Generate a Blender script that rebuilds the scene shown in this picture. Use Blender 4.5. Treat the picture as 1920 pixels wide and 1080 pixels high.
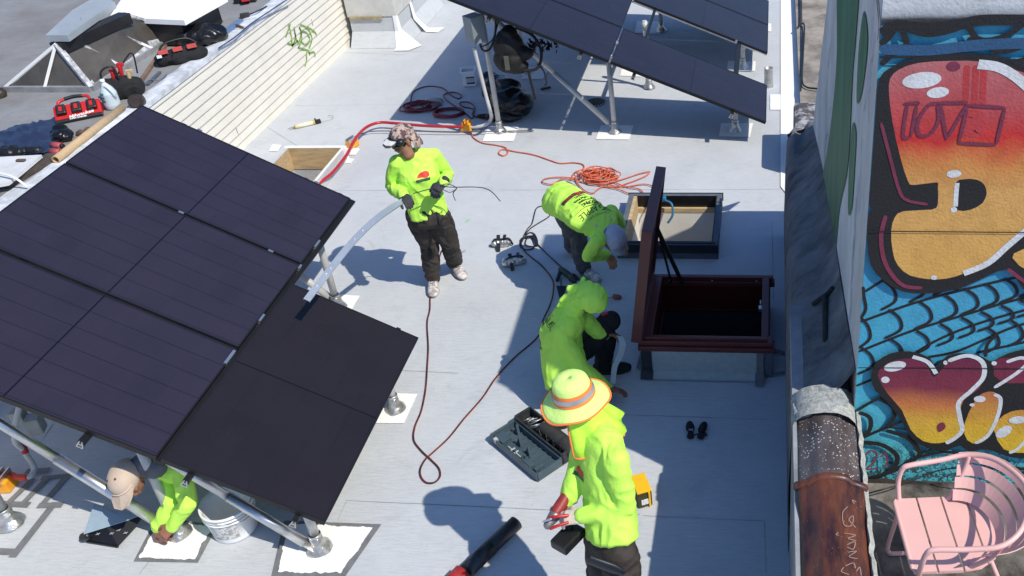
import bpy, bmesh, math, random
from mathutils import Vector as V, Matrix, noise
from mathutils.bvhtree import BVHTree
R = math.radians
random.seed(7)
for o in list(bpy.data.objects): bpy.data.objects.remove(o)
SC = bpy.context.scene; COL = SC.collection

# ------------------------------------------------------------ camera
F_, CX, CY, CAMH = 1803.09, 1252.985, 459.985, 5.0
PIT, YAW, ROL = 0.56423, -0.1274, 0.061
cp, sp, cy_, sy_ = math.cos(PIT), math.sin(PIT), math.cos(YAW), math.sin(YAW)
FWD = V((sy_*cp, cy_*cp, -sp)); RT = V((cy_, -sy_, 0)); DN = FWD.cross(RT)
c_, s_ = math.cos(ROL), math.sin(ROL)
CR = RT*c_ + DN*s_; CD = DN*c_ - RT*s_
cam = bpy.data.objects.new('camera', bpy.data.cameras.new('camera')); COL.objects.link(cam)
m3 = Matrix((CR, -CD, -FWD)).transposed()
cam.matrix_world = Matrix.Translation((0, 0, CAMH)) @ m3.to_4x4()
cam.data.sensor_width = 36; cam.data.lens = F_*36/1920
cam.data.shift_x = (960-CX)/1920; cam.data.shift_y = (CY-540)/1920
cam.data.clip_end = 2000; SC.camera = cam
# ------------------------------------------------------------ sky, sun, exposure
SUN = V((.7274, -.4366, 1)).normalized()
w = bpy.data.worlds.new('World'); SC.world = w; w.use_nodes = True
nt = w.node_tree; sk = nt.nodes.new('ShaderNodeTexSky'); sk.sky_type = 'NISHITA'; sk.sun_disc = False
sk.sun_elevation = math.asin(SUN.z); sk.sun_rotation = math.atan2(SUN.x, SUN.y); sk.ozone_density = 1.6
bg = nt.nodes['Background']; bg.inputs['Strength'].default_value = .085
tn = nt.nodes.new('ShaderNodeMix'); tn.data_type = 'RGBA'; tn.blend_type = 'MULTIPLY'; tn.inputs[0].default_value = 1; tn.inputs['B'].default_value = (.95, 1.28, 1.72, 1)   # deep clear-noon blue
nt.links.new(sk.outputs[0], tn.inputs['A']); nt.links.new(tn.outputs['Result'], bg.inputs[0])
sl = bpy.data.lights.new('sun', 'SUN'); so = bpy.data.objects.new('sun', sl); COL.objects.link(so)
sl.energy = 4.45; sl.angle = R(.53); sl.color = (1, .935, .80)
so.rotation_euler = SUN.to_track_quat('Z', 'Y').to_euler(); so.location = (5, -3, 12)
SC.view_settings.view_transform = 'Standard'; SC.view_settings.look = 'None'
SC.view_settings.exposure = 0.0; SC.view_settings.gamma = 1; SC.view_settings.use_curve_mapping = False

# ------------------------------------------------------------ pixel of the photo -> point of the place
def ray(x, y): return CR*((x-CX)/F_) + CD*((y-CY)/F_) + FWD
def g(x, y, z=0.0):
    d = ray(x, y); return d*((z-CAMH)/d.z) + V((0, 0, CAMH))
def aty(x, y, Y0):
    d = ray(x, y); return d*(Y0/d.y) + V((0, 0, CAMH))
def atx(x, y, X0):
    d = ray(x, y); return d*(X0/d.x) + V((0, 0, CAMH))

# ------------------------------------------------------------ materials
MATS = {}
def mat(name, col, rough=.6, metal=0, var=.12, scale=8, bump=.0, bscale=60, col2=None, coat=0, stretch=None, detail=4, spec=None, contrast=0, crease=None):
    if name in MATS: return MATS[name]
    m = bpy.data.materials.new(name); m.use_nodes = True; t = m.node_tree; N = t.nodes; Lk = t.links.new
    b = N['Principled BSDF']; b.inputs['Roughness'].default_value = rough; b.inputs['Metallic'].default_value = metal
    if coat: b.inputs['Coat Weight'].default_value = coat
    if spec is not None: b.inputs['Specular IOR Level'].default_value = spec
    tc = N.new('ShaderNodeTexCoord'); mp = N.new('ShaderNodeMapping'); Lk(tc.outputs['Object'], mp.inputs[0])
    if stretch: mp.inputs['Scale'].default_value = stretch
    n = N.new('ShaderNodeTexNoise'); n.inputs['Scale'].default_value = scale; n.inputs['Detail'].default_value = detail
    n.inputs['Roughness'].default_value = .65
    Lk(mp.outputs[0], n.inputs['Vector'])
    r = N.new('ShaderNodeValToRGB'); Lk(n.outputs['Fac'], r.inputs[0])
    lo, hi = .3+contrast, .7-contrast
    r.color_ramp.elements[0].position = lo; r.color_ramp.elements[1].position = hi
    c1 = [max(0, c*(1-var)) for c in col]; c2 = [min(1, c*(1+var)) for c in col]
    if col2: c1, c2 = col, col2
    r.color_ramp.elements[0].color = (*c1, 1); r.color_ramp.elements[1].color = (*c2, 1)
    Lk(r.outputs[0], b.inputs['Base Color'])
    if bump:
        n2 = N.new('ShaderNodeTexNoise'); n2.inputs['Scale'].default_value = bscale; n2.inputs['Detail'].default_value = 5
        Lk(mp.outputs[0], n2.inputs['Vector'])
        bp = N.new('ShaderNodeBump'); bp.inputs['Strength'].default_value = bump; bp.inputs['Distance'].default_value = .01
        Lk(n2.outputs['Fac'], bp.inputs['Height']); Lk(bp.outputs[0], b.inputs['Normal'])
    if crease:
        rn = N.new('ShaderNodeTexNoise'); rn.noise_type = 'RIDGED_MULTIFRACTAL'; rn.inputs['Scale'].default_value = crease[0]; rn.inputs['Detail'].default_value = 3; rn.inputs['Distortion'].default_value = .9
        Lk(mp.outputs[0], rn.inputs['Vector']); b2 = N.new('ShaderNodeBump'); b2.inputs['Strength'].default_value = crease[1]; b2.inputs['Distance'].default_value = .02
        Lk(rn.outputs['Fac'], b2.inputs['Height'])
        if bump: Lk(bp.outputs[0], b2.inputs['Normal'])
        Lk(b2.outputs[0], b.inputs['Normal'])
    MATS[name] = m; return m

def m_nodes(name):
    m = bpy.data.materials.new(name); m.use_nodes = True; MATS[name] = m
    return m, m.node_tree.nodes, m.node_tree.links.new, m.node_tree.nodes['Principled BSDF']

def m_roof(name='membrane', base=(.58, .60, .625), dirt=(.50, .52, .55), grain=1.0):
    m, N, Lk, b = m_nodes(name)
    tc = N.new('ShaderNodeTexCoord')
    a = N.new('ShaderNodeTexNoise'); a.inputs['Scale'].default_value = .8; a.inputs['Detail'].default_value = 8; a.inputs['Roughness'].default_value = .7
    f = N.new('ShaderNodeTexNoise'); f.inputs['Scale'].default_value = 160; f.inputs['Detail'].default_value = 3
    mp = N.new('ShaderNodeMapping'); mp.inputs['Scale'].default_value = (1, 6, 1); s = N.new('ShaderNodeTexNoise'); s.inputs['Scale'].default_value = 9; s.inputs['Detail'].default_value = 6
    Lk(tc.outputs['Object'], a.inputs[0]); Lk(tc.outputs['Object'], f.inputs[0]); Lk(tc.outputs['Object'], mp.inputs[0]); Lk(mp.outputs[0], s.inputs[0])
    r = N.new('ShaderNodeValToRGB'); r.color_ramp.elements[0].position = .32; r.color_ramp.elements[1].position = .62
    r.color_ramp.elements[0].color = (*dirt, 1); r.color_ramp.elements[1].color = (*base, 1); Lk(a.outputs[0], r.inputs[0])
    x = N.new('ShaderNodeMix'); x.data_type = 'RGBA'; x.blend_type = 'MULTIPLY'; x.inputs[0].default_value = .35*grain
    r2 = N.new('ShaderNodeValToRGB'); r2.color_ramp.elements[0].position = .35; r2.color_ramp.elements[1].position = .6
    r2.color_ramp.elements[0].color = (.72, .74, .78, 1); r2.color_ramp.elements[1].color = (1, 1, 1, 1); Lk(f.outputs[0], r2.inputs[0])
    x2 = N.new('ShaderNodeMix'); x2.data_type = 'RGBA'; x2.blend_type = 'MULTIPLY'; x2.inputs[0].default_value = .35
    r3 = N.new('ShaderNodeValToRGB'); r3.color_ramp.elements[0].position = .35; r3.color_ramp.elements[1].position = .55
    r3.color_ramp.elements[0].color = (.8, .81, .83, 1); r3.color_ramp.elements[1].color = (1, 1, 1, 1); Lk(s.outputs[0], r3.inputs[0])
    Lk(r.outputs[0], x.inputs['A']); Lk(r2.outputs[0], x.inputs['B']); Lk(x.outputs['Result'], x2.inputs['A']); Lk(r3.outputs[0], x2.inputs['B'])
    sm = N.new('ShaderNodeTexNoise'); sm.inputs['Scale'].default_value = 2.6; sm.inputs['Detail'].default_value = 9; sm.inputs['Roughness'].default_value = .78; sm.inputs['Distortion'].default_value = .5; Lk(tc.outputs['Object'], sm.inputs[0])
    rs = N.new('ShaderNodeValToRGB'); rs.color_ramp.elements[0].position = .56; rs.color_ramp.elements[1].position = .70; rs.color_ramp.elements[0].color = (1, 1, 1, 1); rs.color_ramp.elements[1].color = (.80, .80, .79, 1); Lk(sm.outputs[0], rs.inputs[0])
    vo = N.new('ShaderNodeTexVoronoi'); vo.inputs['Scale'].default_value = 7; Lk(tc.outputs['Object'], vo.inputs[0]); sp2 = N.new('ShaderNodeMath'); sp2.operation = 'LESS_THAN'; sp2.inputs[1].default_value = .045; Lk(vo.outputs['Distance'], sp2.inputs[0])
    x3 = N.new('ShaderNodeMix'); x3.data_type = 'RGBA'; x3.blend_type = 'MULTIPLY'; x3.inputs[0].default_value = .8; Lk(x2.outputs['Result'], x3.inputs['A']); Lk(rs.outputs[0], x3.inputs['B'])
    fk = N.new('ShaderNodeMath'); fk.operation = 'MULTIPLY'; fk.inputs[1].default_value = .22; Lk(sp2.outputs[0], fk.inputs[0])
    x4 = N.new('ShaderNodeMix'); x4.data_type = 'RGBA'; Lk(fk.outputs[0], x4.inputs[0]); Lk(x3.outputs['Result'], x4.inputs['A']); x4.inputs['B'].default_value = (.12, .12, .12, 1)
    Lk(x4.outputs['Result'], b.inputs['Base Color']); b.inputs['Roughness'].default_value = .82
    bp = N.new('ShaderNodeBump'); bp.inputs['Strength'].default_value = .6; bp.inputs['Distance'].default_value = .007
    ad = N.new('ShaderNodeMath'); Lk(f.outputs[0], ad.inputs[0]); Lk(s.outputs[0], ad.inputs[1]); Lk(ad.outputs[0], bp.inputs['Height']); Lk(bp.outputs[0], b.inputs['Normal'])
    return m
ROOF = m_roof()
NROOF = m_roof('old_silver_roof', (.30, .305, .32), (.20, .19, .185), 1.2)
NROOF2 = None

def m_panel(name, base, tint, rowline=.38, nrow=6, fine=.5):
    """solar glass: UV in metres, x along the long side (1.88), y along the short side (1.05)"""
    m, N, Lk, b = m_nodes(name)
    uv = N.new('ShaderNodeUVMap'); sp_ = N.new('ShaderNodeSeparateXYZ'); Lk(uv.outputs[0], sp_.inputs[0])
    def line(src, period, width, off=0.0):
        a = N.new('ShaderNodeMath'); a.operation = 'ADD'; a.inputs[1].default_value = off; Lk(src, a.inputs[0])
        d = N.new('ShaderNodeMath'); d.operation = 'DIVIDE'; d.inputs[1].default_value = period; Lk(a.outputs[0], d.inputs[0])
        f = N.new('ShaderNodeMath'); f.operation = 'FRACT'; Lk(d.outputs[0], f.inputs[0])
        l = N.new('ShaderNodeMath'); l.operation = 'LESS_THAN'; l.inputs[1].default_value = width/period; Lk(f.outputs[0], l.inputs[0])
        return l.outputs[0]
    X, Y = sp_.outputs[0], sp_.outputs[1]
    rows = line(Y, 1.0/nrow*1.0, .010, -.025+.004)
    cols = line(X, .0917, .0022, 0)
    mid = N.new('ShaderNodeMath'); mid.operation = 'COMPARE'; mid.inputs[1].default_value = .94; mid.inputs[2].default_value = .006; Lk(X, mid.inputs[0])
    bus = line(Y, .0167, .003, 0)
    n = N.new('ShaderNodeTexNoise'); n.inputs['Scale'].default_value = 3.0; n.inputs['Detail'].default_value = 6; Lk(uv.outputs[0], n.inputs[0])
    # cell to cell tint
    sn = N.new('ShaderNodeVectorMath'); sn.operation = 'SNAP'; sn.inputs[1].default_value = (.1834, 1.0/nrow, 1); Lk(uv.outputs[0], sn.inputs[0])
    wn = N.new('ShaderNodeTexWhiteNoise'); wn.noise_dimensions = '3D'; Lk(sn.outputs[0], wn.inputs[0])
    mx = N.new('ShaderNodeMath'); mx.operation = 'MULTIPLY_ADD'; mx.inputs[1].default_value = .35; Lk(wn.outputs[0], mx.inputs[0]); Lk(n.outputs[0], mx.inputs[2])
    r = N.new('ShaderNodeValToRGB'); r.color_ramp.elements[0].position = .0; r.color_ramp.elements[1].position = 1.0
    r.color_ramp.elements[0].color = (*base, 1); r.color_ramp.elements[1].color = (*tint, 1); Lk(mx.outputs[0], r.inputs[0])
    prev = r.outputs[0]
    for s, fac, colr in ((bus, fine*.35, tuple(c*2.2 for c in tint)), (cols, .2, (.006, .006, .010)), (rows, rowline, (.004, .004, .007)), (mid.outputs[0], .8, (.003, .003, .006))):
        k = N.new('ShaderNodeMath'); k.operation = 'MULTIPLY'; k.inputs[1].default_value = fac; Lk(s, k.inputs[0])
        x = N.new('ShaderNodeMix'); x.data_type = 'RGBA'; Lk(k.outputs[0], x.inputs[0]); Lk(prev, x.inputs['A']); x.inputs['B'].default_value = (*colr, 1); prev = x.outputs['Result']
    Lk(prev, b.inputs['Base Color'])
    b.inputs['Roughness'].default_value = .22; b.inputs['IOR'].default_value = 1.42
    dn = N.new('ShaderNodeTexNoise'); dn.inputs['Scale'].default_value = 1.4; dn.inputs['Detail'].default_value = 8; Lk(uv.outputs[0], dn.inputs[0])
    rr = N.new('ShaderNodeMapRange'); rr.inputs['To Min'].default_value = .16; rr.inputs['To Max'].default_value = .42; Lk(dn.outputs[0], rr.inputs[0]); Lk(rr.outputs[0], b.inputs['Roughness'])
    return m
PANEL = m_panel('solar_glass', (.019, .017, .029), (.029, .025, .044))
PANEL2 = m_panel('solar_glass_dark', (.014, .012, .014), (.019, .015, .020), .12, 6, .25)
PANEL3 = m_panel('solar_glass_blue', (.012, .009, .014), (.019, .014, .024))
FRAME = mat('black_anodised', (.012, .012, .014), .45, .3)
ALU = mat('aluminium', (.62, .63, .64), .33, .9, .1, 20)
STEEL = mat('galvanised_pipe', (.52, .525, .53), .42, .75, .18, 14, .1)
PIPEW = mat('painted_pipe', (.50, .50, .49), .55, .1, .1, 12)
FOIL = mat('foil_flashing', (.5, .49, .47), .35, .8, .3, 18, .8, 25)
WHITE = mat('white_coating', (.86, .86, .85), .7, 0, .03, 6, .3, 60)
TAPE = mat('grey_tape', (.17, .175, .185), .6, 0, .2, 12, .2)
BLACK = mat('black_plastic', (.012, .012, .014), .45, 0, .3)
BAGM = mat('bag_film', (.008, .008, .009), .28, 0, .4, 6, .9, 14)
CLOTHB = mat('black_cloth', (.010, .010, .012), .85, 0, .3, 20, .4, 90)
REDM = mat('red_plastic', (.52, .018, .02), .35, 0, .08)
ORANGE = mat('orange_plastic', (.85, .36, .02), .5, 0, .08)
WOOD = mat('raw_lumber', (.52, .38, .21), .75, 0, .25, 5, .3, 30, stretch=(1, 6, 6))
DARKIN = mat('dark_interior', (.05, .022, .012), .9, 0, .4, 5)
LIME = mat('lime_shirt', (.56, .98, .11), .8, 0, .05, 7, .3, 90, detail=6, crease=(4.2, 1.0), stretch=(1, 1, .8))
LIME2 = LIME
PANTS = mat('charcoal_work_trousers', (.042, .033, .029), .9, 0, .5, 9, .4, 90, crease=(5, .8))
PANTSB = mat('black_work_trousers', (.012, .012, .014), .9, 0, .3, 9, .6, 30)
PANTSG = mat('grey_work_trousers', (.085, .085, .095), .9, 0, .2, 9, .5, 30)
SKIN = mat('skin', (.30, .145, .085), .55, 0, .12, 25)
SKIN2 = mat('skin_weathered', (.24, .10, .065), .55, 0, .12, 25)
GLOVE = mat('dark_work_glove', (.035, .036, .042), .8, 0, .2, 30)
GLOVEW = mat('pale_work_glove', (.62, .53, .45), .8, 0, .08, 30, .3)
SHOE = mat('worn_white_shoe', (.30, .27, .26), .7, 0, .3, 22, .3, col2=(.72, .68, .66), contrast=.1)
SOLE = mat('shoe_sole', (.33, .29, .26), .8)
HATR = mat('reflective_grey_band', (.42, .42, .46), .35, .3)
HIORANGE = mat('orange_trim', (.95, .25, .06), .7, 0, .05)

# ------------------------------------------------------------ mesh helpers
def link(name, me, parent=None):
    o = bpy.data.objects.new(name, me); COL.objects.link(o)
    if parent is not None: o.parent = parent
    return o
def world_of(o):
    p = V((0, 0, 0))
    while o is not None: p += o.location; o = o.parent
    return p
def fin(name, bm, mats, parent=None, loc=None, smooth=False, norm=True):
    """bmesh in world coordinates -> object; origin at loc (top-level) or at its parent's"""
    if norm: bmesh.ops.recalc_face_normals(bm, faces=bm.faces)
    me = bpy.data.meshes.new(name)
    base = world_of(parent) if parent is not None else V(loc if loc is not None else (0, 0, 0))
    bmesh.ops.translate(bm, verts=bm.verts, vec=-base)
    bm.to_mesh(me); bm.free()
    for m in (mats if isinstance(mats, (list, tuple)) else [mats]): me.materials.append(m)
    if smooth: me.shade_smooth()
    o = link(name, me, parent)
    if parent is None: o.location = base
    return o
def tag(o, label=None, cat=None, group=None, kind=None):
    if label: o['label'] = label
    if cat: o['category'] = cat
    if group: o['group'] = group
    if kind: o['kind'] = kind
    return o
def thing(name, loc, label, cat, group=None):
    o = link(name, None); o.location = V(loc); return tag(o, label, cat, group)
def copy_tree(o, parent=None):
    c = o.copy(); COL.objects.link(c)
    if parent: c.parent = parent
    for ch in list(o.children): copy_tree(ch, c)
    return c
def B(): return bmesh.new()
def quad(bm, pts, mi=0):
    f = bm.faces.new([bm.verts.new(V(p)) for p in pts]); f.material_index = mi; return f
def box(bm, c, s, ax=None, mi=0, bev=0):
    """c centre, s full size, ax = 3x3 matrix whose columns are the box's axes"""
    M_ = (ax.to_4x4() if ax else Matrix.Identity(4))
    r = bmesh.ops.create_cube(bm, size=1, matrix=Matrix.Translation(V(c)) @ M_ @ Matrix.Diagonal((*s, 1)))
    fs = set(f for v in r['verts'] for f in v.link_faces)
    for f in fs: f.material_index = mi
    if bev:
        es = set(e for v in r['verts'] for e in v.link_edges)
        rr = bmesh.ops.bevel(bm, geom=list(es), offset=bev, segments=2, affect='EDGES', profile=.6)
        for f in rr['faces']: f.material_index = mi
def axes(xd, up=(0, 0, 1)):
    x = V(xd).normalized(); z = V(up); z = (z-x*z.dot(x)).normalized(); y = z.cross(x); return Matrix((x, y, z)).transposed()
def rotz(a): return Matrix.Rotation(R(a), 3, 'Z')
def beam(bm, a, b, w_, h_, up=(0, 0, 1), mi=0, bev=0):
    a, b = V(a), V(b); A = axes(b-a, up); box(bm, (a+b)/2, ((b-a).length, w_, h_), A, mi, bev)
def frames(pts):
    T = []
    n = len(pts)
    for i in range(n):
        d = pts[min(i+1, n-1)]-pts[max(i-1, 0)]
        T.append(d.normalized() if d.length > 1e-9 else V((0, 0, 1)))
    return T
def loft(bm, pts, rad, wdir=None, n=14, mi=0, cap=True, capk=.5):
    """tube through pts; rad = list of r or (a,b): a across wdir, b perpendicular to it; round ends"""
    pts = [V(p) for p in pts]; T = frames(pts)
    rad = [(r, r) if not isinstance(r, (tuple, list)) else r for r in rad]
    P2, R2, T2 = [], [], []
    if cap:
        for k in (1.0, .8, .45):
            s = math.sqrt(max(0, 1-k*k)); m_ = min(rad[0])
            P2.append(pts[0]-T[0]*m_*k*capk*2); R2.append((rad[0][0]*max(s, .05), rad[0][1]*max(s, .05))); T2.append(T[0])
    P2 += pts; R2 += rad; T2 += T
    if cap:
        for k in (.45, .8, 1.0):
            s = math.sqrt(max(0, 1-k*k)); m_ = min(rad[-1])
            P2.append(pts[-1]+T[-1]*m_*k*capk*2); R2.append((rad[-1][0]*max(s, .05), rad[-1][1]*max(s, .05))); T2.append(T[-1])
    prev = None; u = None
    for p, r, t in zip(P2, R2, T2):
        if wdir is not None: u = V(wdir)
        elif u is None: u = V((0, 0, 1)) if abs(t.z) < .9 else V((1, 0, 0))
        u2 = (u-t*u.dot(t))
        if u2.length < 1e-5: u2 = t.orthogonal()
        u2.normalize(); v_ = t.cross(u2)
        if wdir is None: u = u2
        ring = [bm.verts.new(p+u2*(r[0]*math.cos(2*math.pi*i/n))+v_*(r[1]*math.sin(2*math.pi*i/n))) for i in range(n)]
        if prev:
            for i in range(n):
                f = bm.faces.new((prev[i], prev[(i+1) % n], ring[(i+1) % n], ring[i])); f.material_index = mi; f.smooth = True
        else: first = ring
        prev = ring
    f = bm.faces.new(first[::-1]); f.material_index = mi; f = bm.faces.new(prev); f.material_index = mi
def cr(pts, k=8, closed=False):
    pts = [V(p) for p in pts]; n = len(pts); out = []
    rng = n if closed else n-1
    for i in range(rng):
        if closed: p0, p1, p2, p3 = pts[(i-1) % n], pts[i], pts[(i+1) % n], pts[(i+2) % n]
        else: p0, p1, p2, p3 = pts[max(i-1, 0)], pts[i], pts[i+1], pts[min(i+2, n-1)]
        for j in range(k):
            t = j/k
            out.append(.5*((2*p1)+(p2-p0)*t+(2*p0-5*p1+4*p2-p3)*t*t+(3*p1-p0-3*p2+p3)*t**3))
    if not closed: out.append(pts[-1])
    return out
def tube(bm, pts, r, n=8, k=8, smooth=True, mi=0):
    P = cr(pts, k) if smooth else [V(p) for p in pts]
    loft(bm, P, [r]*len(P), None, n, mi, True, .3)
def cyl(bm, a, b, r1, r2=None, n=24, mi=0, open_top=False, capped=True):
    a, b = V(a), V(b); r2 = r1 if r2 is None else r2; A = axes(b-a, (0, 0, 1) if abs((b-a).normalized().z) < .9 else (1, 0, 0))
    y, z = A.col[1], A.col[2]
    r_a = [bm.verts.new(a+y*r1*math.cos(2*math.pi*i/n)+z*r1*math.sin(2*math.pi*i/n)) for i in range(n)]
    r_b = [bm.verts.new(b+y*r2*math.cos(2*math.pi*i/n)+z*r2*math.sin(2*math.pi*i/n)) for i in range(n)]
    for i in range(n):
        f = bm.faces.new((r_a[i], r_a[(i+1) % n], r_b[(i+1) % n], r_b[i])); f.material_index = mi; f.smooth = True
    if capped:
        f = bm.faces.new(r_a[::-1]); f.material_index = mi
        if not open_top: f = bm.faces.new(r_b); f.material_index = mi
def lathe(bm, c, prof, n=32, axis=(0, 0, 1), mi=0, sx=1, sy=1):
    """prof list of (r, h)"""
    A = axes(axis, (1, 0, 0)) if abs(V(axis).normalized().z) > .9 else axes(axis)
    ax, y, z = A.col[0], A.col[1], A.col[2]; prev = None
    for r, h in prof:
        ring = [bm.verts.new(V(c)+ax*h+y*r*sx*math.cos(2*math.pi*i/n)+z*r*sy*math.sin(2*math.pi*i/n)) for i in range(n)]
        if prev:
            for i in range(n):
                f = bm.faces.new((prev[i], prev[(i+1) % n], ring[(i+1) % n], ring[i])); f.material_index = mi; f.smooth = True
        prev = ring
def ell(bm, c, s, A=None, mi=0, n=16):
    M_ = (A.to_4x4() if A else Matrix.Identity(4))
    r = bmesh.ops.create_uvsphere(bm, u_segments=n, v_segments=max(8, n//2+2), radius=1, matrix=Matrix.Translation(V(c)) @ M_ @ Matrix.Diagonal((*s, 1)))
    for v in r['verts']:
        for f in v.link_faces: f.material_index = mi; f.smooth = True
def prism(bm, pts, n_, h, mi=0):
    """flat polygon pts extruded by h along n_ (solid)"""
    n_ = V(n_).normalized(); a = [bm.verts.new(V(p)) for p in pts]; b = [bm.verts.new(V(p)+n_*h) for p in pts]; k = len(pts)
    f = bm.faces.new(a); f.material_index = mi; f = bm.faces.new(b[::-1]); f.material_index = mi
    for i in range(k):
        f = bm.faces.new((a[i], b[i], b[(i+1) % k], a[(i+1) % k])); f.material_index = mi
def remesh(name, bm, mats, parent=None, loc=None, vox=.008, smooth=2, disp=None):
    """closed overlapping pieces -> one continuous skin"""
    bmesh.ops.recalc_face_normals(bm, faces=bm.faces)
    me = bpy.data.meshes.new('tmp'); bm.to_mesh(me); bm.free(); o = link('tmp', me)
    md = o.modifiers.new('r', 'REMESH'); md.mode = 'VOXEL'; md.voxel_size = vox
    if smooth: s = o.modifiers.new('s', 'SMOOTH'); s.iterations = smooth; s.factor = .6
    dg = bpy.context.evaluated_depsgraph_get(); me2 = bpy.data.meshes.new_from_object(o.evaluated_get(dg))
    bpy.data.objects.remove(o); bpy.data.meshes.remove(me)
    b2 = bmesh.new(); b2.from_mesh(me2); bpy.data.meshes.remove(me2)
    if disp:
        amp, sc, st = disp
        b2.normal_update()
        nn = [(v, v.normal.copy()) for v in b2.verts]
        for v, n_ in nn:
            p = V((v.co.x*st[0], v.co.y*st[1], v.co.z*st[2]))*sc
            p2 = p+V((noise.noise(p*.5), noise.noise(p*.5+V((9, 2, 1))), noise.noise(p*.5+V((3, 7, 5)))))*1.3
            d = 1-2*abs(noise.noise(p2)) ; e = noise.noise(p*.45+V((5, 5, 5)))
            v.co += n_*amp*((d-.45)+e*.8)
    for f in b2.faces: f.smooth = True
    bb = b2.copy(); b2.free()
    for p in bb.faces: p.smooth = True
    return fin(name, bb, mats, parent, loc, smooth=True, norm=False)
def decal(name, target, bm, m, parent, n_, off=.003, cut=.02):
    """lay a flat painted shape on the surface of target: bm already placed in front of it, n_ points away from it"""
    n_ = V(n_).normalized()
    tm = target.data; base = world_of(target)
    tree = BVHTree.FromPolygons([v.co+base for v in tm.vertices], [tuple(p.vertices) for p in tm.polygons])
    bmesh.ops.triangulate(bm, faces=bm.faces)
    for _ in range(4):
        es = [e for e in bm.edges if e.calc_length() > cut]
        if not es: break
        bmesh.ops.subdivide_edges(bm, edges=es, cuts=1)
        bmesh.ops.triangulate(bm, faces=bm.faces)
    kill = []
    for v in bm.verts:
        h, nn, i, d = tree.ray_cast(v.co+n_*.25, -n_)
        if h is None: kill.append(v)
        else: v.co = h+nn*off*(1 if nn.dot(n_) > 0 else -1)
    bmesh.ops.delete(bm, geom=kill, context='VERTS')
    return fin(name, bm, m, parent, None, norm=False)
def text_bm(txt, size, org, xd, yd, bold=0, align='CENTER'):
    cu = bpy.data.curves.new('t', 'FONT'); cu.body = txt; cu.size = size; cu.align_x = align; cu.align_y = 'CENTER'; cu.offset = bold
    o = link('t', cu); dg = bpy.context.evaluated_depsgraph_get(); me = bpy.data.meshes.new_from_object(o.evaluated_get(dg))
    b = bmesh.new(); b.from_mesh(me); bpy.data.objects.remove(o); bpy.data.meshes.remove(me)
    xd, yd = V(xd).normalized(), V(yd).normalized()
    for v in b.verts: v.co = V(org)+xd*v.co.x+yd*v.co.y
    return b
def add_bm(dst, src, mi=0):
    mp = {v: dst.verts.new(v.co) for v in src.verts}
    for f in src.faces:
        try: nf = dst.faces.new([mp[v] for v in f.verts]); nf.material_index = mi
        except ValueError: pass
    src.free()
def ragged(pts, amp, step=.03, seed=1):
    """polygon with an uneven rolled-on edge"""
    out = []; n = len(pts); L0 = 0
    for i in range(n):
        a, b = V(pts[i]), V(pts[(i+1) % n]); k = max(4, int((b-a).length/(step*.35))); nr = V((-(b-a).y, (b-a).x, 0)).normalized()
        for j in range(k):
            q = L0+(b-a).length*j/k; e = noise.noise(V((q*9, seed, 0)))*1.1+noise.noise(V((q*30, seed, 3)))*.6+noise.noise(V((q*80, seed, 7)))*.18
            out.append(a.lerp(b, j/k)+nr*amp*e*(min(1, j/2)))
        L0 += (b-a).length
    return out

# ================================================================== SETTING
def slab(name, x0, x1, y0, y1, z0, z1, m, kind='structure'):
    b = B(); box(b, ((x0+x1)/2, (y0+y1)/2, (z0+z1)/2), (x1-x0, y1-y0, z1-z0)); return tag(fin(name, b, m), kind=kind)
# the far ground, three storeys down
b = B(); quad(b, [(-400, -400, -10), (400, -400, -10), (400, 400, -10), (-400, 400, -10)])
tag(fin('ground', b, mat('asphalt', (.05, .05, .052), .9, 0, .2, 1)), kind='structure')
# main roof with holes for the three openings
SIDX, WALLX = -6.4, .155
holes = [(-5.64, -4.99, 8.55, 9.62), (-1.42, -.56, 7.65, 8.53), (-.94, -.08, 5.99, 6.80)]
def roof_cells():
    xs = sorted({SIDX-.1, 6.0, *[h[0] for h in holes], *[h[1] for h in holes]}); ys = sorted({-3.0, 24.0, *[h[2] for h in holes], *[h[3] for h in holes]})
    b = B(); vs = {}
    def vt(x, y):
        if (x, y) not in vs: vs[(x, y)] = b.verts.new((x, y, 0))
        return vs[(x, y)]
    for i in range(len(xs)-1):
        for j in range(len(ys)-1):
            cx, cy2 = (xs[i]+xs[i+1])/2, (ys[j]+ys[j+1])/2
            if any(h[0] < cx < h[1] and h[2] < cy2 < h[3] for h in holes): continue
            b.faces.new((vt(xs[i], ys[j]), vt(xs[i+1], ys[j]), vt(xs[i+1], ys[j+1]), vt(xs[i], ys[j+1])))
    return b
tag(fin('roof', roof_cells(), ROOF), kind='structure')
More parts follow.
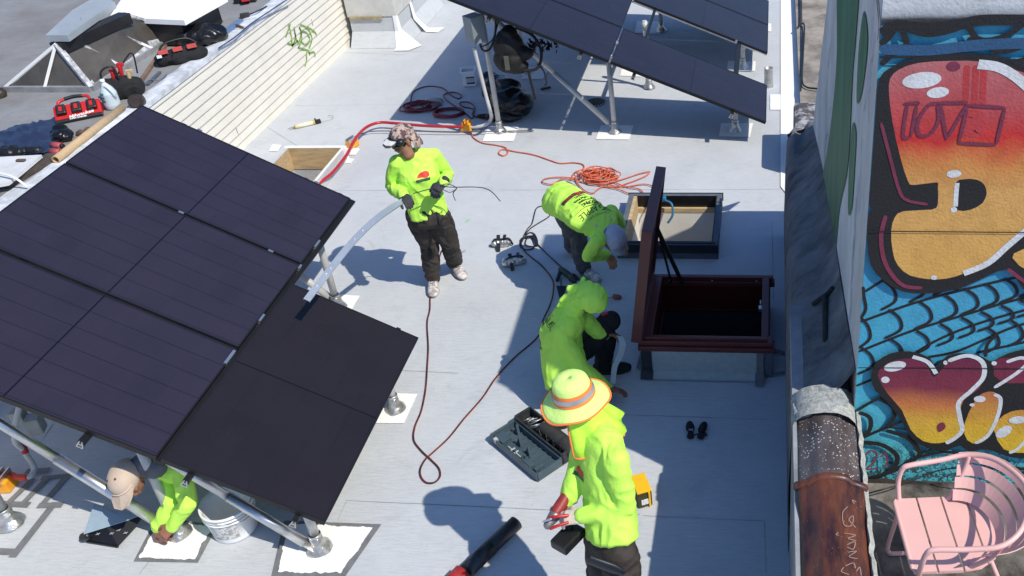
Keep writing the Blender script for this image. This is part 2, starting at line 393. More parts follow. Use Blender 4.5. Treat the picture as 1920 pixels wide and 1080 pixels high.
# laps of the roofing sheets: thin raised edges
SEAM = mat('dark_lap_edge', (.20, .215, .235), .85, 0, .35, 3, contrast=.1)  # dark grey of the membrane lap edges
b = B()
def seam(a, c, w_=.006, z=.004):
    a, c = V(a), V(c); d = (c-a).normalized(); nr = V((-d.y, d.x, 0))*w_/2
    k = max(1, int((c-a).length/.25)); pr = None
    for i in range(k+1):
        p = a.lerp(c, i/k)+V((-d.y, d.x, 0))*(noise.noise(V((i*1.7, a.x*3, a.y)))*.006); ww = .35+.9*abs(noise.noise(V((i*.9, a.x, a.y*2))))
        q = (b.verts.new(p+nr*ww+V((0, 0, z))), b.verts.new(p-nr*ww+V((0, 0, z))))
        if pr: b.faces.new((pr[0], q[0], q[1], pr[1]))
        pr = q
for p, q in (((650, 939), (937, 952)), ((937, 952), (1200, 966)), ((1207, 968), (1430, 977)), ((1160, 778), (1440, 787)), ((1433, 977), (1436, 1076)),
             ((100, 795), (68, 842)), ((650, 939), (634, 975)), ((640, 99), (757, 103)), ((640, 99), (520, 192)), ((860, 700), (700, 693)), ((262, 1076), (290, 1040)),
             ((1447, 415), (1450, 560)), ((600, 300), (480, 226)), ((560, 330), (480, 300))):
    a, c = g(*p), g(*q); seam((a.x, a.y, 0), (c.x, c.y, 0))
for y0 in (8.9, 11.2, 13.1): seam((-6.3, y0, 0), (.1, y0+.05, 0), .0045)
tag(fin('roof_lap_lines', b, SEAM), kind='structure')
# dark grey tape/primer strips left on the roof
b = B()
SZ_ = [.005]
def strip(pp, w_):
    SZ_[0] += .0006; z = SZ_[0]; P = [g(*q) for q in pp]
    for a, c in zip(P, P[1:]):
        d = (c-a).normalized(); nr = V((-d.y, d.x, 0))*w_/2; a2, c2 = a-d*w_/2, c+d*w_/2
        zz = V((0, 0, z)); quad(b, [a2+nr+zz, c2+nr+zz, c2-nr+zz, a2-nr+zz]); SZ_[0] += .0006; z = SZ_[0]
strip([(-60, 1032), (28, 1036)], .055); strip([(28, 1040), (100, 948)], .055)
strip([(78, 949), (112, 948)], .05); strip([(82, 945), (126, 894)], .045); strip([(84, 898), (128, 894)], .045)
strip([(4, 946), (50, 948)], .05); strip([(46, 944), (88, 900)], .045); strip([(18, 944), (60, 903)], .045); strip([(56, 886), (88, 884)], .05)
strip([(1200, 690), (1212, 645)], .055)
strip([(1432, 655), (1468, 664)], .035); strip([(1478, 660), (1476, 700)], .04); strip([(1476, 700), (1438, 708)], .03)
tag(fin('roof_tape_strips', b, TAPE), kind='structure')

# square white coated patches round the feet
def patch(pts, amp=.0, tape=False, seed=1, z=.009, m=WHITE):
    b = B(); P = [g(*q) for q in pts]
    c = sum(P, V((0, 0, 0)))/len(P)
    if tape:
        Q = [c+(p-c)*1.16 for p in P]; quad(b, [q+V((0, 0, .005)) for q in Q], 1)
    R_ = ragged(P, amp, .02, seed) if amp else P
    f = b.faces.new([b.verts.new(p+V((0, 0, z))) for p in R_]); 
    o = fin('roof_patch', b, [m, TAPE]); return tag(o, kind='structure')
patch([(522, 1074), (640, 1076), (700, 990), (542, 984)], .016, True, 3)
patch([(262, 1048), (366, 1050), (398, 990), (300, 975)], .014, True, 5)
for q in ([(700, 795), (758, 795), (783, 740), (722, 738)], [(905, 266), (963, 266), (973, 238), (916, 238)], [(1117, 262), (1180, 263), (1188, 236), (1127, 236)],
          [(1348, 257), (1406, 258), (1412, 232), (1352, 232)], [(977, 149), (1018, 149), (1032, 127), (985, 127)], [(1190, 62), (1237, 65), (1245, 41), (1195, 40)],
          [(1363, 134), (1416, 134), (1417, 116), (1365, 115)], [(1162, 143), (1203, 145), (1206, 131), (1166, 130)], [(640, 570), (655, 590), (675, 556), (622, 553)],
          [(603, 290), (668, 290), (674, 279), (610, 278)], [(505, 284), (521, 285), (528, 273), (511, 272)], [(1444, 207), (1464, 207), (1465, 178), (1444, 178)],
          [(1410, 60), (1446, 60), (1446, 45), (1412, 45)]):
    patch(q, .003, False, int(q[0][0]))
b = B(); c0 = g(1474, 0), g(1470, 240), g(1472, 410)
quad(b, [(WALLX-.07, 9.0, .012), (WALLX+.3, 8.0, .012), (WALLX+.3, 24, .012), (WALLX-.02, 24, .012)]); tag(fin('white_roof_edge_strip', b, WHITE), kind='structure')

# ---- neighbour's higher roof on the left, its siding wall
NZ = 1.235
slab('neighbouring_roof', -40, SIDX-.03, -20, 40, -10, NZ, NROOF)
def mural_ns(): pass
sw = thing('siding_wall', (SIDX, 10, 0), 'cream clapboard siding wall with a green graffiti tag dividing the two roofs', 'wall')
SID = mat('cream_vinyl_siding', (.72, .69, .62), .55, 0, .06, 3, .05, 40)
b = B(); n = 12; hh = NZ/n
for i in range(n):
    z0, z1 = i*hh, (i+1)*hh-.001
    pr = [(SIDX+.0, z1), (SIDX+.005, z1), (SIDX+.022, z0+.012), (SIDX+.020, z0), (SIDX+.0, z0)]
    ya, yb = -3.0, 13.93
    A_ = [b.verts.new((x, ya, z)) for x, z in pr]; B_ = [b.verts.new((x, yb, z)) for x, z in pr]
    for k in range(5): b.faces.new((A_[k], A_[(k+1) % 5], B_[(k+1) % 5], B_[k]))
    b.faces.new(A_); b.faces.new(B_[::-1])
fin('siding', b, SID, sw)
b = B(); box(b, (SIDX+.012, 13.97, .6), (.06, .07, 1.28), mi=0); box(b, (SIDX+.03, 13.93, .03), (.1, .12, .1)); fin('corner_post', b, BLACK, sw)
b = B()
for y0, z0 in ((9.9, .26), (12.4, .72), (8.2, .5)): box(b, (SIDX+.021, y0, z0), (.004, .004, hh*.9))
fin('siding_joint', b, mat('dark_joint', (.2, .19, .17), .8), sw)  # thin dark strips at the joints between siding lengths
# uneven coated strip along the top of that wall
b = B(); prev = None
for i in range(135):
    y = -3+i*.14; nz = noise.noise(V((y*2.2, 0, 0))); n2 = noise.noise(V((y*5, 3, 0)))
    ring = [b.verts.new((SIDX+.03, y, NZ-.05)), b.verts.new((SIDX+.035, y, NZ+.012+n2*.006)), b.verts.new((SIDX-.10-nz*.05, y, NZ+.014+n2*.008)), b.verts.new((SIDX-.16-nz*.07, y, NZ+.002))]
    if prev:
        for k in range(3): b.faces.new((prev[k], prev[k+1], ring[k+1], ring[k]))
    prev = ring
fin('top_flashing', b, mat('silver_coated_flashing', (.62, .65, .70), .6, 0, .2, 6, .5, 12, contrast=.1), sw)
# graffiti tag on the siding
GRN = mat('green_spray', (.20, .36, .08), .7, 0, .3, 12)
b = B()
def spray(bm, pp, w_, onpt, nrm, off, mi=0, k=6, taper=True):
    P = cr([onpt(*q) for q in pp], k) if k > 1 else [onpt(*q) for q in pp]
    nrm = V(nrm); prev = None; n = len(P)
    for i, p in enumerate(P):
        t = (P[min(i+1, n-1)]-P[max(i-1, 0)]).normalized(); s = t.cross(nrm).normalized()
        ww = w_*(.5 if (taper and (i in (0, n-1))) else 1)
        q = (bm.verts.new(p+s*ww/2+nrm*off), bm.verts.new(p-s*ww/2+nrm*off))
        if prev:
            f = bm.faces.new((prev[0], q[0], q[1], prev[1])); f.material_index = mi
        prev = q
ons = lambda x, y: atx(x, y, SIDX)
for pp in ([(533, 68), (536, 60), (540, 50), (541, 44)], [(538, 46), (543, 66), (545, 88)], [(545, 88), (551, 70), (548, 50)], [(549, 60), (556, 80), (562, 62), (558, 50)],
           [(558, 50), (563, 72), (556, 90)], [(562, 58), (572, 62), (578, 74), (570, 84), (562, 78)], [(572, 50), (582, 56), (589, 62), (590, 68)], [(560, 46), (574, 54), (582, 72), (576, 92)],
           [(556, 90), (566, 92), (576, 96), (578, 104)], [(572, 96), (572, 112), (569, 124)], [(577, 100), (586, 98), (588, 106)], [(536, 80), (546, 84), (556, 76)]):
    spray(b, pp, .028, ons, (1, 0, 0), .0235)
fin('graffiti_tag', b, GRN, sw)

# ---- pedestal (curbed chimney base) at the top
ped = thing('roof_curb', (-5.75, 13.6, 0), 'grey felt-wrapped curb block with white corner strips against the end of the siding', 'roof curb')
b = B(); x0, x1, y0, y1 = -6.30, -5.58, 13.40, 15.2
box(b, ((x0+x1)/2, (y0+y1)/2, .17), (x1-x0, y1-y0, .5)); 
pr = [(x1, y0, .22), (x1+.11, y0-.14, .004), (x0-.02, y0-.14, .004), (x0, y0, .22)]; quad(b, [V(p)+V((0, -.002, 0)) for p in pr])
quad(b, [(x1+.002, y0, .22), (x1+.002, y1, .22), (x1+.13, y1, .004), (x1+.13, y0-.14, .004)])
fin('curb_wrap', b, ROOF, ped)
b = B(); box(b, ((x0+x1)/2-.01, (y0+y1)/2+.02, .86), (x1-x0+.05, y1-y0+.02, .86), bev=.02); box(b, ((x0+x1)/2-.1, y0-.01, .425), (.5, .03, .05), mi=1)
fin('curb_block', b, [mat('pale_block', (.56, .55, .52), .8, 0, .12, 5), mat('rust_stain', (.33, .27, .17), .8, 0, .3, 10)], ped)
b = B()
def wst(P, h=.008):
    for i in range(len(P)-1):
        a1, b1 = P[i]; a2, b2 = P[i+1]; quad(b, [a1, b1, b2, a2])
e = .012
wst([((x1-.04, y0-e, .46), (x1+e, y0-e, .46)), ((x1-.05, y0-e, .22), (x1+e, y0-e-.01, .22)), ((x1-.03, y0-.15, .016), (x1+.12, y0-.15, .016)), ((x1-.02, y0-.27, .014), (x1+.20, y0-.27, .014))])
wst([((x1+e, y0-e, .46), (x1+e, y0+.06, .46)), ((x1+e, y0-e-.01, .22), (x1+.03, y0+.06, .22)), ((x1+.12, y0-.15, .016), (x1+.27, y0+.02, .016))])
quad(b, [(x1+.12, y0-.15, .016), (x1+.20, y0-.27, .014), (x1+.34, y0-.06, .014), (x1+.27, y0+.02, .016)])
P = [g(760, 0, .42), g(771, 40, .1), g(780, 53, .012), g(800, 60, .012)]
quad(b, [(x1+.015, 14.0, .45), (x1+.015, 14.08, .45), (x1+.06, 14.06, .2), (x1+.05, 13.96, .2)])
quad(b, [(x1+.055, 13.96, .2), (x1+.065, 14.06, .2), (x1+.20, 14.1, .014), (x1+.22, 13.92, .014)])
quad(b, [(x1+.20, 14.1, .014), (x1+.22, 13.92, .014), (x1+.42, 13.88, .014), (x1+.47, 14.1, .014)])
fin('white_corner_strip', b, WHITE, ped)

# ---- right hand party wall (parapet) with felt saddle, coping tiles
TER = .70; MY = 4.17; MX = .47
pw = thing('party_wall', (.3, 3, 0), 'waist-high party wall along the right edge, grey felt at the back and brown coping in front', 'wall')
b = B(); box(b, (.288, 1.1, .55), (.33, 8.2, 1.34)); fin('wall_core', b, mat('painted_wall_core', (.27, .28, .30), .85, 0, .3, 4, .3, 20), pw)
FELT = mat('weathered_felt', (.045, .045, .05), .92, 0, .5, 3.2, .9, 22, col2=(.24, .235, .245), stretch=(.9, 1.5, .9), detail=10)
b = B(); prof = [(.115, .004), (.118, .5), (.12, .9), (.13, 1.08), (.155, 1.17), (.20, 1.235), (.27, 1.29), (.335, 1.325), (.375, 1.375), (.42, 1.44), (.46, 1.52)]
ys = [4.19+i*.0757 for i in range(52)]; prev = None
for y in ys:
    t = max(0, y-4.3)/3.75; ring = []
    for i, (x, z) in enumerate(prof):
        nz = noise.noise(V((x*5, y*2.2, z*3))); n2 = noise.noise(V((x*9, y*9, z*9)))
        zz = z*(1-.06*t) if i > 0 else z
        if i > 5: zz = min(zz, 1.30+(z-1.29)*max(0, 1-max(0, t-.25)*1.25))-.10*max(0, t-.7)/.3
        k = 0 if i < 1 else (1 if i < 9 else .35)
        x -= max(0, (x-.2))*.37*t
        ring.append(b.verts.new((x+k*(.014*nz+.006*n2)-.015*math.sin(t*math.pi)*k, y, zz+k*(.013*nz+.006*n2))))
    if prev:
        for k in range(len(prof)-1): f = b.faces.new((prev[k], prev[k+1], ring[k+1], ring[k])); f.smooth = True
    prev = ring
fin('felt_saddle', b, FELT, pw)
# pale cement patch where felt ends
b = B(); pts = ragged([(.13, 4.10, 1.27), (.33, 4.08, 1.335), (.43, 4.12, 1.36), (.38, 4.20, 1.375), (.25, 4.26, 1.335), (.13, 4.30, 1.24)], .010, .03, 8)
f = b.faces.new([b.verts.new(p) for p in pts]); r_ = bmesh.ops.extrude_face_region(b, geom=[f]); bmesh.ops.translate(b, verts=[v for v in r_['geom'] if isinstance(v, bmesh.types.BMVert)], vec=(0, 0, -.06))
fin('cement_patch', b, mat('lichen_cement', (.36, .37, .35), .9, 0, .35, 40, .6, 60), pw)
b = B(); prev = None
for i in range(8):
    y = 4.04+i*.033; ring = []
    for j in range(9):
        a = math.pi*(.02+j*.96/8); n2 = noise.noise(V((y*12, j*.6, 0)))
        ring.append(b.verts.new((.30-.185*math.cos(a)+n2*.008, y, 1.20+.14*math.sin(a)+n2*.012)))
    if prev:
        for k in range(8): f = b.faces.new((prev[k], prev[k+1], ring[k+1], ring[k])); f.smooth = True
    prev = ring
fin('mortar_bed', b, mat('lichen_cement', ()), pw)
# terracotta coping tiles
def m_tile(name, c1, c2, specks=0.0):
    m, N, Lk, bb = m_nodes(name)
    tc = N.new('ShaderNodeTexCoord'); n1 = N.new('ShaderNodeTexNoise'); n1.inputs['Scale'].default_value = 4; n1.inputs['Detail'].default_value = 8; n1.inputs['Roughness'].default_value = .7
    mp = N.new('ShaderNodeMapping'); mp.inputs['Scale'].default_value = (3, .7, 1); Lk(tc.outputs['Object'], mp.inputs[0]); Lk(mp.outputs[0], n1.inputs[0])
    r = N.new('ShaderNodeValToRGB'); r.color_ramp.elements[0].position = .36; r.color_ramp.elements[1].position = .62
    r.color_ramp.elements[0].color = (*c1, 1); r.color_ramp.elements[1].color = (*c2, 1); Lk(n1.outputs[0], r.inputs[0])
    vo = N.new('ShaderNodeTexVoronoi'); vo.inputs['Scale'].default_value = 55; Lk(tc.outputs['Object'], vo.inputs[0])
    n3 = N.new('ShaderNodeTexNoise'); n3.inputs['Scale'].default_value = 6; Lk(tc.outputs['Object'], n3.inputs[0])
    ml = N.new('ShaderNodeMath'); ml.operation = 'MULTIPLY'; ml.inputs[1].default_value = specks; Lk(n3.outputs[0], ml.inputs[0])
    lt = N.new('ShaderNodeMath'); lt.operation = 'LESS_THAN'; Lk(vo.outputs['Distance'], lt.inputs[0]); Lk(ml.outputs[0], lt.inputs[1])
    x = N.new('ShaderNodeMix'); x.data_type = 'RGBA'; Lk(lt.outputs[0], x.inputs[0]); Lk(r.outputs[0], x.inputs['A']); x.inputs['B'].default_value = (.55, .52, .5, 1)
    Lk(x.outputs['Result'], bb.inputs['Base Color']); bb.inputs['Roughness'].default_value = .38
    bp = N.new('ShaderNodeBump'); bp.inputs['Strength'].default_value = .4; bp.inputs['Distance'].default_value = .004; n4 = N.new('ShaderNodeTexNoise'); n4.inputs['Scale'].default_value = 30; n4.inputs['Detail'].default_value = 6
    Lk(tc.outputs['Object'], n4.inputs[0]); Lk(n4.outputs[0], bp.inputs['Height']); Lk(bp.outputs[0], bb.inputs['Normal'])
    return m
TILE_A = m_tile('painted_coping', (.055, .042, .042), (.12, .105, .11), .42); TILE_B = m_tile('glazed_terracotta', (.030, .013, .018), (.155, .050, .026), .12)
def coping(y0, y1, m, lip=True):
    b = B(); prev = None; n = 12
    prof = []
    for j in range(15):
        t = j/14; x = .148+t*.325; z = 1.225+.055*math.sin(t*math.pi)+(.02 if .25 < t < .75 else 0)
        prof.append((x, z))
    prof = [(.146, 1.17)]+prof+[(.475, 1.17)]
    for i in range(n+1):
        y = y0+(y1-y0)*i/n; e = .0
        if lip and i >= n-1: e = .016
        ring = [b.verts.new((.31+(x-.31)*(1+e*3), y, z+e+.003*noise.noise(V((x*8, y*5, 1))))) for x, z in prof]
        if prev:
            for k in range(len(prof)-1): f = b.faces.new((prev[k], prev[k+1], ring[k+1], ring[k])); f.smooth = True
        prev = ring
    # rolled collar at the joint
    if lip:
        pp = [V((.31+(x-.31)*1.06, y1-.02, z+.012)) for x, z in prof[1:-1]]
        loft(b, pp, [.024]*len(pp), None, 10, 0, True, .4)
    return b
tl = fin('coping_tile', coping(3.57, 4.10, TILE_A, False), TILE_A, pw); tag(tl, 'black painted coping tile speckled with white')
tl = fin('coping_tile', coping(2.2, 3.60, TILE_B), TILE_B, pw); tag(tl, 'glossy brown terracotta coping tile with scratched writing')
SCR = mat('scratched_writing', (.36, .24, .20), .7)
b = B(); onc = lambda x, y: g(x, y, 1.298)
for pp in ([(1590, 950), (1580, 962), (1583, 985), (1597, 985), (1600, 968), (1592, 975), (1605, 990)], [(1602, 945), (1598, 938), (1606, 942)], [(1572, 998), (1568, 1003), (1573, 1004)],
           [(1582, 1000), (1604, 1004), (1590, 1010), (1606, 1014)], [(1588, 1022), (1603, 1016), (1600, 1030), (1588, 1026)], [(1590, 1036), (1606, 1034), (1592, 1044), (1608, 1048)],
           [(1585, 1062), (1600, 1056), (1604, 1066)], [(1582, 1064), (1578, 1072), (1592, 1078)], [(1606, 1072), (1612, 1064), (1615, 1080)]):
    spray(b, pp, .0042, onc, (0, 0, 1), .002)
fin('scratched_letters', b, SCR, pw)
b = B()   # crumbling light mortar line along the outside of the coping
prev = None
for i in range(60):
    y = 2.3+i*.032; nz = noise.noise(V((y*14, 1, 0)))
    r_ = [b.verts.new((.472, y, 1.20)), b.verts.new((.480+.012*nz, y, 1.245+.01*nz)), b.verts.new((.505+.012*nz, y, 1.215)), b.verts.new((.50, y, 1.12))]
    if prev:
        for k in range(3): b.faces.new((prev[k], prev[k+1], r_[k+1], r_[k]))
    prev = r_
fin('mortar_line', b, mat('lichen_cement', ()), pw)
# far part of the parapet
# slate-like cap stones behind the saddle
q = g(1515, 222, .5)
st = tag(fin('capping_stone', (lambda b: (box(b, (q.x-.0, q.y, .28), (.30, .85, .46), bev=.05), b)[1])(B()), mat('mottled_stone', (.085, .07, .07), .6, 0, .5, 7, .6, 20, col2=(.42, .42, .43), contrast=.14)),
         'mottled brown and silver stone block beyond the end of the felt saddle', 'coping stone')
b = B(); prism(b, [(.13, 7.98, 1.10), (.43, 7.98, 1.20), (.44, 8.22, 1.06), (.36, 8.16, 1.04), (.15, 8.06, 1.02)], (0, 0, 1), .02); tag(fin('torn_felt', b, BLACK), 'black torn felt flap at the far end of the felt saddle', 'felt')
slab('neighbouring_yard', .33, 6, 8.3, 24, -.2, .10, mat('mottled_concrete', (.16, .14, .125), .9, 0, .4, 1.6, .4, 10, col2=(.36, .32, .27), contrast=.1))
b = B(); tube(b, [g(1500, -20, .13), g(1501, 40, .13), g(1497, 50, .14), g(1500, 46, .15), g(1508, 48, .14), g(1506, 100, .13), g(1504, 150, .13), g(1512, 163, .13), g(1530, 166, .14), g(1552, 167, .14)], .012, 6)
tube(b, [g(1503, 0, .12), g(1504, 90, .13), g(1502, 170, .12)], .007, 6)
tag(fin('cable', b, BLACK), 'black cable bundle looping on the mottled concrete beyond the white roof edge', 'cable')
# ---- terrace on the right and the stair bulkhead with its mural
TERM = mat('stained_terrace_floor', (.035, .03, .027), .9, 0, .5, 2.2, .6, 30, col2=(.20, .18, .16), contrast=.12, detail=10)
slab('terrace_floor', .45, 12, -6, MY, -10, TER, TERM)
b = B(); pts = ragged([(1.02, 2.2, TER+.006), (1.0, 2.75, TER+.006), (1.18, 3.12, TER+.006), (1.5, 3.35, TER+.006), (2.4, 3.3, TER+.006), (2.4, 2.2, TER+.006)], .02, .05, 4)
b.faces.new([b.verts.new(p) for p in pts]); tag(fin('white_floor_paint', b, mat('chipped_white_paint', (.16, .14, .13), .85, 0, .2, 6, .3, 40, col2=(.78, .74, .70), contrast=.17, detail=10)), kind='structure')
bh = thing('stair_bulkhead', (MX, MY, TER), 'tall bulkhead covered by a blue scale and bubble letter mural, green drips on its side', 'building')
GREYR = mat('grey_render', (.64, .60, .58), .9, 0, .22, 3, .3, 30, stretch=(1, 1, .35))
b = B(); A_ = [(MX, MY), (5, MY)]
prof = [(MY, .2), (MY, 3.67), (6.42, 3.67), (6.75, 2.95), (8.02, 1.10), (8.02, .2)]
SK = .030; a = [b.verts.new((MX-.001-SK*(y-MY), y, z)) for y, z in prof]; c = [b.verts.new((6, y, z)) for y, z in prof]
b.faces.new(a); b.faces.new(c[::-1])
for i in range(6): b.faces.new((a[i], c[i], c[(i+1) % 6], a[(i+1) % 6]))
fin('rendered_wall', b, GREYR, bh)
# dark green drips, thin blue scribbles and edge crack on the shaded side
GX = MX
def onx(x, y):
    d = ray(x, y); o = V((0, 0, CAMH)); t = ((MX-.003)+SK*MY-o.x-SK*o.y)/(d.x+SK*d.y); q = o+d*t; q.y = max(q.y, MY+.004); q.z = min(q.z, 3.66); q.x = MX-.003-SK*(q.y-MY); return q
GREEN = mat('dark_green_paint', (.03, .155, .075), .6, 0, .4, 5, .1, 30, stretch=(1, 1, .2))
def poly(bm, pts, onpt, nrm, off, mi=0, k=0):
    P = [onpt(*q) for q in pts]
    if k: P = cr(P, k, True)
    f = bm.faces.new([bm.verts.new(p+V(nrm)*off) for p in P]); f.material_index = mi
b = B(); nX = (-1, 0, 0)
for pts in ([(1572, -30), (1608, -30), (1606, 60), (1600, 130), (1597, 190), (1594, 260), (1588, 330), (1575, 390), (1568, 460), (1560, 505), (1554, 480), (1550, 430), (1543, 370), (1543, 330), (1552, 280), (1560, 220), (1566, 160), (1570, 90)],
            [(1621, 20), (1628, 70), (1622, 140), (1614, 185), (1607, 190), (1609, 120), (1614, 60)], [(1600, 230), (1606, 250), (1603, 320), (1598, 390), (1591, 400), (1592, 330), (1595, 270)]):
    poly(b, pts, onx, nX, .003, 0, 3)
fin('green_drip_paint', b, GREEN, bh)
BLUEL = mat('blue_marker', (.05, .17, .42), .6, 0, .2, 10)
b = B(); rnd = random.Random(5)
for (x0, y0, x1, y1) in ((1637, 30, 1622, 210), (1641, 60, 1632, 150), (1632, 150, 1628, 230), (1557, 90, 1548, 200), (1552, 160, 1545, 330), (1618, 260, 1610, 400), (1612, 330, 1600, 470), (1606, 370, 1598, 520), (1600, 470, 1594, 600), (1598, 540, 1594, 640), (1560, 50, 1552, 130), (1558, 200, 1546, 300), (1554, 240, 1549, 262)):
    pp = [(x0+(x1-x0)*t/6+rnd.uniform(-1.2, 1.2), y0+(y1-y0)*t/6) for t in range(7)]
    spray(b, pp, .009, onx, nX, .004)
fin('blue_scribble', b, BLUEL, bh)
b = B()
for pp in ([(1645, -10), (1648, 20), (1650, 45), (1648, 70), (1651, 82)], ):
    spray(b, pp, .022, onx, nX, .005)
LGT = mat('pale_streak', (.30, .42, .42), .7)
fin('edge_crack', b, BLACK, bh)
b = B()
for (x0, y0, x1, y1) in ((1588, -5, 1583, 140), (1597, 10, 1590, 180), (1581, 120, 1576, 300), (1590, 200, 1584, 270), (1584, 300, 1572, 400), (1574, 420, 1562, 490), (1618, 60, 1612, 120), (1601, 260, 1598, 330), (1570, 250, 1560, 380)):
    spray(b, [(x0+(x1-x0)*t/5+rnd.uniform(-.8, .8), y0+(y1-y0)*t/5) for t in range(6)], .006, onx, nX, .0045)
fin('pale_paint_streak', b, LGT, bh)
# rendered pilaster bump near the bottom (dark anchor)
b = B(); tube(b, [(.27, 5.12, 1.29), (.30, 5.1, 1.335), (.35, 5.1, 1.38), (.39, 5.12, 1.42)], .016, 8); tube(b, [(.34, 5.1, 1.37), (.335, 4.85, 1.34), (.33, 4.7, 1.325)], .02, 8)
tag(fin('metal_anchor', b, mat('rusty_dark_iron', (.03, .028, .03), .8, .3, .4, 20, .5)), 'dark rusted iron anchor bar lying on the felt saddle beside the bulkhead', 'anchor')

# mural wall face: gradient paints are real pigment changes
def m_paint(name, stops, axis='Z', lo=0, hi=1, crack=False, wob=.18):
    m, N, Lk, bb = m_nodes(name); geo = N.new('ShaderNodeNewGeometry'); s = N.new('ShaderNodeSeparateXYZ'); Lk(geo.outputs['Position'], s.inputs[0])
    n1 = N.new('ShaderNodeTexNoise'); n1.inputs['Scale'].default_value = 5; n1.inputs['Detail'].default_value = 7; Lk(geo.outputs['Position'], n1.inputs[0])
    mr = N.new('ShaderNodeMapRange'); mr.inputs['From Min'].default_value = lo; mr.inputs['From Max'].default_value = hi; Lk(s.outputs[axis], mr.inputs[0])
    ma = N.new('ShaderNodeMath'); ma.operation = 'MULTIPLY_ADD'; ma.inputs[1].default_value = wob; Lk(n1.outputs[0], ma.inputs[0]); Lk(mr.outputs[0], ma.inputs[2])
    mb = N.new('ShaderNodeMath'); mb.operation = 'SUBTRACT'; mb.inputs[1].default_value = wob/2; Lk(ma.outputs[0], mb.inputs[0])
    r = N.new('ShaderNodeValToRGB')
    while len(r.color_ramp.elements) < len(stops): r.color_ramp.elements.new(.5)
    for e, (p, c) in zip(r.color_ramp.elements, stops): e.position = p; e.color = (*c, 1)
    Lk(mb.outputs[0], r.inputs[0]); prev = r.outputs[0]
    n2 = N.new('ShaderNodeTexNoise'); n2.inputs['Scale'].default_value = 70; n2.inputs['Detail'].default_value = 4; Lk(geo.outputs['Position'], n2.inputs[0])
    n5 = N.new('ShaderNodeTexNoise'); n5.inputs['Scale'].default_value = 9; n5.inputs['Detail'].default_value = 9; n5.inputs['Roughness'].default_value = .75; Lk(geo.outputs['Position'], n5.inputs[0])
    rr = N.new('ShaderNodeValToRGB'); rr.color_ramp.elements[0].position = .33; rr.color_ramp.elements[1].position = .55; rr.color_ramp.elements[0].color = (.74, .72, .70, 1); rr.color_ramp.elements[1].color = (1, 1, 1, 1); Lk(n5.outputs[0], rr.inputs[0])
    x = N.new('ShaderNodeMix'); x.data_type = 'RGBA'; x.blend_type = 'MULTIPLY'; x.inputs[0].default_value = .7; Lk(prev, x.inputs['A']); Lk(rr.outputs[0], x.inputs['B']); prev = x.outputs['Result']
    if crack:
        vo = N.new('ShaderNodeTexVoronoi'); vo.feature = 'DISTANCE_TO_EDGE'; vo.inputs['Scale'].default_value = 15; 
        nv = N.new('ShaderNodeVectorMath'); nv.operation = 'MULTIPLY_ADD'; nv.inputs[1].default_value = (.32, .32, .32); Lk(n5.outputs['Color'], nv.inputs[0]); Lk(geo.outputs['Position'], nv.inputs[2]); Lk(nv.outputs[0], vo.inputs['Vector'])
        mz = N.new('ShaderNodeMapRange'); mz.inputs['From Min'].default_value = TER+.07; mz.inputs['From Max'].default_value = TER+.36; mz.inputs['To Min'].default_value = .10; mz.inputs['To Max'].default_value = 0; Lk(s.outputs['Z'], mz.inputs[0])
        lt = N.new('ShaderNodeMath'); lt.operation = 'LESS_THAN'; Lk(vo.outputs[0], lt.inputs[0]); Lk(mz.outputs[0], lt.inputs[1])
        y = N.new('ShaderNodeMix'); y.data_type = 'RGBA'; Lk(lt.outputs[0], y.inputs[0]); Lk(prev, y.inputs['A']); y.inputs['B'].default_value = (.02, .025, .03, 1); prev = y.outputs['Result']
    Lk(prev, bb.inputs['Base Color']); bb.inputs['Roughness'].default_value = .75
    ad = N.new('ShaderNodeMath'); Lk(n2.outputs[0], ad.inputs[0]); Lk(n5.outputs[0], ad.inputs[1])
    bp = N.new('ShaderNodeBump'); bp.inputs['Strength'].default_value = .7; bp.inputs['Distance'].default_value = .004; Lk(ad.outputs[0], bp.inputs['Height']); Lk(bp.outputs[0], bb.inputs['Normal'])
    return m
def mz(y): return aty(1750, y, MY).z
def ony(x, y):
    p = aty(x, y, MY); p.x = max(p.x, MX+.001); p.z = min(p.z, 3.68); return p
P_BLUE = m_paint('mural_blue', [(0, (.10, .52, .60)), (.25, (.06, .40, .58)), (.6, (.06, .33, .55)), (1, (.09, .43, .60))], 'Z', TER, 3.6, True, .5)
P_FIRE = m_paint('mural_red_to_orange', [(0, (.72, .40, .10)), (.42, (.70, .38, .12)), (.55, (.66, .26, .07)), (.66, (.60, .03, .03)), (.80, (.54, .08, .09)), (1, (.50, .16, .17))], 'Z', mz(518), mz(105))
P_HEART = m_paint('mural_plum_to_yellow', [(0, (.75, .50, .03)), (.3, (.72, .42, .05)), (.48, (.62, .20, .06)), (.68, (.22, .03, .06)), (1, (.16, .018, .055))], 'Z', mz(828), mz(668))
P_BUB = m_paint('mural_bubble', [(0, (.75, .52, .03)), (.5, (.72, .42, .04)), (1, (.5, .16, .06))], 'Z', mz(845), mz(730))
P_BLK = m_paint('mural_black', [(0, (.012, .012, .014)), (1, (.016, .016, .02))], 'Z', 0, 3)
P_WHT = m_paint('mural_white', [(0, (.68, .70, .74)), (1, (.74, .75, .78))], 'Z', 0, 3)
P_PUR = m_paint('mural_purple', [(0, (.24, .03, .065)), (1, (.20, .035, .075))], 'Z', 0, 3)
P_GRY = m_paint('mural_grey_overspray', [(0, (.03, .03, .035)), (.35, (.06, .06, .07)), (.55, (.42, .44, .48)), (1, (.62, .64, .68))], 'Z', mz(48), mz(10))
P_DIRT = m_paint('mural_dirt', [(0, (.05, .042, .035)), (1, (.13, .11, .09))], 'Z', TER, TER+.3, wob=.9)
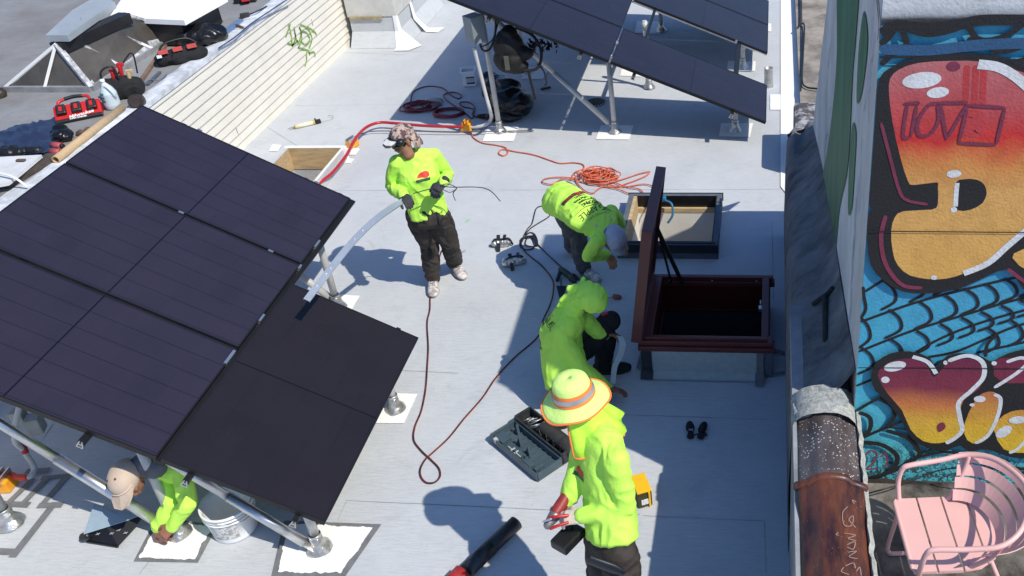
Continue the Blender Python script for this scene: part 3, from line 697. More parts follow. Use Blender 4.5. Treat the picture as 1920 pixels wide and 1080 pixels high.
P_RED = m_paint('mural_red', [(0, (.55, .03, .03)), (1, (.5, .05, .06))], 'Z', 0, 3)
P_NAVY = m_paint('mural_navy', [(0, (.02, .09, .2)), (1, (.03, .1, .22))], 'Z', 0, 3)
ML = [P_BLUE, P_BLK, P_FIRE, P_WHT, P_PUR, P_HEART, P_BUB, P_GRY, P_DIRT, P_RED, P_NAVY]
b = B(); nY = (0, -1, 0)
quad(b, [(MX, MY-.004, TER-.2), (6, MY-.004, TER-.2), (6, MY-.004, 3.69), (MX, MY-.004, 3.69)], 0)
L = [.006]
def pol(pts, mi, k=3): L[0] += .00014; poly(b, pts, ony, nY, L[0], mi, k)
def st_(pts, w_, mi, k=6, taper=True): L[0] += .00014; spray(b, pts, w_, ony, nY, L[0], mi, k, taper)
def el(cx, cy, rx, ry, mi, a=0):
    ca, sa = math.cos(R(a)), math.sin(R(a)); pol([(cx+rx*math.cos(t)*ca-ry*math.sin(t)*sa, cy+rx*math.cos(t)*sa+ry*math.sin(t)*ca) for t in [i*math.pi/10 for i in range(20)]], mi, 0)
# scales: leaning lines with bowed arcs between them
RX = 2120
def curve_pts(x0, y0, x1, y1, bow=0): return [(x0+(x1-x0)*t/6, y0+(y1-y0)*t/6+bow*math.sin(math.pi*t/6)) for t in range(7)]
rows = [((1595, 548), (1700, 500), (1800, 470), (1960, 430)), ((1597, 602), (1713, 567), (1810, 541), (1900, 520), (1990, 505)), ((1597, 658), (1707, 620), (1805, 590), (1900, 562), (2000, 540)), ((1600, 722), (1655, 700), (1750, 640), (1850, 600), (2000, 560)),
        ((1740, 668), (1800, 655), (1905, 610), (2000, 590)), ((1830, 660), (1920, 640), (2000, 620))]
for rw in rows: st_(list(rw), .016, 1)
def arc(xa, ya, xb, yb, bow, w_=.017): st_([(xa, ya), (xa+(xb-xa)*.3+bow*.8, ya+(yb-ya)*.3), (xa+(xb-xa)*.7+bow, ya+(yb-ya)*.7), (xb, yb)], w_, 1)
for x in (1610, 1665, 1718, 1762, 1802): arc(x-10, 530-(x-1600)*.22+8, x-14, 598-(x-1600)*.28, 26)
for x in (1614, 1672, 1728, 1775, 1815, 1852, 1888, 1924): arc(x-6, 598-(x-1600)*.27, x-14, 655-(x-1600)*.31, 28)
for x in (1618, 1672, 1722, 1766, 1806, 1842, 1880, 1915): arc(x-4, 655-(x-1600)*.3, x-10, 706-(x-1600)*.36, 26)
for x in (1850, 1895): arc(x, 612-(x-1850)*.3, x-4, 660-(x-1850)*.3, 24)
# the scales go on along the wall beyond the letters
for k in range(9):
    y0 = 180+k*75
    st_([(1995, y0), (2200, y0-45), (2450, y0-80), (2700, y0-100)], .016, 1)
    for j in range(9): arc(2020+j*75, y0-8-j*12, 2012+j*75, y0+62-j*11, 34)
# lower scales
for pp, w_ in (([(1606, 765), (1640, 745), (1668, 738), (1688, 722)], .02), ([(1604, 822), (1640, 805), (1690, 785)], .02), ([(1610, 768), (1630, 778), (1630, 800), (1612, 820)], .026), ([(1645, 742), (1670, 755), (1676, 775), (1660, 798)], .024),
               ([(1606, 824), (1650, 828), (1680, 848), (1676, 870), (1655, 885), (1625, 892)], .03), ([(1660, 802), (1700, 815), (1722, 840), (1718, 852), (1690, 870), (1672, 878)], .028), ([(1722, 848), (1750, 834)], .014),
               ([(1718, 852), (1770, 842), (1820, 850), (1870, 866), (1960, 880)], .022), ([(1868, 866), (1875, 852)], .018), ([(1700, 800), (1660, 795)], .012), ([(1870, 620), (1850, 640), (1846, 664)], .02)):
    st_(pp, w_, 1)
# top band
quad(b, [ony(1640, -14)+V((0, -.006, 0)), ony(2400, -14)+V((0, -.006, 0)), ony(2400, 46)+V((0, -.006, 0)), ony(1640, 46)+V((0, -.006, 0))], 7)
st_([(1650, 60), (1680, 45), (1740, 50), (1800, 42), (1850, 34), (1990, 36)], .05, 1)
st_([(1650, 80), (1668, 62), (1684, 34)], .032, 1); st_([(1684, 36), (1694, 62), (1700, 78)], .028, 1); st_([(1650, 118), (1680, 92), (1700, 82), (1720, 100)], .026, 1)
st_([(1700, 50), (1740, 60), (1790, 50), (1812, 34)], .03, 1); st_([(1810, 40), (1824, 62), (1842, 86)], .028, 1); st_([(1770, 92), (1800, 88), (1820, 66)], .024, 1); st_([(1822, 66), (1850, 72), (1890, 60), (1930, 30)], .026, 1); st_([(1856, 94), (1900, 88), (1950, 66)], .026, 1)
st_([(1648, 88), (1740, 90), (1840, 80), (1960, 76)], .05, 10); st_([(1648, 103), (1750, 104), (1960, 110)], .010, 1, 6, False)
# big letter: black body then fire fill
pol([(1636, 160), (1655, 132), (1700, 108), (1760, 98), (1830, 96), (1900, 108), (1990, 140), (1990, 560), (1930, 548), (1905, 520), (1885, 500), (1850, 512), (1800, 535), (1740, 545), (1690, 541), (1655, 520), (1632, 492), (1620, 440), (1626, 392), (1640, 396), (1606, 380), (1612, 330), (1622, 270), (1630, 200)], 1, 2)
pol([(1668, 143), (1685, 126), (1720, 114), (1780, 110), (1850, 112), (1905, 128), (1990, 180), (1990, 350), (1962, 400), (1922, 430), (1893, 458), (1857, 483), (1807, 507), (1773, 517), (1740, 518), (1705, 511), (1683, 493), (1673, 467), (1670, 427), (1677, 402), (1693, 391), (1745, 388), (1757, 378), (1757, 345), (1754, 337), (1712, 342), (1701, 334), (1687, 290), (1673, 227), (1666, 173)], 2, 2)
for xx in (1811, 1828, 1843): st_([(xx, 118), (xx-2, 160), (xx-4, 200)], .03, 9)
st_([(1815, 208), (1836, 214), (1830, 245), (1812, 240), (1820, 215)], .04, 9)
pol([(1790, 338), (1806, 331), (1830, 332), (1844, 342), (1848, 358), (1840, 376), (1818, 388), (1794, 389), (1789, 372)], 1, 2)
st_([(1793, 338), (1791, 362), (1790, 382)], .022, 3, 4, False); el(1787, 388, 6, 5, 3); el(1787, 321, 14, 7, 3, -5); el(1750, 515, 6, 4, 3)
el(1727, 146, 37, 15, 3, -7); el(1757, 169, 21, 10, 3, -8); el(1786, 120, 13, 9, 4)
st_([(1832, 116), (1868, 121), (1900, 138), (1935, 168)], .045, 3, 6, False)
st_([(1805, 507), (1850, 488), (1888, 455), (1935, 415)], .034, 3, 6, False)
pol([(1896, 478), (1915, 462), (1990, 440), (1990, 520), (1930, 505)], 2, 2)
st_([(1651, 225), (1668, 290), (1685, 352), (1700, 370), (1738, 378)], .016, 4); st_([(1660, 398), (1651, 440), (1660, 490), (1690, 528), (1728, 534)], .022, 4); st_([(1887, 498), (1905, 512), (1930, 530)], .02, 4)
# maroon tag letters l O V and a box
for pp in ([(1693, 190), (1724, 188)], [(1700, 190), (1692, 250), (1705, 252)], [(1718, 192), (1707, 251)], [(1757, 190), (1740, 192), (1720, 222), (1722, 248), (1742, 246), (1758, 222), (1757, 190)], [(1757, 188), (1812, 188)], [(1762, 190), (1773, 256)], [(1773, 256), (1812, 190)], [(1813, 192), (1882, 197)], [(1882, 197), (1866, 266)], [(1866, 266), (1796, 263)], [(1796, 263), (1813, 192)]):
    st_(pp, .017, 4, 4)
# plum and yellow bubble letters
pol([(1632, 700), (1640, 675), (1668, 656), (1705, 652), (1742, 664), (1752, 680), (1775, 660), (1808, 655), (1840, 662), (1860, 672), (1890, 655), (1990, 655), (1990, 840), (1920, 852), (1885, 848), (1858, 838), (1835, 836), (1815, 840), (1798, 828), (1770, 838), (1735, 832), (1708, 815), (1688, 780), (1660, 745), (1640, 725)], 1, 2)
pol([(1645, 698), (1655, 680), (1680, 668), (1712, 666), (1735, 676), (1746, 698), (1756, 696), (1775, 674), (1805, 666), (1836, 672), (1844, 692), (1834, 722), (1806, 742), (1798, 770), (1800, 795), (1786, 815), (1760, 824), (1730, 820), (1706, 798), (1690, 762), (1664, 732)], 5, 2)
pol([(1826, 745), (1842, 730), (1862, 728), (1874, 742), (1868, 775), (1850, 812), (1832, 825), (1812, 818), (1806, 790)], 6, 2)
pol([(1866, 668), (1892, 664), (1925, 668), (1990, 680), (1990, 735), (1930, 712), (1890, 712), (1862, 698)], 5, 2)
pol([(1862, 800), (1870, 780), (1895, 764), (1930, 762), (1990, 770), (1990, 830), (1920, 842), (1880, 835)], 6, 2)
st_([(1710, 662), (1738, 672), (1754, 694)], .024, 3, 6, False); st_([(1776, 670), (1812, 660), (1840, 672), (1842, 700), (1820, 725), (1796, 748), (1798, 775), (1802, 800), (1788, 815), (1772, 824)], .026, 3)
st_([(1862, 732), (1874, 742), (1868, 775), (1850, 810), (1826, 824)], .022, 3); st_([(1885, 672), (1912, 664), (1925, 672), (1905, 692), (1862, 720)], .022, 3); st_([(1925, 815), (1905, 835), (1890, 842)], .02, 3)
el(1677, 680, 21, 9, 3, -12); el(1659, 705, 8, 6, 3); el(1771, 673, 4, 4, 3); el(1862, 674, 5, 4, 3); el(1835, 741, 11, 6, 3); el(1821, 752, 5, 3, 3); el(1880, 802, 17, 9, 3, -30); el(1906, 780, 17, 7, 3, -5)
pol([(1756, 790), (1766, 784), (1772, 792), (1766, 800), (1758, 802)], 4, 2)
st_([(1620, 848), (1630, 838), (1642, 842), (1638, 858), (1624, 872), (1644, 870)], .012, 4); st_([(1650, 850), (1660, 842), (1663, 870)], .010, 4)
# block joint lines and the dirty foot of the wall
for y in (427, 682): st_([(1600, y), (1760, y+1), (1990, y+3)], .006, 1, 6, False)
L[0] += .001; pts = [(1600, 930)]+[(1600+i*20, 898+6*noise.noise(V((i*.9, 1, 1)))+(10 if 8 < i < 18 else 0)+(-8 if i < 6 else 0)) for i in range(24)]+[(2060, 930)]
poly(b, pts, ony, nY, L[0], 8)
fin('mural', b, ML, bh, norm=False)

# ================================================================== SOLAR ARRAYS
LW, LL = 1.0455, 1.868; GAPU, GAPV = .012, .0143
def array_frame(O, tilt):
    u = V((math.cos(tilt), 0, -math.sin(tilt))); v = V((0, 1, 0)); n = u.cross(v)
    return lambda a, bb, c=0.0: V(O)+u*a+v*bb+n*c, u, v, n
def panel(root, PT, u, v, n, u0, v0, portrait=False, glass=PANEL, clamps=()):
    du, dv = (LW, LL) if portrait else (LL, LW)
    b = B(); t = .035; w_ = .011
    def bx(ua, ub, va, vb, c0, c1, mi=0):
        A = Matrix((u, v, n)).transposed(); box(b, PT((ua+ub)/2, (va+vb)/2, (c0+c1)/2), (ub-ua, vb-va, c1-c0), A, mi)
    bx(u0, u0+du, v0, v0+w_, -t, 0); bx(u0, u0+du, v0+dv-w_, v0+dv, -t, 0); bx(u0, u0+w_, v0+w_, v0+dv-w_, -t, -.0003); bx(u0+du-w_, u0+du, v0+w_, v0+dv-w_, -t, -.0003)
    p = fin('solar_panel', b, FRAME, root)
    b = B(); uvl = b.loops.layers.uv.new('UVMap')
    cs = [(w_, w_), (du-w_, w_), (du-w_, dv-w_), (w_, dv-w_)]
    f = b.faces.new([b.verts.new(PT(u0+x, v0+y, -.002)) for x, y in cs])
    for l, (x, y) in zip(f.loops, cs): l[uvl].uv = (y, x) if portrait else (x, y)
    fin('glass', b, glass, p, norm=False)
    b = B(); quad(b, [PT(u0+x, v0+y, -.012) for x, y in cs]); fin('backsheet', b, BLACK, p)
    for (cu, cv, lu, lv) in clamps:
        b = B(); bx(cu-lu/2, cu+lu/2, cv-lv/2, cv+lv/2, -.03, .004); fin('clamp', b, ALU, p)
    return p
def foot(root, P, r=.03):
    """foil-wrapped foot of a post"""
    b = B(); z = [(r*2.7, .004), (r*2.5, .02), (r*1.9, .045), (r*1.45, .07), (r*1.35, .12), (r*1.15, .125)]
    lathe(b, (P[0], P[1], .006), z, 20)
    for vtx in b.verts: vtx.co += V((noise.noise(vtx.co*22), noise.noise(vtx.co*22+V((3, 3, 3))), .4*noise.noise(vtx.co*30)))*.012
    lathe(b, (P[0], P[1], .13), [(r*1.2, 0), (r*1.32, .002), (r*1.32, .02), (r*1.2, .022)], 20, mi=1)
    return fin('base_flashing', b, [FOIL, STEEL], root)
def post(root, P, top, r=.029, m=STEEL, lean=(0, 0)):
    b = B(); cyl(b, (P[0], P[1], .05), (P[0]+lean[0], P[1]+lean[1], top), r, r, 20)
    cyl(b, (P[0]+lean[0], P[1]+lean[1], top-.12), (P[0]+lean[0], P[1]+lean[1], top-.02), r*1.25, r*1.25, 20)
    p = fin('post', b, m, root); foot(p, P, r); return p

# --- left array
OL = (-5.335, 3.905, 1.866); TL = .50672; PT, u, v, n = array_frame(OL, TL)
la = thing('solar_array', (-4, 5.5, 0), 'left solar array of three landscape panels and one dark portrait panel on pipe posts', 'solar array', 'rooftop solar arrays')
for j, cl in enumerate([[(LL-.02+.012, .95, .02, .14)], [(LL+.006, .35, .016, .08), (LL+.006, 1.02, .016, .05), (.9, LW+.007, .04, .02), (1.62, LW+.007, .04, .02)], [(1.55, LW+.007, .04, .02), (.5, LW+.007, .04, .02), (LL+.006, .3, .016, .1)]]):
    panel(la, PT, u, v, n, 0, j*(LW+GAPV), False, PANEL, [(a, c+j*(LW+GAPV), d, e_) for a, c, d, e_ in cl])
panel(la, PT, u, v, n, LL+.03, 0, True, PANEL2, [(LL+.42, LL+.005, .1, .016)])
b = B(); A = Matrix((v, n.cross(v), n)).transposed(); box(b, PT(LL+.015, 1.6, -.045), (3.2, .06, .02), A); fin('splice_strip', b, FRAME, la)
def rail(root, PT, u0, va, vb, n, vdir):
    A = Matrix((vdir, n.cross(vdir), n)).transposed(); b = B(); box(b, PT(u0, (va+vb)/2, -.06), (vb-va, .036, .045), A)
    r_ = fin('rail', b, FRAME, root)
    for vv in (va,):   # open extruded rail end with its bolt
        b = B(); a = PT(u0, vv-.001, -.06); uu = PT(u0+1, vv, -.06)-a
        for (p, q) in (((-.02, -.028), (-.008, .024)), ((.02, -.028), (.008, .024)), ((-.02, -.026), (.02, -.026)), ((-.012, -.002), (.012, -.002))):
            beam(b, a+uu*p[0]+n*p[1]-vdir*.002, a+uu*q[0]+n*q[1]-vdir*.002, .006, .006, vdir)
        fin('rail_end', b, ALU, r_)
for u0, va, vb in ((1.45, -.062, 3.22), (2.085, -.055, LL+.02), (2.77, -.05, LL+.055), (.35, -.05, 3.22), (LL-.1, 2.0, 3.22)): rail(la, PT, u0, va, vb, n, v)
FL = [g(600, 1030), g(338, 1001), g(20, 982)]
pzl = lambda x: OL[2]-(x-OL[0])*math.tan(TL)-.07
post(la, FL[0], pzl(FL[0].x-.03), .031, STEEL, (-.0, .0)); post(la, FL[1], pzl(FL[1].x), .031, PIPEW); post(la, FL[2], pzl(FL[2].x), .036, PIPEW)
for q in ((634, 577), (742, 768), (350, 575), (330, 740)): P = g(*q); post(la, P, pzl(P.x), .031, PIPEW)
def brace(root, a, c, r=.028, m=STEEL, sleeve=True):
    b = B(); a, c = V(a), V(c); cyl(b, a, a.lerp(c, .55), r, r, 18); cyl(b, a.lerp(c, .55), c, r*1.18, r*1.18, 18); d = (c-a).normalized(); beam(b, c, c+d*.09, r*2, .008); beam(b, a-d*.08, a, r*2, .008)
    return fin('brace', b, m, root)
brace(la, FL[2]+V((.0, -.02, pzl(FL[2].x)-.35)), FL[1]+V((-.07, -.02, .10)), .031, ALU)
brace(la, FL[1]+V((.02, -.05, pzl(FL[1].x)-.12)), FL[0]+V((-.07, -.03, .10)), .028, ALU)
b = B()
for yy in (4.06, 5.4, 6.76):
    a = PT(.2, yy-OL[1], -.105); c = PT(LL+(1.0 if yy < 5.5 else -.02), yy-OL[1], -.105); cyl(b, a, c, .024, .024, 14)
fin('cross_pipe', b, STEEL, la)
P = g(634, 577); brace(la, P+V((-.75, .0, .9)), P+V((-.06, 0, .12)), .028, PIPEW)

# --- right array
OR_ = (-1.797, 9.966, 1.060); TR = .41201; PT2, u, v, n = array_frame(OR_, TR)
ra = thing('solar_array', (-1.8, 12, 0), 'right solar array of blue panels with one panel missing so its rails show through', 'solar array', 'rooftop solar arrays')
vs = LW+GAPV
for j in range(4):
    panel(ra, PT2, u, v, n, -LL-.016, j*vs, False, PANEL3, [(-.003, LW*.62, .010, .06), (-.003, LW*.4, .010, .04)] if j == 0 else [])
    if j != 1: panel(ra, PT2, u, v, n, 0.010, j*vs, False, PANEL3, [(LL*.77, vs*2-.006, .03, .01)] if j == 2 else [])
for u0, va, vb in ((-1.4, -.06, 4.2), (-.33, -.06, 4.2), (.30, -.06, 4.2), (1.48, -.06, 4.2)): rail(ra, PT2, u0, va, vb, n, v)
b = B(); A = Matrix((u, v, n)).transposed(); box(b, PT2(.94, vs*2-.022, -.03), (LL, .012, .012), A); fin('edge_trim', b, ALU, ra); b = B(); box(b, PT2(-.003, LW/2, -.014), (.005, LW, .02), A); fin('edge_trim', b, ALU, ra)
b = B(); box(b, PT2(1.48, vs*1.5, -.028), (.055, vs, .02), A); fin('exposed_rail', b, FRAME, ra); b = B(); box(b, PT2(.30, vs*1.5, -.028), (.035, vs, .02), A); fin('exposed_rail', b, FRAME, ra)
FR = [g(938, 248), g(1153, 249), g(1379, 246)]
pzr = lambda x: OR_[2]-(x-OR_[0])*math.tan(TR)-.07
for P in FR: post(ra, P, pzr(P.x), .030, PIPEW)
for q in ((985, 137), (1217, 165), (1393, 128), (1240, 58), (1400, 48), (1000, 60)): P = g(*q); post(ra, P, pzr(P.x), .030, PIPEW)
brace(ra, FR[0]+V((.03, .03, pzr(FR[0].x)-.12)), FR[1]+V((-.07, .02, .12)), .027, PIPEW)
P = g(985, 137); brace(ra, (FR[0].x+.02, FR[0].y+.05, 1.5), P+V((0, 0, .3)), .024, PIPEW)
P = g(1217, 165); brace(ra, P+V((-.9, 0, 1.0)), P+V((-.06, 0, .4)), .018, PIPEW)
b = B()
for yy in (10.34, 12.3):
    a = PT2(-1.75, yy-OR_[1], -.105); c = PT2(1.75, yy-OR_[1], -.105); cyl(b, a, c, .024, .024, 14)
fin('cross_pipe', b, STEEL, ra)
# grey disconnect box with a conduit that drops to the roof and turns along it
P = aty(882, 40, 10.15)
db = thing('junction_box', P, 'grey electrical box hung at the high corner of the right array', 'electrical box')
b = B(); A = axes((.75, -.65, 0)); box(b, P+V((.03, .0, -.08)), (.17, .16, .30), A, bev=.008); fin('enclosure', b, mat('grey_enclosure', (.20, .23, .25), .5, 0, .08), db)
b = B(); box(b, P+V((.03, 0, -.08))+A.col[0]*.088, (.012, .17, .31), A, bev=.004); fin('cover', b, mat('grey_enclosure', ()), db)
b = B(); tube(b, [P+V((.06, 0, -.22)), P+V((.09, 0, -.34)), P+V((.17, .02, -.33)), P+V((.24, .06, -.18)), P+V((.27, .08, .0))], .014, 8); tube(b, [P+V((.05, .02, -.22)), P+V((.08, .02, -.3)), P+V((.2, .06, -.24)), P+V((.3, .1, -.02))], .008, 6); fin('wire_loop', b, BLACK, db)
b = B()
pc = [aty(887, 52, 10.15), aty(901, 130, 10.12), aty(915, 185, 10.12), aty(922, 214, 10.12)]
pc = [aty(889, 90, 10.12), aty(899, 130, 10.12), aty(911, 178, 10.12), aty(919, 208, 10.12), g(921, 222, .16), g(913, 232, .09), g(900, 237, .06), g(884, 238, .055)]
tube(b, pc, .021, 12); tag(fin('conduit', b, mat('grey_pvc', (.50, .50, .50), .5, 0, .06)), 'pale grey conduit bending from the electrical box post to the orange block', 'conduit')

# ================================================================== OPENINGS AND HATCH
def shaft(root, x0, x1, y0, y1, ztop, depth, th, m_in, m_out, name='curb_frame', zin=-.02):
    b = B()
    for (cx, cy2, sx, sy) in (((x0+x1)/2, y0-th/2, x1-x0+2*th, th), ((x0+x1)/2, y1+th/2, x1-x0+2*th, th), (x0-th/2, (y0+y1)/2, th, y1-y0-.004), (x1+th/2, (y0+y1)/2, th, y1-y0-.004)):
        box(b, (cx, cy2, ztop/2-.15), (sx, sy, ztop+.3))
    return fin(name, b, m_out, root)
def liner(root, x0, x1, y0, y1, z0, z1, m, name, d=.008, floor=None, fm=None):
    b = B()
    quad(b, [(x0+d, y0+d, z0), (x1-d, y0+d, z0), (x1-d, y0+d, z1), (x0+d, y0+d, z1)]); quad(b, [(x0+d, y1-d, z0), (x1-d, y1-d, z0), (x1-d, y1-d, z1), (x0+d, y1-d, z1)])
    quad(b, [(x0+d, y0+d, z0), (x0+d, y1-d, z0), (x0+d, y1-d, z1), (x0+d, y0+d, z1)]); quad(b, [(x1-d, y0+d, z0), (x1-d, y1-d, z0), (x1-d, y1-d, z1), (x1-d, y0+d, z1)])
    if floor is not None: quad(b, [(x0-.3, y0-.3, floor), (x1+.3, y0-.3, floor), (x1+.3, y1+.3, floor), (x0-.3, y1+.3, floor)])
    return fin(name, b, m, root, norm=False)
# open skylight on the left
x0, x1, y0, y1 = holes[0]
o1 = thing('skylight_opening', ((x0+x1)/2, (y0+y1)/2, 0), 'open skylight hole lined with bare lumber next to the left array', 'skylight opening')
shaft(o1, x0, x1, y0, y1, .17, 1, .035, None, ROOF)
liner(o1, x0, x1, y0, y1, -.10, .172, WOOD, 'lumber_lining')
liner(o1, x0-.02, x1+.02, y0-.02, y1+.02, -.14, -.10, mat('crumbled_plaster', (.45, .40, .33), .9, 0, .4, 20), 'plaster_edge')
liner(o1, x0-.01, x1+.01, y0-.01, y1+.01, -.9, -.14, mat('red_brown_board', (.16, .055, .03), .9, 0, .4, 5), 'shaft_lining', floor=-.9)
b = B(); box(b, ((x0+x1)/2, y1+.02, .176), (x1-x0+.09, .05, .008)); box(b, (x1+.022, (y0+y1)/2, .176), (.02, y1-y0, .008)); box(b, (x1+.045, y1+.0, .09), (.02, .06, .18)); box(b, (x1+.07, y1-.02, .012), (.07, .10, .012)); box(b, (x0-.06, y1-.16, .012), (.10, .11, .012))
fin('white_corner_patch', b, WHITE, o1)
# second opening, half covered with a pale board
x0, x1, y0, y1 = holes[1]
o2 = thing('skylight_opening', ((x0+x1)/2, (y0+y1)/2, 0), 'open skylight curb with black rim and pale plasterboard shaft behind the red hatch', 'skylight opening')
FELT2 = mat('curb_felt', (.10, .12, .15), .85, 0, .2, 12, .3, 80)
shaft(o2, x0, x1, y0, y1, .16, 1, .05, None, FELT2)
b = B(); t = .012
box(b, ((x0+x1)/2, y0-.058, .115), (x1-x0+.1, t, .085)); box(b, ((x0+x1)/2, y0-.02, .166), (x1-x0+.06, .03, .01)); box(b, ((x0+x1)/2, y1+.052, .12), (x1-x0+.12, t, .09)); box(b, (x1-.004, (y0+y1)/2, .07), (.008, y1-y0, .19)); box(b, (x1+.052, y0+.05, .08), (.006, .2, .16))
fin('black_rim', b, BLACK, o2)
b = B(); quad(b, [(x0+.002, y1-.004, .162), (x1-.01, y1-.004, .162), (x1-.01, y1-.006, .03), (x0+.002, y1-.006, .03)]); fin('torn_black_lining', b, BAGM, o2, norm=False)
b = B(); box(b, ((x0+x1)/2, y1-.02, .005), (x1-x0-.02, .03, .05)); box(b, (x0+.02, (y0+y1)/2, .07), (.035, y1-y0-.02, .18)); fin('lumber_lining', b, WOOD, o2)
b = B(); PL = mat('pale_plasterboard', (.78, .75, .69), .8, 0, .08, 3, .1, 40)
quad(b, [(x0+.04, y1-.03, -.02), (x1-.01, y1-.03, -.02), (x1-.01, y1-.03, -.55), (x0+.04, y1-.03, -.55)]); quad(b, [(x0+.04, y0, -.02), (x0+.04, y1-.03, -.02), (x0+.04, y1-.03, -.9), (x0+.04, y0, -.9)])
quad(b, [(x1-.01, y0, -.02), (x1-.01, y1-.03, -.02), (x1-.01, y1-.03, -.9), (x1-.01, y0, -.9)]); quad(b, [(x0+.04, y0+.01, -.02), (x1-.01, y0+.01, -.02), (x1-.01, y0+.01, -.9), (x0+.04, y0+.01, -.9)])
fin('shaft_board', b, PL, o2, norm=False)
b = B(); quad(b, [(x0+.04, y1-.025, -.552), (x1-.01, y1-.025, -.552), (x1-.01, y1-.02, -1.1), (x0+.04, y1-.02, -1.1)]); quad(b, [(x0-.1, y0, -1.1), (x1+.1, y0, -1.1), (x1+.1, y1, -1.1), (x0-.1, y1, -1.1)]); fin('lower_board', b, mat('grey_board', (.36, .35, .33), .85, 0, .15, 4, .2, 30, stretch=(1, 1, 4)), o2, norm=False)
b = B(); tube(b, [(x0+.5, y1-.06, -.6), (x0+.6, y1-.08, -.45), (x0+.62, y1-.09, -.38)], .006, 5); box(b, (x0+.42, y1-.05, -.62), (.02, .02, .07)); fin('dangling_wire', b, PIPEW, o2)
# blue and orange tool hanging on the rim
b = B(); P = V((x0+.26, y1-.03, .14)); box(b, P, (.16, .07, .06), rotz(8), bev=.015); tube(b, [P+V((.07, -.03, 0)), P+V((.14, -.07, -.02)), P+V((.15, -.12, -.12)), P+V((.10, -.14, -.2))], .012, 6)
tl_ = fin('power_tool', b, [mat('blue_tool', (.03, .16, .30), .5, 0, .2, 20)]); tag(tl_, 'blue cutting tool lying on the far rim of the plasterboard opening', 'power tool')
b = B(); tube(b, [P+V((-.03, -.04, -.01)), P+V((-.02, -.10, -.12)), P+V((.0, -.12, -.22))], .014, 6); tube(b, [P+V((-.08, -.02, 0)), P+V((-.10, -.10, -.15)), P+V((-.07, -.13, -.25))], .008, 6); fin('orange_lead', b, HIORANGE, tl_)

# red roof hatch with its open lid
x0, x1, y0, y1 = holes[2]; HZ = .34
ht = thing('roof_hatch', ((x0+x1)/2, (y0+y1)/2, 0), 'dark red roof hatch standing open with its lid raised on two struts', 'roof hatch')
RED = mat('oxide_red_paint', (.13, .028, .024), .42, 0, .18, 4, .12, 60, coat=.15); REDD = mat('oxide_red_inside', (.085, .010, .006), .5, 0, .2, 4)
b = B(); th = .09
for (cx, cy2, sx, sy) in (((x0+x1)/2, y0-th/2, x1-x0+2*th, th), ((x0+x1)/2, y1+th/4, x1-x0+2*th, th/2), (x0-th/2, (y0+y1)/2, th, y1-y0), (x1+th/3, (y0+y1)/2, th*2/3, y1-y0)):
    box(b, (cx, cy2, HZ-.02), (sx, sy, .04), bev=.006)
    box(b, (cx, cy2, HZ-.065), (sx+(.03 if sx > sy else 0), sy+(.03 if sx > sy else .03), .045), bev=.006)
box(b, ((x0+x1)/2, y0-th/2-.01, HZ+.012), (x1-x0+.10, .02, .025), bev=.004); box(b, ((x0+x1)/2, y0-th-.012, HZ-.052), (x1-x0+.2, .02, .025), bev=.004)
fin('curb_frame', b, RED, ht)
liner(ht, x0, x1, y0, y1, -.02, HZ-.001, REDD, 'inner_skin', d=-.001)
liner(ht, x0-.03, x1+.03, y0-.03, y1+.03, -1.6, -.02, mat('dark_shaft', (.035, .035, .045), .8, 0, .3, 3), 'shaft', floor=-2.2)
b = B(); beam(b, (x0+.05, y1-.1, -.35), (x1-.02, y1-.1, -.35), .10, .04); beam(b, (x0+.05, y1-.25, -.55), (x1-.02, y1-.25, -.55), .08, .03); fin('ladder_rung', b, mat('dusty_lumber', (.14, .11, .08), .9, 0, .3, 8), ht)
b = B(); beam(b, (x0+.06, y0+.12, -.6), (x0+.06, y0+.12, -.03), .05, .09, (0, 1, 0)); beam(b, (x0+.06, y0+.3, -.6), (x0+.06, y0+.3, -.03), .05, .03, (0, 1, 0)); fin('side_board', b, mat('grey_stud', (.2, .19, .2), .8), ht)
b = B()
for (px_, py_) in ((x0+.06, y1-.01), ((x0+x1)/2, y1-.01), (x1-.05, y1-.01), (x1+.01, y1-.05), (x1+.01, y0+.25), (x1+.01, y0+.05), (x0-.01, y0+.05)): ell(b, (px_, py_, HZ-.03), (.007, .007, .007), n=8)
fin('rivet', b, ALU, ht)
b = B(); box(b, (x1-.012, y0+.42, HZ-.04), (.03, .05, .035), bev=.005); cyl(b, (x1-.01, y0+.46, HZ-.03), (x1-.01, y0+.52, HZ-.03), .008); fin('latch', b, ALU, ht)
# lid: a flanged plate leaning slightly over the opening
ang = R(8.5); hx, hz = x0-.145, HZ+.02; LU = V((math.sin(ang), 0, math.cos(ang))); LN = V((math.cos(ang), 0, -math.sin(ang))); LH = 1.03; LY0, LY1 = y0-.13, y1+.07
b = B(); A = Matrix((LU, V((0, 1, 0)), LN)).transposed()
c0 = V((hx, (LY0+LY1)/2, hz)); LT = .075
box(b, c0+LU*LH/2, (LH, LY1-LY0, .012), A, bev=.003)
for s in (0, 1): box(b, c0+LU*LH/2+LN*LT/2+V((0, (LY1-LY0-.014)/2*(1 if s else -1), 0)), (LH, .014, LT), A, bev=.003)
for s in (.007, LH-.007): box(b, c0+LU*s+LN*LT/2, (.014, LY1-LY0-.03, LT), A, bev=.003)
ld = fin('lid', b, RED, ht)
b = B(); box(b, c0+LU*LH/2+LN*.03, (LH-.04, LY1-LY0-.04, .03), A); fin('lid_liner', b, mat('lid_insulation', (.06, .03, .028), .8), ld)
for (sy2, sx2) in ((y1-.05, .16), (y1-.03, .06)):
    b = B(); a = V((x0+sx2+.02, sy2, HZ-.04)); c = c0+LU*.50+LN*.06; c.y = sy2+.02; beam(b, a, c, .035 if sx2 > .1 else .018, .012, (0, 1, 0)); fin('strut', b, BLACK, ht)
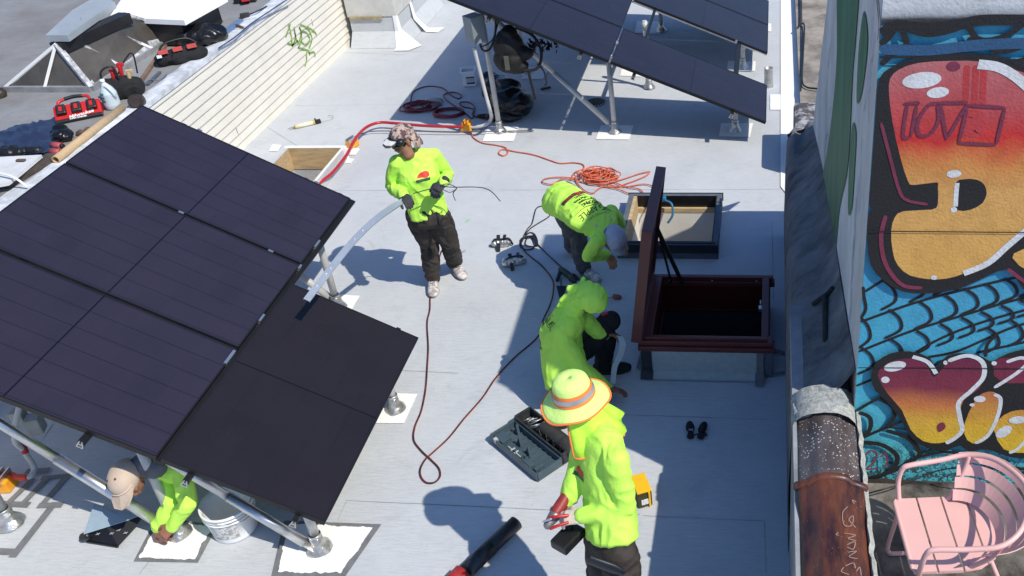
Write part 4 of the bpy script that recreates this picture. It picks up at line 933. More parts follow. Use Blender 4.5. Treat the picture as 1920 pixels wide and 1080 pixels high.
# grey flashing apron in front of the hatch
b = B(); z = HZ-.085
quad(b, [(x0-.08, y0-th-.004, z), (x1+.02, y0-th-.004, z), (x1+.02, y0-th-.006, .05), (x0-.08, y0-th-.006, .05)]); quad(b, [(x0-.08, y0-th-.006, .05), (x1+.02, y0-th-.006, .05), (x1+.02, y0-th-.05, .012), (x0-.08, y0-th-.05, .012)])
quad(b, [(x0-.08, y0-th-.05, .012), (x1+.02, y0-th-.05, .012), (x1+.02, y0-th-.07, .011), (x0-.08, y0-th-.07, .011)])
for (a_, c_2) in ((x0-.06, 0),): pass
box(b, ((x0+x1)/2, (y0+y1)/2, .15), (x1-x0+.17, y1-y0+.16, .02)) if False else None
fin('flashing_apron', b, mat('new_grey_membrane', (.40, .44, .43), .85, 0, .1, 20, .4, 90), ht, norm=False)
b = B()
for (cx, cy2, sx, sy) in (((x0+x1)/2, y0-.05, x1-x0+.17, .08), ((x0+x1)/2, y1+.03, x1-x0+.12, .05), (x0-.05, (y0+y1)/2, .07, y1-y0), (x1+.04, (y0+y1)/2, .06, y1-y0)): box(b, (cx, cy2, (HZ-.09)/2), (sx-.004, sy-.004, HZ-.09))
fin('curb_body', b, FELT2, ht)
BITU = mat('black_bitumen', (.025, .027, .03), .5, 0, .4, 12, .5)
for (xa, xb, m_, ft) in ((x0-.085, x0+.0, BITU, .075), (x1-.035, x1+.02, TAPE, .125)):
    b = B(); quad(b, [(xa, y0-th-.010, z), (xb, y0-th-.010, z), (xb, y0-th-.012, .055), (xa, y0-th-.012, .055)]); quad(b, [(xa-.01, y0-th-.012, .055), (xb+.005, y0-th-.012, .055), (xb+.005, y0-th-ft, .014), (xa-.01, y0-th-ft, .014)])
    fin('sealing_tape', b, m_, ht, norm=False)

# ================================================================== THINGS ON THE ROOF
def on(pp, z=.012): return [g(x, y, z) if len(q_) == 2 else g(x, y, q_[2]) for q_ in pp for x, y in [q_[:2]]]
CABR = mat('red_black_cable', (.20, .018, .015), .5, 0, .5, 8, col2=(.02, .008, .008), contrast=.08); CABO = mat('orange_cable', (.62, .13, .06), .55, 0, .3, 20); CABD = mat('dark_maroon_cable', (.13, .012, .022), .45, 0, .5, 9)
CABB = mat('black_cable', (.012, .013, .02), .5)
def coil(c, rx, ry, n, seed, jit=.25, z0=.012, dz=.004, ell_=None):
    rnd = random.Random(seed); P = []
    for i in range(n*10):
        a = i/10*2*math.pi; t = i/(n*10); k = 1+jit*math.sin(a*.37+seed)*.6+rnd.uniform(-.04, .04)
        P.append(V((c.x+rx*k*math.cos(a)+jit*rx*.4*math.sin(a*.13+seed), c.y+ry*k*math.sin(a)+jit*ry*.5*math.cos(a*.21), z0+dz*i/10)))
    return P
def tangle(c, rx, ry, n, seed, spread=.5, z0=.012, dz=.0035):
    rnd = random.Random(seed); P = []; a0 = rnd.uniform(0, 6)
    for k in range(n):
        ox, oy = rnd.uniform(-spread, spread)*rx, rnd.uniform(-spread, spread)*ry; sx, sy = rnd.uniform(.35, 1.0), rnd.uniform(.35, 1.0); sg_ = rnd.choice((1, 1, -1)); tl2 = rnd.uniform(-.6, .6)
        for j in range(5):
            a = a0+sg_*j/5*2*math.pi; x, y = rx*sx*math.cos(a), ry*sy*math.sin(a)
            P.append(V((c.x+ox+x*math.cos(tl2)-y*math.sin(tl2), c.y+oy+x*math.sin(tl2)+y*math.cos(tl2), z0+dz*(k+j/5)+rnd.uniform(0, .006))))
    return P
# thin cable wandering across the middle of the roof
b = B(); tube(b, on([(828, 470), (822, 490), (808, 545), (806, 580), (801, 605), (803, 650), (801, 690), (798, 730), (790, 770), (778, 800), (776, 825), (790, 845), (808, 862), (823, 878), (825, 893), (815, 904), (800, 905), (790, 895), (788, 880), (797, 862), (812, 848), (842, 820), (870, 785), (905, 745), (930, 708), (965, 670), (1000, 640), (1015, 620), (1018, 600), (1030, 575), (1037, 550), (1036, 525), (1018, 500), (1000, 485), (985, 472), (978, 460)]), .0065, 6, 5)
tag(fin('thin_cable', b, CABR), 'long thin red and black cable crossing the roof centre with one loop', 'cable')
b = B(); tube(b, on([(978, 460), (976, 450), (984, 444), (998, 443), (1005, 452), (1000, 465), (985, 468), (975, 460), (980, 448), (992, 446)]), .007, 6, 5); tube(b, on([(978, 455), (983, 445), (993, 436), (1003, 440), (1008, 455), (1000, 462), (985, 458), (992, 444), (1010, 460), (1030, 480), (1050, 498), (1060, 505)]), .006, 6, 5)
tube(b, on([(982, 442), (990, 428), (998, 418), (1005, 392), (1015, 386), (1026, 384), (1034, 390), (1030, 405), (1010, 418), (995, 428), (985, 440)]), .0055, 6, 5); P = g(1003, 450, .02); beam(b, g(1000, 442, .02), g(1007, 460, .02), .03, .025)
tag(fin('mains_lead', b, CABB), 'black power cord tangled beside the bending worker, feeding the dark power tool', 'lead')
# orange extension cord
b = B(); tube(b, on([(882, 244), (888, 258), (905, 268), (930, 272), (948, 277), (952, 287), (943, 292), (935, 287), (942, 280), (965, 284), (1000, 290), (1030, 300), (1050, 306), (1075, 305), (1092, 308), (1095, 315), (1085, 320), (1076, 325), (1070, 338)]), .0075, 6, 5)
c0 = g(1122, 332, .012)
tube(b, tangle(c0, .20, .16, 15, 3, .45), .007, 6, 5)
tube(b, on([(1090, 335), (1050, 332), (1022, 335), (1018, 342), (1035, 345), (1060, 335), (1110, 345), (1150, 350), (1180, 342), (1210, 330), (1218, 322), (1200, 325), (1170, 335), (1140, 345), (1170, 350), (1205, 345), (1225, 350), (1220, 362), (1190, 366), (1160, 355), (1130, 350), (1110, 362), (1090, 352), (1080, 330), (1120, 318), (1150, 340), (1175, 350), (1200, 355), (1210, 370)], .02), .007, 6, 5)
tag(fin('extension_cord', b, CABO), 'orange extension cord heaped in tangled loops behind the bending worker', 'extension cord')
# dark red coil in the shade
b = B(); c0 = g(842, 214, .012); P = coil(c0, .20, .13, 8, 1, .10, .014, .005); tube(b, P[::2], .010, 6, 3); c1 = g(786, 202, .012); tube(b, tangle(c1, .24, .18, 9, 5, .4), .009, 6, 5)
tube(b, on([(770, 190), (775, 172), (800, 162), (830, 165), (845, 178), (860, 185), (864, 178), (850, 173), (832, 178), (840, 190), (870, 210), (885, 222), (888, 205), (868, 200), (862, 192), (880, 192), (890, 202), (886, 215), (905, 222), (925, 222)]), .009, 6, 5)
tag(fin('air_hose', b, CABD), 'dark maroon hose coiled in the shade left of the array post', 'hose')
# red flexible conduit running from the orange block to under the left array, on blocks
def ph(x, y, z): return g(x, y, z)
b = B(); tube(b, [ph(866, 238, .09), ph(800, 236, .09), ph(740, 231, .09), ph(710, 230, .10), ph(685, 240, .12), ph(665, 262, .13), ph(650, 290, .12), ph(625, 322, .11), ph(590, 360, .11), (-4.45, 8.0, .1)], .018, 10, 8)
cd = tag(fin('red_conduit', b, mat('glossy_red_conduit', (.42, .02, .03), .3, 0, .1)), 'glossy red conduit sweeping from the orange block past the lumber-lined opening', 'conduit')
b = B(); tube(b, [ph(1000, 245, .02), ph(880, 247, .05), ph(760, 246, .05), ph(700, 246, .04), ph(675, 252, .06), ph(662, 262, .10)], .007, 6); tag(fin('grey_cable', b, mat('grey_cable_jacket', (.08, .085, .11), .5)), 'thin grey cable running beside the glossy red conduit', 'cable')
def block(x, y, z=.0, s=(.11, .09, .10), a=0, lab='', w2=True):
    b = B(); P = g(x, y, 0); box(b, P+V((0, 0, s[2]/2+.006)), s, rotz(a), bev=.01); t = tag(fin('support_block', b, ORANGE, None, P), lab, 'support block', 'orange pipe support blocks')
    b = B(); box(b, P+V((-.02, 0, s[2]+.02)), (.012, s[1]+.02, .05), rotz(a)); box(b, P+V((.03, 0, s[2]+.02)), (.012, s[1]+.02, .05), rotz(a)); fin('strut_clamp', b, ORANGE if w2 else ALU, t); return t
block(876, 246, s=(.12, .10, .10), a=-5, lab='orange support block joining the red conduit to the grey conduit')
block(662, 275, s=(.11, .12, .08), a=-20, lab='orange support block under the red conduit beside the lumber-lined opening', w2=False)
b = B(); P = g(656, 285, 0); box(b, P+V((.02, -.02, .01)), (.17, .14, .008)); tag(fin('roof_patch', b, WHITE), kind='structure')
block(14, 915, s=(.12, .12, .10), a=5, lab='orange support block at the left frame edge under the left array', w2=False)
# conduit and red sleeve at the lower left
b = B(); tube(b, [V((-5.0, 4.9, 1.25)), ph(28, 800, .55), ph(45, 845, .30), ph(60, 868, .16), ph(64, 880, .11), ph(58, 892, .09), ph(48, 895, .09)], .02, 10); lc = tag(fin('conduit', b, mat('grey_pvc', ())), 'grey conduit with a red band curving down at the lower left', 'conduit')
b = B(); tube(b, [ph(50, 895, .09), ph(30, 894, .09), ph(8, 886, .09), ph(-40, 876, .09)], .024, 10); fin('red_sleeve', b, mat('bright_red_sleeve', (.62, .04, .02), .35, 0, .1), lc)
b = B(); a, c = ph(41, 832, .36), ph(48, 849, .285); cyl(b, a, c, .0235, .0235, 12); fin('red_band', b, mat('red_band', (.4, .03, .03), .5), lc)
# hanging bracket bits behind the left posts
b = B(); P = g(66, 795, .35); box(b, P, (.10, .10, .14), rotz(20), bev=.01); box(b, P+V((-.12, .02, .05)), (.09, .08, .12), rotz(10), bev=.01); tag(fin('inverter_box', b, mat('dusty_pale_box', (.32, .33, .31), .6, 0, .15, 8)), 'dusty pale box hung in the shade under the left array', 'electrical box')
# drains
for (x, y, r, lab, mm) in ((813, 193, .115, 'round grey roof drain cover among the dark red hose', mat('grey_lid', (.25, .27, .28), .6, 0, .1)), (1117, 193, .125, 'round rusty roof drain strainer in the shade under the right array', mat('rusty_disc', (.07, .065, .055), .9, 0, .4, 20, .6, 40))):
    b = B(); P = g(x, y, 0); lathe(b, P, [(.001, .03), (r*.5, .03), (r*.85, .024), (r, .01), (r*1.04, .002)], 28); t = tag(fin('roof_drain', b, mm, None, P), lab, 'roof drain')
    b = B(); 
    for i in range(22): a = i*2*math.pi/22; box(b, P+V((r*1.04*math.cos(a), r*1.04*math.sin(a), .012)), (.014, .014, .02), rotz(math.degrees(a)))
    fin('crimped_edge', b, ALU if mm.name != 'grey_lid' else mm, t)
# vent pipe by the far corner
P = g(1441, 162, 0); b = B(); lathe(b, P, [(.055, 0), (.055, .25), (.057, .255), (.050, .255), (.048, .1), (.0, .1)], 28); vp_ = tag(fin('vent_pipe', b, mat('weathered_steel', (.42, .42, .41), .5, .6, .3, 12, .2), None, P), 'short galvanised vent pipe near the white roof edge', 'vent pipe')
b = B(); lathe(b, P, [(.068, 0), (.064, .01), (.056, .06)], 28); fin('pipe_collar', b, STEEL, vp_)
# sealant gun
P = g(578, 232, .03); a, c = g(553, 238, .03), g(590, 229, .03); d = (c-a).normalized(); s = V((-d.y, d.x, 0))
sg = thing('caulking_gun', P, 'cream caulking gun lying on the sunny roof above the lumber-lined opening', 'caulking gun')
b = B(); cyl(b, a, c, .026, .026, 20); fin('cartridge', b, mat('cream_tube', (.78, .72, .52), .5, 0, .08, 20), sg)
b = B(); cyl(b, a-d*.001, a+d*.012, .0275, .0275, 20); cyl(b, c-d*.02, c+d*.001, .029, .029, 20); fin('yellow_cap', b, mat('ochre_cap', (.62, .45, .12), .5), sg)
b = B(); cyl(b, a-d*.09, a, .003, .012, 10); fin('nozzle', b, mat('grey_nozzle', (.25, .25, .27), .5), sg)
b = B(); box(b, c+d*.04, (.07, .05, .045), axes(d), bev=.008); beam(b, c+d*.03+s*.01, c+d*.02+s*.10, .016, .02); fin('trigger_handle', b, BLACK, sg)
b = B(); tube(b, [c+d*.06, c+d*.2, c+d*.24+s*.03, c+d*.23+s*.08, c+d*.19+s*.11], .004, 6); fin('plunger_rod', b, STEEL, sg)
# white bucket in the shade and rubbish bags
def bucket(P, r, h, lab, label_txt=True, fill=None, tilt=None):
    b = B(); lathe(b, P, [(0, .004), (r*.86, .004), (r*.88, .02), (r, h-.02), (r*1.05, h-.02), (r*1.05, h), (r*.985, h), (r*.95, h-.05), (r*.84, .03), (0, .03)], 40)
    bm_ = mat('white_pail', (.84, .85, .86), .45, 0, .06, 8)
    t = tag(fin('bucket', b, bm_, None, P), lab, 'bucket', None)
    for zz in (h-.04, h-.065):
        b = B(); lathe(b, P, [(r*1.0, zz-.006), (r*1.035, zz-.004), (r*1.035, zz+.004), (r*1.0, zz+.006)], 40); fin('rim_ring', b, bm_, t)
    return t
bk = bucket(g(436, 1003, 0)+V((.0, .06, 0)), .165, .26, 'round white pail with a torn paper label under the left array')
b = B(); P = world_of(bk); r = .166; prev = None
for i in range(9):
    a = R(-120+i*9); k = lambda z: .88*.165+(.165-.88*.165)*(z-.02)/.22
    q = [b.verts.new(P+V((k(z)*1.006*math.cos(a)+.0, k(z)*1.006*math.sin(a), z))) for z in (.05, .19)]
    if prev: b.faces.new((prev[0], q[0], q[1], prev[1]))
    prev = q
fin('paper_label', b, mat('faded_label', (.50, .50, .50), .7, 0, .35, 40, contrast=.12), bk, norm=False)
b = B(); tube(b, [P+V((.17*math.cos(R(t_)), .17*math.sin(R(t_)), .235-.06*math.sin(R(t_+95)))) for t_ in range(-95, 90, 15)], .003, 6); fin('wire_handle', b, STEEL, bk)
P = g(882, 158, 0); b = B(); A = rotz(12)
for (c_3, s_3) in (((0, -.08, .11), (.17, .006, .2)), ((0, .08, .11), (.17, .006, .2)), ((-.085, 0, .11), (.006, .16, .2)), ((.085, 0, .11), (.006, .16, .2)), ((0, 0, .012), (.17, .16, .01))): box(b, P+A@V(c_3), s_3, A)
for (c_3, s_3) in (((0, -.088, .205), (.20, .02, .02)), ((0, .088, .205), (.20, .02, .02)), ((-.092, 0, .205), (.02, .17, .02)), ((.092, 0, .205), (.02, .17, .02))): box(b, P+A@V(c_3), s_3, A, bev=.004)
sb = tag(fin('square_bucket', b, mat('white_pail', ()), None, P), 'square white bucket with a printed label next to black rubbish bag', 'bucket')
b = B(); box(b, P+A@V((.02, -.086, .09)), (.11, .004, .11), A); box(b, P+A@V((.02, -.089, .05)), (.11, .003, .02), A, mi=1); box(b, P+A@V((.02, -.089, .13)), (.11, .003, .015), A, mi=1); fin('printed_label', b, [mat('lilac_label', (.52, .50, .56), .6), BLACK], sb)
def blob(name, parts, m, lab, cat, vox=.014, amp=.02, sc=7, loc=None, smooth=1):
    b = B()
    for c, s in parts: ell(b, c, s)
    o = remesh(name, b, m, None, loc, vox, smooth, (amp, sc, (1, 1, 1))); return tag(o, lab, cat)
P = g(955, 205, 0)
blob('rubbish_bag', [(g(955, 190, .16), (.26, .24, .19)), (g(932, 168, .20), (.20, .18, .19)), (g(972, 195, .15), (.19, .20, .16)), (g(918, 148, .30), (.13, .10, .10)), (g(945, 218, .06), (.26, .10, .06)), (g(908, 218, .03), (.12, .05, .03)), (g(950, 160, .30), (.18, .14, .10))], BAGM, 'big crumpled black rubbish bag in the shade behind the array post', 'rubbish bag', loc=P)
# backpack hung under the array
P = aty(958, 92, 10.2)
bp = blob('backpack', [(P+V((-.02, 0, .02)), (.17, .14, .22)), (P+V((-.03, -.02, -.12)), (.18, .15, .15)), (P+V((.03, -.01, -.20)), (.15, .12, .10)), (P+V((.0, .0, .18)), (.10, .10, .10)), (P+V((.14, .0, -.05)), (.12, .08, .08))], mat('dense_black_nylon', (.004, .004, .005), .7, 0, .3, 20, .3, 60), 'black backpack hanging by its straps from the right array frame', 'backpack', amp=.012)
b = B(); tube(b, [P+V((.10, -.02, .26)), P+V((.28, -.02, .16)), P+V((.36, -.05, -.02)), P+V((.30, -.08, -.2)), P+V((.14, -.1, -.22))], .018, 8); tube(b, [P+V((.30, -.06, -.16)), P+V((.36, -.06, -.24)), P+V((.38, -.06, -.38)), P+V((.36, -.06, -.42))], .010, 6); beam(b, P+V((.19, -.1, -.2)), P+V((.23, -.1, -.58)), .03, .006, (0, 1, 0)); fin('shoulder_strap', b, CLOTHB, bp)
b = B(); box(b, P+V((-.02, -.175, -.10)), (.05, .02, .16), rotz(5)); fin('khaki_patch', b, mat('khaki', (.10, .09, .07), .9), bp)
b = B(); rnd = random.Random(3); P2_ = aty(1010, 85, 10.9)
for i in range(46): c = P2_+V((rnd.uniform(-.16, .24), rnd.uniform(-.06, .06), rnd.uniform(-.06, .06)-.15*0)); quad(b, [c+V([rnd.uniform(-.05, .05) for _ in 'xyz']) for _ in 'abcd'])
tag(fin('camouflage_scrap', b, mat('dry_leafy_cloth', (.02, .014, .010), .9, 0, .6, 30), norm=False), 'shaggy dark camouflage cloth stuffed behind the hanging backpack', 'cloth')
b = B(); beam(b, g(1014, 167, .02), g(1032, 163, .02), .035, .02); tag(fin('spirit_level', b, BLACK), 'short black bar lying on the shaded roof by the brace', 'tool')
# knee pads
def kneepad(x, y, a, lab, s=1, mw=FOIL):
    P = g(x, y, 0); A = rotz(a); t = thing('knee_pad', P, lab, 'knee pad', 'loose knee pads')
    b = B(); 
    for i in range(5): ell(b, P+A@V(((-.08+.04*i)*s, 0, .05*s)), (.045*s, .05*s, (.045+.012*math.sin(i*.8))*s))
    remesh('pad_shell', b, mw, t, None, .008, 2, (.006, 22, (1, 1, 1)))
    b = B(); tube(b, [P+A@V((q, -.01, h)) for q, h in ((-.10, .02), (-.06, .09), (.02, .11*s), (.08, .09), (.11, .02))], .010, 6)
    beam(b, P+A@V((-.03*s, .05, .105)), P+A@V((-.03*s, -.11, .012)), .035, .006); beam(b, P+A@V((.05*s, .05, .10)), P+A@V((.05*s, -.03, .11)), .03, .006); fin('strap', b, BLACK, t)
kneepad(941, 462, 10, 'silver knee pad with black strap lying furthest from the camera', .8)
kneepad(965, 497, 20, 'silver knee pad with black strap nearest the looping thin cable', .95)
P = g(1305, 812, 0); t = thing('knee_pad', P, 'pair of small black knee pads lying on the shaded roof at right', 'knee pads')
for dx, a in ((-.045, 8), (.05, -18)):
    A = rotz(a); b = B(); ell(b, P+V((dx, .03, .03)), (.032, .06, .03), A); ell(b, P+V((dx*.8, -.05, .02)), (.03, .03, .02), A); remesh('black_pad', b, CLOTHB, t, None, .007, 1, (.004, 30, (1, 1, 1)))
b = B(); tube(b, [P+V((-.04, -.06, .02)), P+V((.02, -.045, .035)), P+V((.08, -.04, .02)), P+V((.07, -.01, .015))], .006, 6); box(b, P+V((-.035, -.012, .045)), (.03, .018, .01), mi=1); fin('strap', b, [BLACK, mat('grey_label', (.3, .33, .38), .6)], t)
# heat gun / grinder and trowel
P = g(1068, 515, .04); t = thing('power_tool', P, 'dark green corded power tool on the roof beside the white shoe', 'power tool'); a, c = g(1052, 505, .04), g(1075, 522, .045); d = (c-a).normalized()
b = B(); loft(b, [a, a.lerp(c, .5), c], [.028, .030, .024], None, 14); fin('body', b, mat('dark_green_plastic', (.012, .045, .035), .5), t)
b = B(); loft(b, [c-d*.01, c+d*.05], [.042, .038], None, 16); beam(b, a+V((0, 0, 0)), a+V((-.01, -.16, -.02)), .03, .025, bev=.006); fin('gear_head', b, BLACK, t)
b = B(); cyl(b, c+d*.05, c+d*.14, .02, .016, 14); fin('steel_nose', b, STEEL, t)
P = g(1053, 545, .02); t = thing('trowel', P, 'small black pointed trowel lying above the green hood', 'trowel'); b = B(); prism(b, [g(1043, 536, .012), g(1062, 537, .012), g(1055, 562, .012), g(1050, 562, .012)], (0, 0, 1), .004); fin('blade', b, BLACK, t)
b = B(); tube(b, [g(1052, 536, .02), g(1052, 522, .04)], .006, 6); fin('tang', b, BLACK, t)
b = B(); loft(b, [g(1153, 556, .022), g(1161, 557, .022)], [.024, .022], None, 12); t = tag(fin('tape_roll', b, mat('dull_pink_plastic', (.30, .09, .075), .6)), 'small dull red cap lying on the roof left of the hatch', 'cap'); b = B(); tube(b, [g(1148, 557, .02), g(1140, 560, .01), g(1136, 568, .01)], .003, 5); fin('wire', b, BLACK, t)
# open tool case
case = thing('tool_case', g(1000, 840, 0), 'open dark teal plastic tool case lying in sun beside the hatted worker', 'tool case')
TEAL = mat('dark_teal_plastic', (.055, .085, .105), .45, 0, .18, 6, .1, 60); TEALD = mat('deep_teal_plastic', (.018, .03, .036), .5, 0, .2)
pa, pb_, pc_, pd = g(919, 826, .02), g(1008, 902, .02), g(1073, 868, .02), g(986, 772, .02)
ux = (pb_-pa).normalized(); uy = (pd-pa); LX = (pb_-pa).length; uy = (uy-ux*uy.dot(ux)); LYY = uy.length*1.02; uy.normalize()
CP = lambda x, y, z=0: pa+ux*x*LX+uy*y*LYY+V((0, 0, z)); AX = Matrix((ux, uy, V((0, 0, 1)))).transposed()
b = B(); box(b, CP(.5, .30, -.006), (LX, LYY*.58, .012), AX)
for (x, y, sx, sy) in ((.5, .01, 1, .03), (.01, .30, .03, .58), (.99, .30, .03, .58), (.5, .585, 1, .03)): box(b, CP(x, y, .03), (max(sx*LX*.98, .014), max(sy*LYY*.95, .014), .06), AX, bev=.005)
fin('lid_tray', b, TEAL, case)
b = B()
for i in range(9): box(b, CP(.10+i*.10, .36, .008), (.006, LYY*.38, .012), AX)
for (x, y, sx, sy, h) in ((.14, .17, .18, .22, .05), (.42, .12, .30, .12, .035), (.46, .20, .26, .05, .03), (.72, .12, .16, .12, .04), (.86, .2, .05, .2, .03)): box(b, CP(x, y, h/2), (sx*LX, sy*LYY, h), AX, bev=.005)
for (x, y) in ((.36, .34), (.58, .30), (.16, .50)): prism(b, [CP(x-.05, y, .01), CP(x+.05, y, .01), CP(x+.01, y+.02, .10)], ux.cross(V((0, 0, 1))), .02)
fin('moulded_rib', b, TEAL, case)
b = B()
for (x, y) in ((.40, .12), (.47, .12)): box(b, CP(x, y, .038), (.012, LYY*.10, .004), AX)
for (x, y) in ((.40, .10), (.50, .10)): box(b, CP(x, y, .040), (LX*.16, .007, .004), AX)
box(b, CP(.13, .02, .045), (.03, .025, .04), AX); fin('pale_slot', b, mat('pale_grey_clip', (.45, .47, .47), .6), case)
b = B(); box(b, CP(.5, .80, -.006), (LX, LYY*.40, .012), AX)
for (x, y, sx, sy) in ((.5, .61, 1, .03), (.01, .80, .03, .38), (.99, .80, .03, .38), (.5, .99, 1, .03)): box(b, CP(x, y, .045), (max(sx*LX*.98, .014), max(sy*LYY*.95, .014), .09), AX, bev=.005)
fin('base_tray', b, mat('sooty_plastic', (.03, .033, .036), .55, 0, .5, 14, .3), case)
b = B(); loft(b, [CP(.45, .84, .07), CP(.85, .86, .07)], [.05, .055], None, 18); loft(b, [CP(.85, .86, .07), CP(1.0, .84, .06)], [.06, .05], None, 18)
t = tag(fin('rotary_hammer', b, mat('dusty_black_tool', (.035, .033, .03), .6, 0, .3, 14)), 'dusty black rotary hammer drill lying inside the open tool case', 'power tool')
rnd = random.Random(4); 
for i in range(16):
    b = B(); x, y = .10+i*.032, .74+rnd.uniform(-.05, .05); a = CP(x, y, .045+rnd.uniform(0, .02)); c = CP(x+rnd.uniform(-.03, .10), y+.20+rnd.uniform(-.05, .03), .05+rnd.uniform(0, .04)); cyl(b, a, c, .0045, .0045, 8)
    tag(fin('drill_bit', b, STEEL), 'steel drill bit lying among others in the open tool case', 'drill bit', 'drill bits in the tool case')
b = B(); 
for k in range(4): tube(b, [CP(.35+k*.15, .66, .05), CP(.42+k*.15, .72, .10), CP(.5+k*.13, .68, .06), CP(.46+k*.15, .76, .08)], .004, 5)
tag(fin('tangled_wire', b, BLACK), 'thin tangled black wire in the base of the tool case', 'wire')
# yellow drill box behind the hatted worker
P = g(1208, 945, 0); t = thing('drill_battery_box', P, 'yellow and black box with white label standing behind the hatted worker', 'box'); A = rotz(24)
b = B(); box(b, P+V((-.02, .05, .07)), (.10, .17, .14), A, bev=.008); fin('box_body', b, mat('olive_black', (.05, .045, .01), .5, 0, .3, 20), t)
b = B(); box(b, P+V((-.02, .05, .143)), (.102, .172, .012), A, bev=.003); box(b, P+A@V((.045, .06, .05))*1.0+V((0, 0, 0)) if False else P+V((.022, .03, .07)), (.012, .12, .13), A); fin('yellow_lid', b, mat('signal_yellow', (.90, .50, .01), .45, 0, .05), t)
b = B(); box(b, P+V((-.02, .05, .075))+A@V((.0, -.088, -.02)), (.055, .004, .045), A); fin('printed_label', b, mat('white_print', (.7, .7, .72), .6, 0, .3, 120, contrast=.15), t)
# membrane off-cut roll lower left (grey face, black curled back)
b = B(); C_ = [g(190, 948, .03), g(216, 944, .01), g(270, 962, .03), g(156, 1008, .06)]
def sheet(bm, P4, nx, ny, fz, mi=0):
    gr = [[bm.verts.new((P4[0].lerp(P4[1], i/nx)).lerp(P4[3].lerp(P4[2], i/nx), j/ny)+V((0, 0, fz(i/nx, j/ny)))) for i in range(nx+1)] for j in range(ny+1)]
    for j in range(ny):
        for i in range(nx): f = bm.faces.new((gr[j][i], gr[j][i+1], gr[j+1][i+1], gr[j+1][i])); f.material_index = mi; f.smooth = True
mo = thing('membrane_offcut', g(215, 985, 0), 'folded membrane offcut, pale blue grey above and black beneath, below the tan cap', 'membrane piece')
b = B(); P4 = [g(176, 945, .02), g(275, 962, .05), g(268, 968, .05), g(158, 1005, .05)]
prism(b, [g(177, 944, .06), g(208, 958, .07), g(274, 962, .09), g(240, 976, .10), g(157, 1002, .10)], (0, 0, 1), .004); fin('grey_face', b, mat('blue_grey_membrane', (.34, .45, .56), .8, 0, .06, 10, .3, 80), mo)
b = B(); P = [g(157, 1003, .095), g(200, 988, .095), g(274, 963, .092), g(222, 1024, .012), g(164, 1014, .012), g(155, 1010, .05)]; b.faces.new([b.verts.new(p) for p in P]); tube(b, [g(156, 1007, .05), g(166, 1004, .07)], .03, 8); 
tube(b, [g(163, 1015, .02), g(221, 1025, .012)], .008, 6); fin('black_back', b, mat('satin_black_film', (.006, .006, .008), .4, 0, .3), mo, norm=False)
b = B(); a, c = g(178, 1000, .05), g(240, 985, .058)
for i in range(5):
    q = g(182+i*13, 1002-(i % 2)*6-i*.5, .062); spray(b, [(0, 0), (1, 0), (2, 0)], .005, lambda x, y, q=q: q+V((x*.012, .008*(x-1), 0)), (0, -.4, 1), .01); spray(b, [(0, 0), (1, 0), (2, 0)], .005, lambda x, y, q=q: q+V((x*.012, -.008*(x-1), 0)), (0, -.4, 1), .01)
fin('printed_marks', b, mat('faint_print', (.35, .35, .36), .6), mo)
# dark roll with a red end at the bottom
a, c = g(968, 980, .055), g(875, 1070, .055); d = (c-a).normalized(); t = thing('membrane_roll', g(920, 1025, 0), 'dark roll with a red wrapped end at the bottom edge of the photo', 'roll')
b = B(); cyl(b, a, c, .05, .05, 28); fin('roll_body', b, mat('navy_black_roll', (.018, .022, .034), .45, 0, .2, 5), t); b = B(); cyl(b, a+(c-a)*.52, a+(c-a)*.80, .0525, .0525, 28); fin('black_wrap', b, BLACK, t); b = B(); cyl(b, c+d*.03, c+d*.16, .068, .064, 28); fin('red_end', b, mat('red_film', (.38, .03, .03), .4, 0, .1, 8, .3), t)
# green felt pen mark
b = B(); spray(b, [(874, 417), (877, 414), (881, 412)], .02, lambda x, y: g(x, y, 0), (0, 0, 1), .006, 0, 3); tag(fin('green_chalk_mark', b, mat('green_chalk', (.28, .6, .15), .8)), kind='structure')
# aluminium rod (long) held by the first worker lies below

# ================================================================== THINGS ON THE NEIGHBOUR'S ROOF
def nz(x, y, h=0.0): return g(x, y, NZ+h)
# old glazed skylight lantern with a metal cap
sk_ = thing('skylight_lantern', nz(170, 120), 'old pitched glass skylight with a raised grey metal cap and white tarred ribs', 'skylight')
base_ = [nz(12, 168, .02), nz(172, 168, .02), nz(338, 62, .02), nz(230, 40, .02)]
r0, r1 = nz(106, 88, .45), nz(235, 30, .45)   # ridge ends
GL = mat('dirty_wired_glass', (.085, .075, .065), .35, 0, .35, 3, .1, 20); TAR = mat('silver_tar', (.42, .43, .46), .6, 0, .35, 14, .8, 20, contrast=.12)
bl, br, fr, fl = base_[0], base_[1], base_[2], base_[3]
b = B(); quad(b, [bl, br, br, r0][:2]+[r0]) if False else b.faces.new([b.verts.new(p) for p in (bl, br, r0)]); quad(b, [br, fr, r1, r0]); b.faces.new([b.verts.new(p) for p in (fr, fl, r1)]); quad(b, [fl, bl, r0, r1]); fin('glass', b, GL, sk_, norm=False)
CB = mat('skylight_kerb', (.26, .265, .28), .7, 0, .3, 6, .4)
b = B(); 
for a, c in ((bl, br), (br, fr), (fr, fl), (fl, bl)): beam(b, a-V((0, 0, .0)), c, .06, .08)
fin('kerb', b, CB, sk_)
ribs = [(bl, r0, .035, 1), (bl.lerp(br, .47), r0, .035, 1), (br, r0, .05, 0), (br.lerp(fr, .33), r0.lerp(r1, .2), .03, 0), (br.lerp(fr, .66), r0.lerp(r1, .6), .03, 0), (fr, r1, .04, 0), (br.lerp(fr, .33), br.lerp(fr, .33).lerp(r0.lerp(r1, .2), .22), .045, 1), (br.lerp(fr, .66), br.lerp(fr, .66).lerp(r0.lerp(r1, .6), .22), .04, 1), (fr, fr.lerp(r1, .25), .05, 1)]
